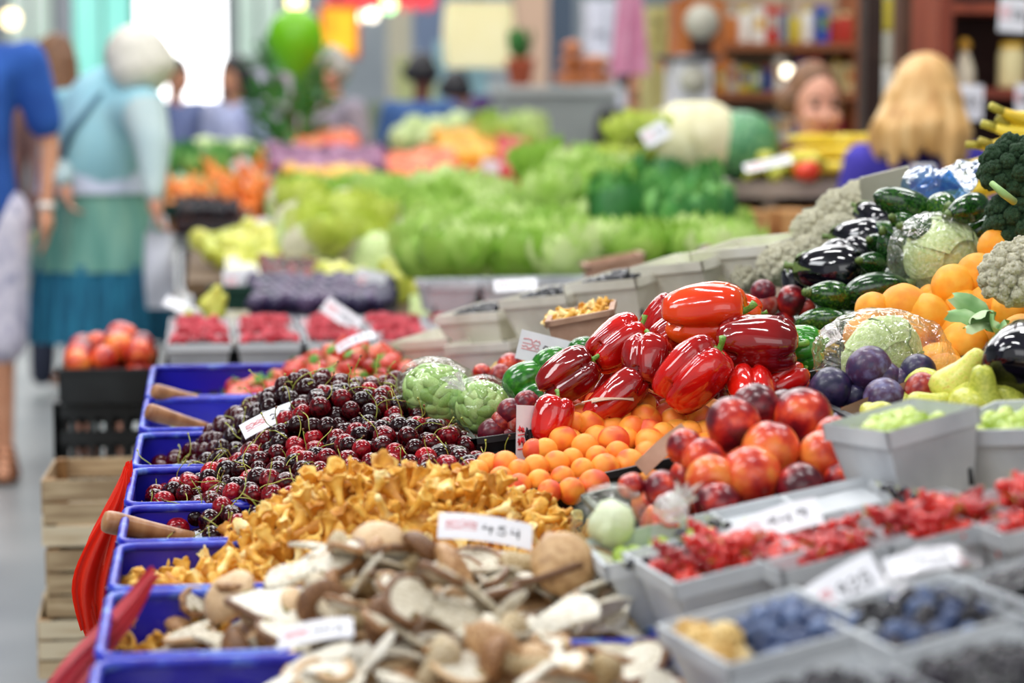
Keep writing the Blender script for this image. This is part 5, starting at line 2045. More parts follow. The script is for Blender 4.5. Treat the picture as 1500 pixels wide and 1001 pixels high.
ARMS = [('sl', 'el', .045, .036), ('el', 'wl', .036, .024), ('sr', 'er', .045, .036), ('er', 'wr', .036, .024)]
LEGS = [('hl', 'kl', .075, .052), ('kl', 'al', .052, .034), ('hr', 'kr', .075, .052), ('kr', 'ar', .052, .034), ('al', 'tl', .035, .028), ('ar', 'tr', .035, .028)]
NECK = [('chest', 'neck', .06, .052), ('neck', 'head', .050, .05)]


def cloth(name, c1, *rest, **k):
    return M(name, [c1] + list(rest), rough=.85, scale=k.get('scale', 6), bump=.2)


def top_garment(mat, sleeve='short', fat=1.0):
    cp = [('chest', 'belly', .135 * fat, .13 * fat), ('belly', 'hip', .13 * fat, .145 * fat), ('sl', 'sr', .062, .062), ('chest', 'sl', .10, .06), ('chest', 'sr', .10, .06)]
    if sleeve == 'short':
        cp += [('sl', 'eml', .072, .068), ('sr', 'emr', .072, .068)]
    else:
        cp += [('sl', 'el', .066, .052), ('sr', 'er', .066, .052), ('el', 'wl', .052, .038), ('er', 'wr', .052, .038)]
    return ('shirt', cp, [], mat, .016)


def mids(J):
    for a in 'lr':
        J['em' + a] = tuple(Vector(J['s' + a]).lerp(Vector(J['e' + a]), .62))
        J['km' + a] = tuple(Vector(J['h' + a]).lerp(Vector(J['k' + a]), .95))
    return J


# man in blue at the left edge -------------------------------------------------------
m_blues = cloth('royal_blue_shirt', '#1c4a9c', '#2c62b8')
m_plaid = M('checked_shorts', ['#b8b4cc', '#e2dcea', '#9a9ab8'], rough=.85, scale=22, stretch=(1, 1, .5))
m_san = M('brown_sandal', ['#6a3c22', '#8a5430'], rough=.6)
m_watch = M('pale_watch', '#e8e4dc', rough=.3)
base = G(0, 702, 0)
base.x -= .085
J = mids(standing(1.50, .97, .21))
J['sr'] = (.215, 0, 1.50)
J['er'] = (.285, .03, 1.20)
J['wr'] = (.270, -.03, .965)
J['emr'] = tuple(Vector(J['sr']).lerp(Vector(J['er']), .72))
J['wristr'] = (.271, -.026, .985)
man = person(base, 'man at the left edge in royal blue shirt, pale checked shorts and sandals', dict(
    joints=J, skin=m_skin, skin_limbs=ARMS + LEGS + NECK, hands=[('wr', (0, -.1, -1), (0, -1, 0), .25), ('wl', (0, -.1, -1), (0, -1, 0), .25)], head_rot=(0, 0, 30), hair=(M('short_brown_hair', '#6a4a30', rough=.7), 0, 1.0),
    clothes=[top_garment(m_blues, 'short', 1.22),
             ('shorts', [('hip', 'hl', .15, .12), ('hip', 'hr', .15, .12), ('hl', 'kml', .125, .10), ('hr', 'kmr', .125, .10)], [], m_plaid, .016)]))
for a in 'lr':
    t, k = Vector(J['t' + a]), Vector(J['a' + a])
    sh = MB()
    sh.ball((t.x, (t.y + k.y) / 2 + .01, .018), .05, (1.0, 2.6, .32), nu=8, nv=14)
    for f in (.15, .45, .7, .95):
        c = k.lerp(t, f)
        sh.tube([(c.x - .048, c.y, .02), (c.x - .03, c.y, c.z + .038 - .02 * f), (c.x + .03, c.y, c.z + .038 - .02 * f), (c.x + .048, c.y, .02)], .010, 6)
    obj('sandal', sh.mesh('sandal', m_san), parent=man)
obj('wristwatch', MB().ball(J['wristr'], .034, (1, 1, .5)).mesh('wristwatch', m_watch), parent=man)

# elderly woman bending over the stall --------------------------------------------------
m_card = M('pale_blue_cardigan', ['#7fb4c4', '#96c6d2', '#a8ccd0'], rough=.85, scale=3)
m_slv = cloth('pale_grey_sleeve', '#a8bcc0', '#bccaca')
m_band = cloth('lavender_white_band', '#c4cee6', '#d8dcf0')
m_skirt1 = M('sea_green_skirt', ['#5a9488', '#74a89a', '#8ab8a4'], rough=.9, scale=5, stretch=(3, 3, .4))
m_skirt2 = M('teal_fringe', ['#14506e', '#1f6c8c', '#2c86a4'], rough=.9, scale=16, stretch=(4, 4, .3))
m_greyh = M('silver_hair', ['#c9c4b8', '#e6e0d4'], rough=.6, scale=30)
m_strap = cloth('slate_strap', '#4f7488')


def rel(px, py, s, b):
    return tuple(P(px, py, s) - b)


s = 398
wb = P(150, 640, s)
wb.z = 0
R = lambda px, py, ds=0: rel(px, py, s + ds, wb)
J = dict(head=R(202, 108, 6), neck=R(188, 132, 3), chest=R(165, 170), belly=R(150, 215), hip=R(142, 275), sl=R(98, 165, -8), sr=R(210, 160, 10), el=R(82, 225, -4), er=R(224, 215, 14),
         wl=R(92, 262, 12), wr=R(226, 285, 18), hl=R(120, 285), hr=R(165, 285), kl=R(118, 440), kr=R(168, 440), al=R(118, 600), ar=R(168, 600))
J['al'] = (J['al'][0], J['al'][1], .09)
J['ar'] = (J['ar'][0], J['ar'][1], .09)
J['tl'] = (J['al'][0] + .05, J['al'][1] + .12, .04)
J['tr'] = (J['ar'][0] + .05, J['ar'][1] + .12, .04)
wom = person(wb, 'white-haired woman bending to the stall in pale blue cardigan and long green-blue skirt', dict(
    joints=J, skin=m_skin2, skin_limbs=ARMS + LEGS + NECK, hands=[('wr', (.1, .1, -1), (0, 1, 0), .5), ('wl', (.2, .1, -1), (0, 1, 0), .5)], head_rot=(20, 10, 235), hs=1.05, hair=(m_greyh, 0, 1.18),
    clothes=[('cardigan', [('chest', 'belly', .19, .205), ('sl', 'sr', .095, .09), ('chest', 'neck', .15, .08), ('belly', tuple(Vector(J['belly']).lerp(Vector(J['hip']), .35)), .205, .20)], [], m_card, .02),
             ('sleeve', [('sl', 'el', .088, .07), ('el', 'wl', .07, .045)], [], m_slv, .018), ('sleeve', [('sr', 'er', .088, .07), ('er', 'wr', .07, .04)], [], m_slv, .018)]))
c0 = Vector(J['hip'])


def skirt(name, z0, z1, r0, r1, mat, fold=.03, n=15):
    mb = MB()

    def fn(u, v):
        a = v * 2 * PI
        r = r0 + (r1 - r0) * u
        r *= 1 + fold * (.2 + u) * math.sin(n * a) + fold * .6 * math.sin(7 * a + 2)
        return Vector((c0.x + r * math.cos(a), c0.y + .8 * r * math.sin(a), z0 + (z1 - z0) * u))
    mb.param(fn, 10, 90, wrap=True)
    obj(name, mb.mesh(name, mat), parent=wom)


ztop = P(150, 232, s).z
skirt('blouse_hem', ztop, P(150, 282, s).z, .205, .222, m_band, .01)
skirt('skirt', P(150, 276, s).z, P(150, 395, s).z, .205, .245, m_skirt1, .03)
skirt('skirt_fringe', P(150, 385, s).z, P(150, 500, s).z, .235, .262, m_skirt2, .06, 22)
a, b = Vector(R(104, 245, -30)), Vector(R(206, 128, -10))
obj('bag_strap', MB().tube([Vector(R(92, 235, 0)) + Vector((0, -.16, 0)), Vector(R(110, 190)) + Vector((0, -.2, 0)), Vector(R(150, 148)) + Vector((0, -.17, .02)), Vector(R(192, 140)) + Vector((0, -.06, .04))], .014, 6).mesh('bag_strap', m_strap), parent=wom)

# carrier she holds: pale shopping bag by her right hand and a yellow-blue bag at the left


def tote(px, py, s, w, h, mat, label):
    b = P(px, py, s)
    mb = MB()
    W, Hh = w / s, h / s

    def fn(u, v):
        a = v * 2 * PI
        k = .85 + .15 * math.sin(u * PI)
        return Vector((W / 2 * k * math.copysign(abs(math.cos(a)) ** .5, math.cos(a)), .09 * k * math.copysign(abs(math.sin(a)) ** .5, math.sin(a)) + .01 * math.sin(u * 7 + a * 3), Hh * (.5 - u)))
    mb.param(fn, 10, 28)
    o = obj('shopping_bag', mb.mesh('shopping_bag', mat), b, label=label, cat='bag')
    hd = MB()
    for sy in (-.05, .05):
        hd.tube([(-W * .25, sy, Hh * .48), (-W * .18, sy * .6, Hh * .68), (0, sy * .3, Hh * .74), (W * .18, sy * .6, Hh * .68), (W * .25, sy, Hh * .48)], .008, 6)
    obj('handle', hd.mesh('handle', mat), parent=o)
    return o


tote(234, 395, 410, 46, 110, cloth('pale_bag', '#b8bcc8', '#d0d0da'), 'pale grey shopping bag hanging from the hand of the bending woman')
tote(42, 390, 370, 34, 70, cloth('yellow_bag', '#d8d830', '#5a78c8', scale=9), 'yellow and blue shopping bag behind the man in blue')


# figures further off --------------------------------------------------------------------
def far_person(px, s, eye, label, shirt, trousers, hair, turn=0., sleeve='short', height=1.62, skin=m_skin, hl=0., vol=1.0, arms='down', fat=1.0, sitting=0):
    f = F / s
    b = P(px, 200, s)
    b.z = 0 - sitting
    J = mids(standing(height - .30, height * .55, .19, arms, turn))
    o = person(b, label, dict(joints=J, skin=skin, skin_limbs=ARMS + LEGS + NECK, hands=[('wr', (math.sin(turn) * .2, -.2, -1), (0, -1, 0), .4), ('wl', (0, -.2, -1), (0, -1, 0), .4)],
                              head_rot=(8, 0, math.degrees(turn)), hair=(hair, hl, vol) if hair else None,
                              clothes=[top_garment(shirt, sleeve, fat), ('trousers', [('hip', 'hl', .14, .105), ('hip', 'hr', .14, .105), ('hl', 'kl', .105, .075), ('kl', 'al', .075, .06), ('hr', 'kr', .105, .075), ('kr', 'ar', .075, .06)], [], trousers, .02)]))
    return o


h_dark = M('dark_hair', '#15121a', rough=.5)
h_brown = M('brown_hair', ['#5a3c28', '#8a5e3c'], rough=.6, scale=30)
h_grey = M('grey_hair', ['#9a9690', '#c4c0b8'], rough=.6, scale=30)
h_blond = M('blonde_hair', ['#b88648', '#d8a868', '#ecc890'], rough=.5, scale=22, stretch=(1, 1, .15))
t_dark = cloth('dark_trousers', '#23283a', '#30364a')
far_person(84, 318, 0, 'person with long brown hair behind the bending woman', cloth('mauve_top', '#7a5a58', '#9a7068'), t_dark, h_brown, PI * .8, 'long', 1.60, hl=.24, vol=1.0)
far_person(258, 215, 0, 'man in a navy and white top in front of the bright doorway', cloth('navy_white_top', '#3a4a78', '#8c98c4', scale=3), t_dark, h_dark, .6, 'short', 1.60)
far_person(345, 222, 0, 'woman with long straight black hair in a pale lavender top', cloth('lavender_top', '#a8b2dc', '#c0c4e4'), t_dark, h_dark, -.7, 'short', 1.60, hl=.34)
far_person(488, 250, 0, 'grey-haired man in a mauve grey shirt beside the green plant', cloth('mauve_shirt', '#9c94a4', '#b4a8b4'), t_dark, h_grey, -.9, 'short', 1.66, fat=1.1, skin=m_skin2, sitting=.05)
far_person(618, 235, 0, 'dark-skinned man in a denim blue shirt seen from behind, centre of the hall', cloth('denim_shirt', '#36568c', '#4468a0'), t_dark, h_dark, PI * .9, 'short', 1.60, fat=1.3, skin=M('dark_skin', ['#6a3c28', '#84503a'], rough=.5))
far_person(668, 225, 0, 'person in a pale violet shirt beside the man in denim blue', cloth('violet_shirt', '#8c8cc0', '#a4a0cc'), t_dark, h_dark, PI * .8, 'short', 1.50, fat=1.1)
far_person(930, 235, 0, 'person in black and pink at the back beside the white scale', cloth('black_top', '#1c1e28', '#3a3238'), t_dark, h_dark, .2, 'long', 1.56, fat=1.15)

# vendor faces on the right: a man looking over the bananas and a blonde woman ---------------
b = P(1190, 200, 430)
b.z = -.29
far_v = person(b, 'man with a pink face and short dark hair looking out over the bananas', dict(joints=mids(standing(1.41, .95, .19)), skin=m_skin2, skin_limbs=ARMS + LEGS + NECK, hands=[], head_rot=(5, 0, 8), hs=1.08,
               hair=(h_brown, 0, .94), clothes=[top_garment(cloth('brown_shirt', '#6a5048', '#846458'), 'long')]))
b = P(1352, 220, 455)
b.z = -.30
JB = mids(standing(1.46, .95, .2))
JB['head'] = (.0, -.02, 1.63)
JB['neck'] = (0, 0, 1.52)
bl = person(b, 'blonde woman in a violet top seen from behind at the right', dict(joints=JB, skin=m_skin2, skin_limbs=ARMS + LEGS + NECK, hands=[], head_rot=(12, 0, 150), hs=1.08,
            hair=(h_blond, .17, 1.15, 1.5), clothes=[top_garment(cloth('violet_top', '#38309c', '#4a40b4'), 'long', 1.0)]))
bl.rotation_quaternion = Quaternion((0, 0, 1), .0)

m_letty = M('yellow_green_leaf', ['#b4c840', '#d0dc64', '#e4ec94'], rough=.5, scale=9, transl=.2)
LETTY = []
for _m in LETT:
    _c = _m.copy()
    _c.materials[0] = m_letty
    LETTY.append(_c)
# ------------------------------------------------------------------ wooden table with bananas, right
m_tab = M('table_wood_warm', ['#9c6a3c', '#c08a54', '#d8a468'], rough=.6, scale=4, stretch=(1, 1, .2))
m_tabg = M('grey_table_edge', ['#8a8078', '#a89c90'], rough=.6, scale=5)
ty = GY(1000, 235, 7.45)
tl, tr_ = GY(880, 232, 7.45), GY(1330, 258, 7.45)
tb = empty('vendor_table', ((tl.x + tr_.x) / 2, 7.75, 0), label='wooden vendor table with a grey edge carrying bananas, melons and cabbages', cat='table')
W = tr_.x - tl.x
zt = 1.085
obj('tabletop', MB().box((0, 0, zt - .02), (W, .62, .05)).mesh('tabletop', m_tabg, False), parent=tb)
for x in (-.47, -.16, .05, .26, .47):
    obj('leg', MB().box((x * W, -.26, (zt - .045) / 2), (.045, .045, zt - .046)).mesh('leg', m_tabg, False), parent=tb)
obj('leg', MB().box((-.47 * W, .26, (zt - .045) / 2), (.045, .045, zt - .046)).mesh('leg', m_tabg, False), parent=tb)
obj('leg', MB().box((.47 * W, .26, (zt - .045) / 2), (.045, .045, zt - .046)).mesh('leg', m_tabg, False), parent=tb)
for i, (x0, x1) in enumerate([(1074, 1112), (1132, 1182), (1196, 1240)]):
    a, c = GY(x0, 400, 7.26), GY(x1, 400, 7.26)
    mb = MB()
    for k in range(4):
        mb.box((0, 0, .13 + k * .25), (c.x - a.x, .26, .235))
        mb.box((0, -.14, .13 + k * .25), (.02, .015, .235))
    obj('fruit_box', mb.mesh('fruit_box', m_tab, False), ((a.x + c.x) / 2, 7.26, 0.01), label='upright orange-brown wooden boxes stacked under the vendor table, %s of three' % ['left', 'middle', 'right'][i], cat='box', group='wooden boxes under the vendor table')


def on_table(px, y=7.6):
    return Vector((GY(px, 235, y).x, y, zt + .007))


for row, (x0, n, dz, yy) in enumerate([(1190, 13, 0, 7.5), (1196, 12, .045, 7.56), (1204, 10, .088, 7.62)]):
    for i in range(n):
        p = on_table(x0 + i * 11.3, yy)
        p.z += .045 + dz
        o = obj('banana', BAN, p, Quaternion((0, 0, 1), random.uniform(-.25, .25) + PI) @ Quaternion((1, 0, 0), PI / 2 + random.uniform(-.3, .3)), 1.15, label='yellow banana in the long row of bunches on the vendor table', cat='banana', group='bananas on the vendor table')
        obj('tip', BANT, parent=o)
o = obj('pumpkin', CABB, on_table(1018, 7.6) + Vector((0, 0, .125)), None, (.155, .14, .15), label='large cream-white cabbage on the vendor table', cat='cabbage')
o.data = CABB.copy()
o.data.materials[0] = M('cream_rind', ['#d8d0a0', '#ece6c4'], rough=.6, scale=5)
o.name = 'white_cabbage'
m_wm = M('watermelon_rind', ['#2f6a44', '#4c8c5c', '#7cac78'], rough=.4, scale=7)
wmm = fruit('watermelon', m_wm, .92, .02, .2, 0)
obj('watermelon', wmm, on_table(1084, 7.58) + Vector((0, 0, .116)), None, .128, label='dark green striped watermelon right of the cream cabbage', cat='watermelon')
for i, (px, r, dz) in enumerate([(918, .07, 0), (945, .075, 0), (900, .06, 0), (932, .07, .11), (958, .06, .1), (912, .06, .09)]):
    c = obj('lettuce', LETTY[i % 3], on_table(px, 7.55 + .06 * (i % 2)) + Vector((0, 0, .01 + dz)), rq() if 0 else Quaternion((0, 0, 1), i), .75, label='yellow-green leafy head at the left end of the vendor table', cat='lettuce', group='leafy heads on the vendor table')
for i in range(16):
    obj('pear', PEAR, on_table(1100 + 6.5 * i, 7.46 + .05 * (i % 3)) + Vector((0, 0, .03 + .035 * (i % 2))), rq(), .07, label='small yellow squash between the watermelon and the bananas', cat='squash', group='yellow squashes on the vendor table')
for px in (1186, 1178):
    obj('tomato', fruit('tomato', M('tomato_red', ['#d8301a', '#e8502c'], rough=.3), .85, .1), on_table(px, 7.42) + Vector((0, 0, .036)), rq(), .036, label='red-orange tomato at the table edge before the bananas', cat='tomato', group='tomatoes on the vendor table')
for (px, py, s, w, h, rot, lab) in [(1125, 240, 465, 70, 26, (-60, 0, 12), 'blurred price card at the vendor table edge'), (960, 196, 460, 40, 30, (-20, 0, 30), 'blurred price card among the leafy heads'),
                                    (1000, 262, 460, 110, 20, (-20, 0, 0), 'long white label under the left of the vendor table'), (1352, 252, 480, 34, 22, (-20, 0, 0), 'small white label right of the bananas')]:
    price_card(px, py, s, w, h, rot, lab, px)

# ------------------------------------------------------------------ shelves behind the vendors
m_shw = M('shelf_wood', ['#8a4c2c', '#a8663c'], rough=.6, scale=3, stretch=(1, 1, .3))
m_shr = M('reddish_cabinet_wood', ['#6e2c1c', '#8e3e26', '#a04c30'], rough=.45, scale=3, stretch=(2, 2, .3))
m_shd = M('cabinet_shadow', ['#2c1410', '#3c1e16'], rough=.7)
m_post = M('dark_post', ['#2c1c18', '#3e2a22'], rough=.5)
m_post2 = M('brown_post', ['#5c3c30', '#74503e'], rough=.5)
SY = 10.6
COLS = ['#d8c23a', '#e8e4d8', '#c8382c', '#2a4cb0', '#e0a030', '#c8c4b4', '#7a9c48', '#e8d8a0', '#b84a30', '#f0eee6', '#d07828', '#94a8b8', '#e8b840', '#a83040']
PKG = [M('package_%s' % c[1:], c, rough=.5) for c in COLS]
JAR = {}


def jar_parts(i):
    if i not in JAR:
        b = MB().lathe([(0, 0), (.5, 0), (.52, .1), (.52, .8), (.44, .9), (.40, .92), (0, .92)], 14).mesh('jar', PKG[i % len(PKG)])
        l = MB().lathe([(0, .92), (.44, .92), (.44, 1.06), (0, 1.06)], 14).mesh('lid', PKG[(i + 5) % len(PKG)])
        JAR[i] = (b, l)
    return JAR[i]


def shelf_unit(px0, px1, boards, y, mat, label, depth=.35, back=None):
    a, b = GY(px0, 150, y).x, GY(px1, 150, y).x
    r = empty('shelf_unit', ((a + b) / 2, y + depth / 2, 0), label=label, cat='shelf')
    top = GY((px0 + px1) / 2, -60, y).z
    for sx in (-1, 1):
        obj('side_panel', MB().box((sx * (b - a) / 2, 0, top / 2), (.05, depth, top)).mesh('side_panel', mat, False), parent=r)
    if back:
        obj('back_panel', MB().box((0, depth / 2, top / 2), (b - a, .02, top)).mesh('back_panel', back, False), parent=r)
    for py in boards:
        z = GY((px0 + px1) / 2, py, y).z
        obj('shelf_board', MB().box((0, 0, z), (b - a - .05, depth, .035)).mesh('shelf_board', mat, False), parent=r)
    return a, b


shelf_unit(1030, 1262, (68, 140, 215, 290), SY, m_shw, 'wooden grocery shelf full of jars and packets behind the vendors', back=M('pale_back_board', ['#b09c84', '#c8b8a0'], rough=.8))
rnd = random.Random(9)
what = {0: 'jar', 1: 'packet'}
for py, x0, x1, hpx, n in [(68, 1045, 1250, 60, 11), (140, 1045, 1252, 52, 12), (215, 1060, 1240, 45, 9)]:
    z = GY(1150, py, SY).z + .02
    for i in range(n):
        px = x0 + (x1 - x0) * (i + .5) / n
        x = GY(px, py, SY + .1).x
        h = hpx / 310 * rnd.uniform(.6, 1.0)
        w = (x1 - x0) / n / 310 * .85
        ci = rnd.randrange(len(PKG))
        nm = COLS[ci]
        if py == 68 and 1185 < px < 1215:
            ci = 3
        if py == 68 and px > 1215:
            ci = 2
        if py == 140 and px > 1205:
            ci = 7
        if rnd.random() < .5:
            jb, jl = jar_parts(ci)
            o = obj('jar', jb, (x, SY + .12, z), None, (w, w, h), label='coloured jar on the blurred grocery shelf behind the vendors', cat='jar', group='jars on the grocery shelf')
            obj('lid', jl, parent=o)
        else:
            mb = MB().box((0, 0, h / 2), (w, .10, h))
            mb.box((0, -.051, h * .55), (w * .7, .004, h * .35), mi=1)
            obj('packet', mb.mesh('packet', [PKG[ci], PKG[(ci + 3) % len(PKG)]], False), (x, SY + .12, z), label='coloured packet on the blurred grocery shelf behind the vendors', cat='packet', group='packets on the grocery shelf')
# posts
for px0, px1, y, mat, lab, nm in [(1262, 1288, 8.6, m_post, 'dark brown post between the shelf and the blonde woman', 'post'), (1312, 1340, 8.9, m_post2, 'brown wooden post, the left one behind the blonde woman', 'post'),
                                  (1346, 1374, 8.9, m_post, 'very dark post, the right one behind the blonde woman', 'post')]:
    a, b = GY(px0, 100, y), GY(px1, 100, y)
    mb = MB().box((0, 0, 3.1), (b.x - a.x, .10, 6.2))
    mb.box((0, -.0, .06), (b.x - a.x + .03, .13, .12))
    obj(nm, mb.mesh(nm, mat, False), ((a.x + b.x) / 2, y, 0), label=lab, cat='post')
# narrow goods seen between the posts
for i, py in enumerate([10, 60, 110]):
    p = GY(1300, py, 9.4)
    jb, jl = jar_parts([0, 5, 9][i])
    o = obj('hanging_bottle', jb, (p.x, 9.4, p.z - .1), None, (.055, .055, .15), label='blurred pale bottle hanging between the posts, %s of three' % ['top', 'middle', 'lowest'][i], cat='bottle')
    obj('lid', jl, parent=o)
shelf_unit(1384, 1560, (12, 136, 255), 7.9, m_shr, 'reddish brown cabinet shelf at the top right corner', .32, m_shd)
p = GY(1412, 112, 7.95)
zb = GY(1450, 136, 7.9).z + .018
b_ = MB().lathe([(0, 0), (.036, 0), (.040, .02), (.036, .07), (.022, .11), (.012, .13), (0, .13)], 18)
o = obj('bottle', b_.mesh('bottle', M('cream_bottle', ['#e8d8b8', '#f4ece0'], rough=.25, scale=9)), (GY(1412, 112, 7.98).x, 7.98, zb), label='pale round bottle with a golden cap on the reddish cabinet shelf', cat='bottle')
obj('cap', MB().lathe([(0, .13), (.016, .13), (.026, .15), (.014, .172), (0, .172)], 14).mesh('cap', M('gold_cap', '#d8a038', rough=.3)), parent=o)
jb, jl = jar_parts(7)
o = obj('jar', jb, (GY(1482, 100, 7.98).x, 7.98, zb), None, (.095, .095, .15), label='cream and yellow jar at the right on the reddish cabinet shelf', cat='jar')
obj('lid', jl, parent=o)
for (px, py, s, w, h, rot, lab) in [(1415, 150, 440, 50, 52, (0, 0, -2), 'white price card hanging from the cabinet shelf edge'), (1484, 22, 440, 42, 50, (0, 0, -4), 'white price card at the very top right corner'), (1497, 145, 440, 20, 44, (0, 0, 0), 'white price card cut by the right edge of the view')]:
    price_card(px, py, s, w, h, rot, lab, px)

# ------------------------------------------------------------------ stall goods beyond: salad side of our own board and next tables
def scatter(mesh_list, name, pxs, label, cat, group, scale, zf=None, q='up', parts=None):
    out = []
    for k, (px, py, s) in enumerate(pxs):
        p = P(px, py, s)
        qq = Quaternion((0, 0, 1), random.uniform(0, 6.28)) @ Quaternion((1, 0, 0), random.uniform(-.35, .35)) if q == 'up' else rq()
        sc = scale * random.uniform(.85, 1.15)
        o = obj(name, mesh_list[k % len(mesh_list)], p, qq, sc, label=label, cat=cat, group=group)
        if parts:
            for nm, me, lo in parts:
                obj(nm, me, lo, parent=o)
        out.append(o)
    return out


def band(x0, x1, y0, y1, s0, s1, n, jx=1.0, skew=0.):
    """n spots spread over a sloping heap: rows from the far edge (y0, s0) to the near one (y1, s1)"""
    out = []
    g = 2.39996
    for i in range(n):
        u = (i * .618034) % 1
        v = (i + .5) / n
        out.append((x0 + (x1 - x0) * u, y0 + (y1 - y0) * v + skew * (u - .5), s0 + (s1 - s0) * v))
    return out


def stuff_mound(name, px0, px1, pyt, pyb, s0, s1, mat, label, rough=.03, skew=0, n=22, drop=.02):
    """a bumpy mound under the goods, from far top edge down to the near edge"""
    mb = MB()

    def fn(u, v):
        p = P(px0 + (px1 - px0) * u, pyt + (pyb - pyt) * v + skew * (u - .5), s0 + (s1 - s0) * v)
        p.z += rough * noise.noise(p * 9) - drop
        return p
    mb.param(fn, n, n, wrap=False)
    # solid bank: sides go down to the table
    m1 = n + 1
    ring = [i for i in range(m1)] + [i * m1 + n for i in range(1, m1)] + [n * m1 + i for i in range(n - 1, -1, -1)] + [i * m1 for i in range(n - 1, 0, -1)]
    b0 = len(mb.v)
    for i in ring:
        x, y, z = mb.v[i]
        mb.v.append((x, y, min(z - .004, .69 if y < 7.1 else .80)))
    k = len(ring)
    for j in range(k):
        mb.f.append((ring[j], ring[(j + 1) % k], b0 + (j + 1) % k, b0 + j))
        mb.mi.append(0)
    return obj(name, mb.mesh(name, mat), label=label, cat='produce', kind='stuff')


# raspberries and dark berries in grey punnets beyond the strawberries
rnd = random.Random(4)
BD = 'row of grey punnets of raspberries beyond the strawberries'
tray('produce_tray', (.30, 5.31, .687), Quaternion(), .80, .68, .070, m_blackp, 'black tray carrying the rows of raspberry punnets', t=.006, taper=1)
k = 0
rp_pos = []
for r_, (Y, n) in enumerate([(5.09, 5), (5.30, 5), (5.51, 5)]):
    for i in range(n):
        rp_pos.append((-.015 + i * .152 + .0 * r_, Y + .0 * i, r_, i))
total = 0
for x, Y, r_, i in rp_pos:
    g = punnet(Vector((x, Y, .760)), Quaternion((0, 0, 1), rnd.uniform(-.04, .04)), 'grey punnet of raspberries beyond the strawberries, %s from the left in the %s row' % (['first', 'second', 'third', 'fourth', 'fifth'][i], ['nearest', 'middle', 'farthest'][r_]), 'raspberry punnets beyond the strawberries')
    g.scale = (1.12, 1.2, 1)
    fill(g, [RASP], 'raspberry', .0105, 'pinkish red raspberry in the punnets beyond the strawberries', 'raspberry', 'raspberries beyond the strawberries', 1.0, .012, 60 + k, cap=18, region=(-1, 1, -.6, 1), base=.002)
    lining(g, m_rasp, 'raspberries underneath in the %s punnet of the %s row' % (['first', 'second', 'third', 'fourth', 'fifth'][i], ['nearest', 'middle', 'farthest'][r_]), .066)
    if r_ == 0:
        fill(g, [BLACKB], 'blackberry', .009, 'blackberry along the near edge of the raspberry punnets', 'blackberry', 'blackberries along the raspberry punnets', .8, .004, 90 + k, cap=9, region=(-1, 1, -1.0, -.6), base=.0)
    k += 1
price_card(500, 462, 640, 60, 30, (-40, 0, -35), 'white card leaning on a wire among the raspberries', 31)
price_card(540, 420, 560, 44, 50, (-10, 0, -12), 'pale blue-white price card above the dark plums', 32)
price_card(352, 415, 540, 50, 44, (-10, 0, 4), 'white price card above the green tray at the left', 33)
price_card(270, 452, 600, 62, 24, (-50, 0, -24), 'white paper sheet beside the aisle nectarines', 34, kind=0)
price_card(700, 360, 480, 46, 52, (-6, 0, 22), 'pale blue price card standing in the lettuce', 35)
price_card(755, 418, 700, 62, 30, (-55, 0, 4), 'shiny plastic covered card over the dark berries behind the cream punnets', 36)
price_card(358, 250, 335, 26, 40, (-5, 0, 30), 'white price card between the two heaps of carrots', 37)
price_card(716, 262, 330, 28, 56, (0, 0, -10), 'white price card in front of the red radishes', 38)
price_card(565, 292, 400, 24, 54, (0, 0, 0), 'pale price card between the light green heads', 39)
price_card(385, 330, 430, 44, 24, (-30, 0, 10), 'white price card by the yellow peppers at the left', 40)
# pear-yellow things at the left edge of the raspberries
for i, (px, py) in enumerate([(312, 438), (320, 450), (270, 474), (280, 482)]):
    o = obj('pear', PEAR, P(px, py, 600), look_axis(.4, .8, .2), .075, label='yellow pear beside the raspberries at the aisle', cat='pear', group='yellow pears beside the raspberries')
    obj('stem', PEARS_, parent=o)
# low tables for the farther goods
m_tablecl = M('white_table_front', ['#c4c4c8', '#dcdce0'], rough=.8, scale=3)


def table(x0, x1, y0, y1, z, label, front=None, legs=True):
    r = empty('market_table', ((x0 + x1) / 2, (y0 + y1) / 2, 0), label=label, cat='table')
    W, D = x1 - x0, y1 - y0
    obj('tabletop', MB().box((0, 0, z - .02), (W, D, .04)).mesh('tabletop', m_board, False), parent=r)
    if front:
        obj('front_panel', MB().box((0, -D / 2 - .01, z - front / 2), (W, .015, front)).mesh('front_panel', m_tablecl, False), parent=r)
    for sx in (-1, 1):
        for sy in (-1, 1):
            obj('leg', MB().box((sx * (W / 2 - .05), sy * (D / 2 - .05), (z - .04) / 2), (.06, .06, z - .041)).mesh('leg', m_post, False), parent=r)
    return r


mb = MB()
mb.add([(.435, 5.32, .80), (1.78, 5.32, .90), (1.78, 7.1, .90), (.435, 7.1, .80), (.435, 5.32, .69), (1.78, 5.32, .69), (1.78, 7.1, .69), (.435, 7.1, .69)], [(0, 1, 2, 3), (7, 6, 5, 4), (0, 4, 5, 1), (1, 5, 6, 2), (2, 6, 7, 3), (3, 7, 4, 0)])
obj('display_board', mb.mesh('display_board', m_board, False), label='lower display board under the lettuces at the far end of the stall', cat='display board')
table(-.09, 1.81, 5.3, 7.1, .685, 'dark wooden market table behind the raspberries under the plums and lettuces')
table(-.06, 1.2, 7.2, 8.9, .80, 'second market table behind, carrying lettuces and cauliflowers')
table(-.22, .42, 10.0, 11.6, .82, 'small market table with a white front carrying carrots and dark beans at the aisle', .09)
table(.55, 2.1, 10.6, 12.7, .80, 'farther market table with red and purple vegetables')
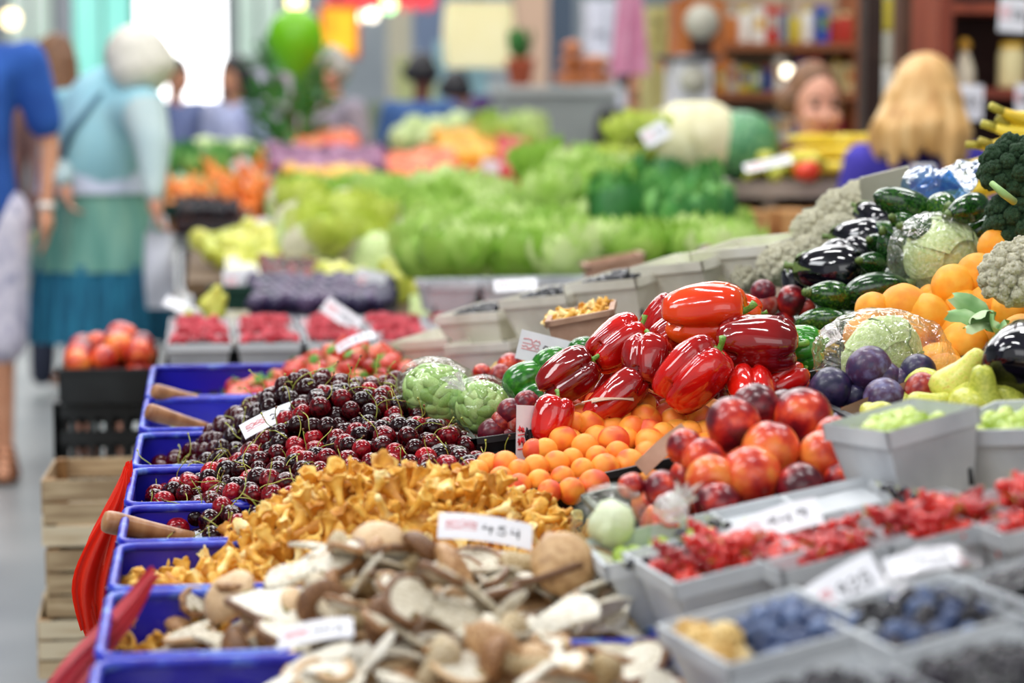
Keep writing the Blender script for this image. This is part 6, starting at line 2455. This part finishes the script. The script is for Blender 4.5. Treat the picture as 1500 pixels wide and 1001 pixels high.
# dark plums and cherries, blue plums (left) at depth about 6
sc_ = lambda *a, **k: scatter(*a, **k)
sc_([PLUM], 'plum', band(372, 575, 408, 446, 540, 590, 90), 'small blue plum in the blurred heap beyond the raspberries', 'plum', 'blue plums beyond the raspberries', .022, q='r')
stuff_mound('plum_heap', 365, 580, 412, 452, 530, 590, M('plum_heap_skin', ['#16142c', '#2a2242', '#3a2c48'], rough=.6, scale=30), 'blue plums underneath in the heap beyond the raspberries', .01)
sc_([CHERRY], 'dark_cherry', band(384, 490, 382, 412, 500, 530, 80, skew=8), 'dark cherry in the far blurred heap above the blue plums', 'cherry', 'dark cherries in the far heap', .016, q='r')
stuff_mound('dark_cherry_heap', 380, 500, 386, 418, 495, 530, M('far_cherry_skin', ['#18060a', '#30090f', '#480c14'], rough=.6, scale=30), 'dark cherries underneath in the far heap', .01)
sc_([PEAR], 'yellow_squash', band(487, 540, 400, 428, 520, 540, 7) + band(570, 625, 402, 424, 520, 540, 8) + band(300, 400, 338, 372, 430, 450, 12, skew=-22) + band(340, 430, 350, 384, 450, 470, 10, skew=-24), 'blurred yellow squash beside the cauliflowers', 'squash', 'yellow squashes in the middle distance', .10, q='r')
sc_([CABB], 'cabbage', band(425, 560, 300, 378, 425, 492, 9, skew=10), 'pale green cabbage among the creamy cauliflowers', 'cabbage', 'cabbages among the cauliflowers', .085, q='r')
sc_(LETTY, 'lettuce', band(440, 570, 318, 380, 440, 495, 8), 'yellow-green leafy head among the creamy cauliflowers', 'lettuce', 'leafy heads among the cauliflowers', .8)
sc_([CAUL], 'cauliflower', band(430, 560, 300, 375, 430, 490, 12, skew=10), 'blurred creamy cauliflower in the middle distance', 'cauliflower', 'cauliflowers in the middle distance', .085, parts=[('leaf', CLEAVES[0], (0, 0, -.8))])
sc_([CAUL], 'cauliflower', band(585, 650, 325, 375, 450, 480, 5), 'blurred white cauliflower beside the lettuces', 'cauliflower', 'cauliflowers beside the lettuces', .07)
stuff_mound('cauliflower_heap', 330, 640, 330, 400, 420, 500, m_caul, 'pale cauliflowers and squashes underneath', .03, skew=-10)
sc_([NECT], 'tomato', band(607, 650, 356, 384, 480, 500, 9), 'blurred red tomato between cauliflowers and lettuce', 'tomato', 'tomatoes in the middle distance', .035, q='r')
# lettuces
sc_(LETT, 'lettuce', band(620, 900, 330, 428, 440, 580, 54), 'light green curly lettuce in the big heap behind the cream punnets', 'lettuce', 'light green lettuces in the big heap', .9)
stuff_mound('lettuce_heap', 600, 910, 335, 440, 430, 580, m_lett, 'light green lettuces underneath in the big heap', .05)
sc_(LETT, 'lettuce', band(560, 720, 308, 345, 400, 430, 18), 'yellow-green lettuce in the farther row', 'lettuce', 'yellow-green lettuces in the farther row', .95)
sc_(LETT, 'lettuce', band(425, 620, 292, 318, 365, 390, 12), 'small light green head in the far row', 'lettuce', 'small green heads in the far row', .8)
stuff_mound('far_lettuce_heap', 420, 740, 305, 360, 350, 430, m_lett, 'yellow-green lettuces underneath in the farther row', .04)
# greens on the right
sc_(LETT, 'lettuce', band(800, 910, 272, 330, 430, 490, 14), 'bright green lettuce left of the vendor table', 'lettuce', 'bright green lettuces before the vendor table', .95)
sc_(GREENS, 'leafy_greens', band(885, 1050, 318, 395, 440, 540, 28), 'dark leafy greens in front of the vendor table', 'greens', 'dark leafy greens before the vendor table', .95)
sc_(LETT, 'lettuce', band(860, 1075, 350, 412, 480, 590, 30), 'green lettuce among the dark greens before the vendor table', 'lettuce', 'green lettuces among the dark greens', .85)
stuff_mound('greens_heap', 790, 1085, 325, 430, 420, 590, m_green, 'leafy greens underneath before the vendor table', .05)
sc_([CABB], 'cabbage', [(888, 322, 470), (872, 338, 480), (912, 338, 475), (640, 192, 250), (668, 184, 245), (606, 190, 250), (590, 204, 255), (625, 208, 258)], 'pale green cabbage, blurred', 'cabbage', 'pale cabbages in the distance', .085, q='r')
cam_ball(NECT, 'tomato', 1036, 374, 34, 640, 'single bright red tomato on the greens behind the cream punnets', 'tomato')
# crate front under the lettuces and grey punnets
for i in range(4):
    g = punnet(P(655 + i * 80, 456 - i * 1.5, 600), Quaternion((0, 0, 1), .1), 'grey punnet in the row below the lettuces, number %s from the left' % ['one', 'two', 'three', 'four', 'five'][i], 'grey punnets below the lettuces')
    lining(g, m_black, 'black berries in the %s punnet below the lettuces' % ['first', 'second', 'third', 'fourth', 'fifth'][i], .066)
tray('cardboard_box', P(905, 418, 640), TQ, .13, .10, .06, m_tanc, 'tan cardboard box at the foot of the lettuces', cat='box')
tray('green_tray', P(355, 452, 570), Quaternion(), .17, .12, .05, m_cloth, 'dark green tray below the white card at the left', cat='tray')
# carrots, dark beans and green bunches on the small table at the aisle
m_carrot = M('carrot_skin', ['#e8701c', '#f48a30', '#f8a048'], rough=.45, scale=20, rand=.4)
CARR = MB().lathe([(0, 0), (.35, .0), (.5, .04), (.45, .3), (.34, .6), (.2, .85), (.05, 1), (0, 1)], 12).mesh('carrot', m_carrot)
for (x0, x1, y0, y1, n) in [(244, 305, 268, 300, 26), (325, 395, 258, 304, 38)]:
    for (px, py, s) in band(x0, x1, y0, y1, 330, 345, n):
        obj('carrot', CARR, P(px, py, s), rq(), (.036, .036, .15), label='orange carrot in the two blurred heaps at the aisle', cat='carrot', group='carrots at the aisle')
stuff_mound('carrot_heap', 243, 400, 278, 312, 325, 345, m_carrot, 'orange carrots underneath at the aisle', .01)
sc_([BLACKB], 'dark_bean', band(258, 350, 288, 312, 342, 350, 50), 'dark brown bean in the heap between the carrots', 'bean', 'dark beans between the carrots', .016, q='r')
stuff_mound('dark_bean_heap', 255, 365, 290, 318, 342, 350, m_cherry, 'dark beans underneath between the carrots', .008)
sc_(GREENS, 'green_bunch', band(245, 380, 240, 264, 310, 325, 16), 'dark green bunch of herbs behind the carrots', 'herbs', 'green bunches behind the carrots', .55)
stuff_mound('herb_heap', 243, 385, 246, 276, 305, 325, m_green, 'green herbs underneath behind the carrots', .02)
sc_([CABB], 'cabbage', band(300, 380, 222, 236, 300, 305, 6), 'pale cabbage at the back of the small aisle table', 'cabbage', 'pale cabbages at the back of the aisle table', .07, q='r')
tray('green_tray', P(240, 318, 345), Quaternion(), .10, .2, .06, m_cloth, 'green plastic tray jutting out at the left of the carrots', cat='tray')
tray('green_tray', P(405, 318, 345), Quaternion(), .12, .2, .06, m_cloth, 'green plastic tray to the right of the carrots', cat='tray')
# boxes under that table
for i, (px, c) in enumerate([(275, '#1c2c5c'), (300, '#20242c')]):
    p = P(px, 430, 330)
    mb = MB()
    shell(mb, .16, .2, .25, .01, .92)
    obj('storage_box', mb.mesh('storage_box', M('dark_box_%d' % i, c, rough=.5), False), (p.x, 10.4, .0), label=['navy blue box on the floor under the carrot table', 'black box on the floor under the carrot table'][i], cat='box')
# farther coloured goods
m_purple = M('purple_veg', ['#5c2a54', '#8a4c74', '#b07a9c'], rough=.4, scale=8, rand=.5)
m_redveg = M('red_veg', ['#a81c24', '#d03a3c', '#e8786c'], rough=.4, scale=8, rand=.5)
m_yel = M('golden_veg', ['#d89018', '#e8a828', '#f4c850'], rough=.4, scale=8, rand=.5)
m_coral = M('coral_veg', ['#e85a30', '#f4784c', '#f8a070'], rough=.4, scale=8, rand=.5)
VEG = {n: fruit(n, m, .95, .12) for n, m in (('onion', m_purple), ('radish', m_redveg), ('golden_plum', m_yel), ('peach', m_coral))}


def far_heap(kind, x0, x1, y0, y1, s0, s1, n, r, label, group, mat, skew=0):
    sc_([VEG[kind]], kind, band(x0, x1, y0, y1, s0, s1, n, skew=skew), label, kind.replace('_', ' '), group, r, q='r')
    stuff_mound(kind + '_heap', x0 - 4, x1 + 4, y0 + 4, y1 + 5, s0, s1, mat, label.replace('blurred', 'further') + ', underneath', .01, skew=skew)


far_heap('golden_plum', 425, 545, 250, 278, 330, 345, 46, .036, 'blurred golden yellow fruit beyond the light green heads', 'golden fruit in the distance', m_yel)
far_heap('onion', 400, 560, 218, 252, 300, 325, 60, .038, 'blurred purple onion in the far heap', 'purple onions in the distance', m_purple)
far_heap('radish', 612, 705, 250, 286, 320, 345, 60, .03, 'blurred dark red radish left of the white card', 'dark red radishes in the distance', m_redveg)
far_heap('radish', 735, 838, 215, 262, 300, 340, 66, .034, 'blurred red radish in the sloping heap on the right', 'red radishes on the far right heap', m_redveg, 20)
far_heap('peach', 555, 665, 225, 262, 300, 325, 50, .036, 'blurred coral orange fruit in the far heap', 'coral fruit in the distance', m_coral, -14)
far_heap('peach', 430, 520, 196, 216, 265, 280, 30, .04, 'blurred pinkish red fruit at the far end before the grey-haired man', 'pinkish fruit at the far end', m_coral)
far_heap('golden_plum', 640, 760, 190, 232, 260, 300, 44, .04, 'blurred pale yellow fruit below the far cabbages', 'pale yellow fruit at the far end', m_yel, -10)
sc_(LETT, 'lettuce', band(715, 790, 196, 222, 260, 285, 9), 'small light green lettuce at the far end, right of the cabbages', 'lettuce', 'lettuces at the far end', .9)
a = P(790, 275, 335)
mb = MB()
mb.beam(P(738, 282, 335), P(846, 256, 325), .02, .09)
obj('green_trough', mb.mesh('green_trough', m_cloth, False), label='dark green trough edge under the red radishes on the right', cat='trough')

# ------------------------------------------------------------------ counter, signs, balloon and plants at the back
c1, c2 = GY(742, 200, 15.5), GY(905, 125, 15.5)
ct = empty('display_counter', ((c1.x + c2.x) / 2, 15.9, 0), label='grey metal display counter across the hall behind the radishes', cat='counter')
W = c2.x - c1.x
m_ctr = M('counter_grey', ['#8c928e', '#a4aaa6'], rough=.5, scale=2)
obj('body', MB().box((0, 0, c2.z / 2 - .03), (W, .8, c2.z - .06)).mesh('body', m_ctr, False), parent=ct)
obj('worktop', MB().box((0, 0, c2.z - .03), (W + .06, .86, .05)).mesh('worktop', M('pale_worktop', '#c4c8c4', rough=.4), False), parent=ct)
zc = c2.z
brd = MB().ball((0, 0, 0), 1, (1.3, .7, .55), nz=.1, ns=2).mesh('bread_loaf', M('bread_crust', ['#a85a2c', '#c8743c', '#d89058'], rough=.6, scale=6))
for i in range(9):
    p = GY(838 + (i % 4) * 14, 115, 15.6)
    obj('bread_loaf', brd, (p.x, 15.6 + .1 * (i % 2), zc + .05 + .1 * (i // 4)), Quaternion((0, 0, 1), i), .09, label='orange-brown loaf on the grey display counter', cat='bread', group='loaves on the counter')
pot = GY(762, 110, 15.6)
pp = obj('potted_plant', MB().lathe([(0, 0), (.07, 0), (.1, .16), (.105, .18), (.09, .18), (.08, .16), (0, .15)], 18).mesh('potted_plant', M('terracotta', '#b85838', rough=.7)), (pot.x, 15.6, zc), label='green plant in a terracotta pot on the left of the display counter', cat='plant')
obj('foliage', GREENS[0], (0, 0, .15), sc=1.1, parent=pp)
# scale with a dial, white boxes left of the shelf
for (px0, py0, px1, py1, y, mat, nm, lab, cat) in [
        (985, 0, 1055, 88, 10.0, M('orange_wood', ['#a85c24', '#c87838'], rough=.5, scale=3), 'wall_clock_case', 'orange-brown wooden clock case with a pale round dial left of the grocery shelf', 'clock'),
        (980, 92, 1036, 160, 9.6, M('white_enamel', ['#d4d4dc', '#e8e8ee'], rough=.3), 'weighing_scale', 'white weighing scale standing behind the cream cabbage', 'scale')]:
    a, b = GY(px0, py1, y), GY(px1, py0, y)
    r = obj(nm, MB().box((0, 0, 0), (b.x - a.x, .2, b.z - a.z)).box((0, 0, -(b.z - a.z) / 2 - .02), (b.x - a.x + .06, .24, .04)).mesh(nm, mat, False), ((a.x + b.x) / 2, y, (a.z + b.z) / 2), label=lab, cat=cat)
    R_ = (b.x - a.x) * .36
    obj('dial', MB().lathe([(0, .02), (R_, .02), (R_, 0), (0, 0)], 24, rot=(PI / 2, 0, 0), c=(0, -.10, (b.z - a.z) * .12)).mesh('dial', M('pale_dial', '#c4c0b0', rough=.4)), parent=r)
    if nm == 'weighing_scale':
        obj('pan', MB().lathe([(0, 0), (.12, .0), (.15, .03), (.14, .03), (.11, .01), (0, .01)], 20, c=(0, 0, (b.z - a.z) / 2)).mesh('pan', m_steel), parent=r)
        obj('stand', MB().box((0, 0, -((a.z + b.z) / 2 + (b.z - a.z) / 2) / 2 - .05), (.3, .25, (a.z + b.z) / 2 - (b.z - a.z) / 2 - .045)).mesh('stand', m_wallm, False), parent=r)
    else:
        obj('lower_door', MB().box((0, -.105, -(b.z - a.z) * .33), (R_ * 1.2, .01, .1)).mesh('lower_door', m_shd, False), parent=r)
# pink garment hanging
a = GY(922, 88, 12.5)
mb = MB()
mb.param(lambda u, v: Vector(((u - .5) * (.12 + .10 * v), .03 * math.sin(u * 12), .42 - .5 * v)), 14, 12, wrap=False)
obj('pink_garment', mb.mesh('pink_garment', cloth('pink_fabric', '#d88cb0', '#e8b0cc')), (a.x, 12.5, a.z), label='pink garment hanging at the back beside the dark-clothed person', cat='garment')
# pale yellow lantern-like awning
a, b = GY(650, 98, 17), GY(752, 4, 17)
mb = MB()


def fn(u, v):
    an = v * 2 * PI
    k = .92 + .08 * math.sin(u * PI)
    rx = (b.x - a.x) / 2 * k
    return Vector((rx * math.copysign(abs(math.cos(an)) ** .35, math.cos(an)), rx * .6 * math.copysign(abs(math.sin(an)) ** .35, math.sin(an)), (b.z - a.z) * (.5 - u)))


mb.param(fn, 10, 40)
r = obj('lamp_shade_lantern', mb.mesh('lamp_shade_lantern', M('cream_lantern', ['#f0e2a4', '#f8f0c4'], rough=.6, scale=2, emit=.25)), ((a.x + b.x) / 2, 17, (a.z + b.z) / 2), label='big square cream fabric lantern hanging in the middle of the hall', cat='lantern')
obj('cord', MB().tube([(0, 0, (b.z - a.z) / 2), (0, 0, 6.2 - (a.z + b.z) / 2)], .01, 6).mesh('cord', m_post), parent=r)
# green balloon
p = P(433, 58, 300)
def bf(u, v):
    t = u * PI
    r = math.sin(t) * (1 - .14 * (u > .5) * (u - .5) * 2)
    z = math.cos(t) * 1.12 - .18 * sm(.7, 1, u)
    return Vector((r * math.cos(v * 2 * PI), r * math.sin(v * 2 * PI), float(z)))
r = obj('balloon', MB().param(bf, 22, 28).mesh('balloon', M('lime_balloon', ['#84d41c', '#96de30'], rough=.25, scale=1, transl=.35)), p, None, .138, label='lime green balloon floating above the plant in the middle left', cat='balloon')
obj('knot', MB().lathe([(0, -1.28), (.05, -1.32), (.09, -1.40), (0, -1.40)], 10).mesh('knot', M('lime_balloon', '#6cc414')), parent=r)
obj('string', MB().tube([(0, 0, -1.38), (.2, 0, -3), (-.1, .1, -5), (0, 0, -7.4)], .02, 5).mesh('string', m_green), parent=r)
# green plant column below the balloon
p = P(430, 190, 270)
r = obj('potted_tree', MB().lathe([(0, 0), (.16, 0), (.2, .3), (.21, .34), (.18, .34), (.17, .3), (0, .3)], 20).mesh('potted_tree', m_dgrey), (p.x, p.y, 0), label='tall green potted plant below the lime balloon', cat='plant')
obj('trunk', MB().tube([(0, 0, .3), (.02, 0, .8), (0, .02, 1.4)], [.03, .025, .015], 8).mesh('trunk', m_brown), parent=r)
fm = MB()
rnd = random.Random(8)
for i in range(150):
    a = rnd.uniform(0, 6.28)
    z = rnd.uniform(.75, 1.62)
    rr = .17 * math.sqrt(rnd.random()) * (1.2 - abs(z - 1.2) * .6)
    q = Quaternion((0, 0, 1), a) @ Quaternion((0, 1, 0), rnd.uniform(-1.2, .6))
    fm.append(leaf_mb(.14, .07, .6, .004, i, 4, 3), (rr * math.cos(a), rr * math.sin(a), z), q)
obj('foliage', fm.mesh('foliage', m_green), parent=r)
# orange-yellow illuminated sign
a, b = GY(468, 86, 18), GY(526, 8, 18)
m_sign = M('orange_sign_face', ['#f45a14', '#f88a18', '#fbc428'], rough=.4, scale=2.2, emit=.8, pos=[.35, .5, .65])
r = obj('illuminated_sign', MB().box((0, 0, 0), (b.x - a.x, .12, b.z - a.z)).mesh('illuminated_sign', M('sign_case', '#d84a18', rough=.4), False), ((a.x + b.x) / 2, 18, (a.z + b.z) / 2), label='glowing orange and yellow box sign at the back right of the balloon', cat='sign')
obj('face', MB().box((0, -.065, 0), (b.x - a.x - .05, .01, b.z - a.z - .05)).mesh('face', m_sign, False), parent=r)
obj('bracket', MB().box((0, 0, (b.z - a.z) / 2 + (6.2 - (a.z + b.z) / 2 - (b.z - a.z) / 2) / 2), (.04, .04, 6.2 - (a.z + b.z) / 2 - (b.z - a.z) / 2)).mesh('bracket', m_dgrey, False), parent=r)
# round glowing lamps far off
for i, (px, py, r_, c) in enumerate([(523, 25, .05, '#fff2d8'), (545, 22, .05, '#f8ecd8'), (433, 4, .07, '#fff0a0'), (16, 28, .07, '#ffe6b0'), (1153, 105, .028, '#fff4d8'), (570, 8, .06, '#a0e8a0')]):
    yy = 19 if i != 4 else 10.4
    p = GY(px, py, yy)
    o = obj('globe_lamp', MB().ball((0, 0, 0), r_, nu=12, nv=16).mesh('globe_lamp', M('lamp_glow_%d' % i, c, emit=4)), p, label=['warm white globe lamp right of the orange sign', 'second warm globe lamp right of the orange sign', 'yellow globe lamp above the balloon', 'warm globe lamp at the top left corner', 'tiny glint of a lamp on the grocery shelf', 'greenish globe lamp near the red awning'][i], cat='lamp')
    obj('cord', MB().tube([(0, 0, r_), (0, 0, 6.2 - p.z)], .006, 5).mesh('cord', m_post), parent=o)
# red awning strip along the top and pillars
a, b = GY(480, 12, 19.5), GY(640, -60, 19.5)
mb = MB()
mb.param(lambda u, v: Vector((a.x + (b.x - a.x) * u, 19.5 + .6 * v, a.z + .45 * v + .03 * math.sin(u * 60) * (1 - v))), 60, 4, wrap=False)
obj('awning', mb.mesh('awning', cloth('red_awning', '#b81c28', '#d03038')), label='red scalloped awning strip at the top of the hall behind the sign', cat='awning')
for i, (px0, px1, y, c, lab) in enumerate([(85, 106, 30, '#8c9096', 'grey column left of the teal glazing'), (568, 600, 21, '#b8b4a0', 'pale column behind the man in denim'), (608, 650, 22, '#6c7c98', 'blue-grey column right of the pale one'),
                                   (752, 800, 21.5, '#c8a890', 'beige column behind the display counter'), (800, 838, 23, '#5c6c80', 'slate column right of the beige one')]):
    a, b = GY(px0, 100, y), GY(px1, 100, y)
    mb = MB().box((0, 0, 3.1), (b.x - a.x, .3, 6.2)).box((0, 0, .15), (b.x - a.x + .1, .4, .3))
    obj('column', mb.mesh('column', M('column_%d' % i, c, rough=.8), False), ((a.x + b.x) / 2, y, 0), label=lab, cat='column')
# pale stands and stacked goods in the back middle to break up the far wall
rnd = random.Random(12)
for i, (px0, px1, py0, py1, y, c, nm, lab) in enumerate([
        (345, 400, 105, 150, 24, '#d8cce8', 'stacked_boxes', 'pale lilac box pile left of the balloon plant'), (540, 590, 150, 200, 19, '#8a9a80', 'stacked_boxes', 'sage green box pile beside the grey-haired man'),
        (580, 640, 85, 120, 20, '#d8dc9c', 'stacked_boxes', 'pale yellow-green box pile behind the man in denim'), (640, 715, 60, 130, 19, '#9cc4cc', 'stacked_boxes', 'pale aqua box pile below the cream lantern'),
        (690, 740, 140, 180, 18, '#6a3c8c', 'stacked_boxes', 'violet box pile left of the display counter'), (860, 912, 0, 70, 21, '#dcdce8', 'stacked_boxes', 'white box pile high at the back beside the pink garment'),
        (405, 440, 100, 145, 25, '#e8d4e0', 'stacked_boxes', 'pinkish white box pile behind the plant'), (945, 985, 10, 70, 13, '#c8c07c', 'stacked_boxes', 'olive box pile left of the clock case')]):
    a, b = GY(px0, py1, y), GY(px1, py0, y)
    mb = MB()
    n = 3
    for k in range(n):
        for j in range(2):
            mb.box(((j - .5) * (b.x - a.x) / 2 * 1.02 + rnd.uniform(-.02, .02), rnd.uniform(-.03, .03), (b.z - a.z) * ((k + .5) / n - .5)), ((b.x - a.x) / 2 * .96, .3, (b.z - a.z) / n * .96))
    mb.box((0, 0, -(b.z - a.z) / 2 - a.z / 2), (b.x - a.x, .3, a.z))
    obj(nm, mb.mesh(nm, [M('box_pile_%d' % i, [c, c], rough=.7)], False), ((a.x + b.x) / 2, y, (a.z + b.z) / 2), label=lab, cat='boxes')
# ------------------------------------------------------------------ light
w = bpy.data.worlds.new('market_hall_light')
bpy.context.scene.world = w
w.use_nodes = True
w.node_tree.nodes['Background'].inputs[0].default_value = (.93, .97, 1, 1)
w.node_tree.nodes['Background'].inputs[1].default_value = .55


def area(name, loc, target, size, power, col=(1, 1, 1)):
    l = bpy.data.lights.new(name, 'AREA')
    l.shape = 'RECTANGLE'
    l.size, l.size_y = size
    l.energy = power
    l.color = col
    o = bpy.data.objects.new(name, l)
    COL.objects.link(o)
    o.location = loc
    o.rotation_euler = (Vector(target) - Vector(loc)).to_track_quat('-Z', 'Y').to_euler()
    return o


for i, (x, y) in enumerate([(-2.2, .6), (-2.2, 3.0), (-2.2, 5.6), (.4, 1.6), (.4, 4.2), (.4, 6.8), (3.0, 2.6), (3.0, 5.4)]):
    area('ceiling_light', (x, y, 4.6), (x * .6 + .3, y - .1, .9), (.22, 1.3), 40)
area('side_skylight', (-5.5, 1, 5.2), (.5, 3.5, .9), (2.2, 2.2), 130, (.95, .98, 1))
for y in (8.5, 13, 19, 27):
    area('hall_fill', (0.5, y, 6.1), (.5, y - .3, 0), (9, 3), 320 if y < 15 else 620)  # big soft area lights added under the ceiling to brighten the far hall
area('front_fill', (.5, -2.8, 3.2), (.6, 6, .6), (5, 2.5), 55)
sc = bpy.context.scene
sc.view_settings.view_transform = 'Standard'
sc.view_settings.look = 'None'
sc.view_settings.exposure = 0.0
sc.cycles.use_denoising = True
sc.cycles.max_bounces = 8
sc.cycles.transparent_max_bounces = 16
sc.cycles.sample_clamp_indirect = 6
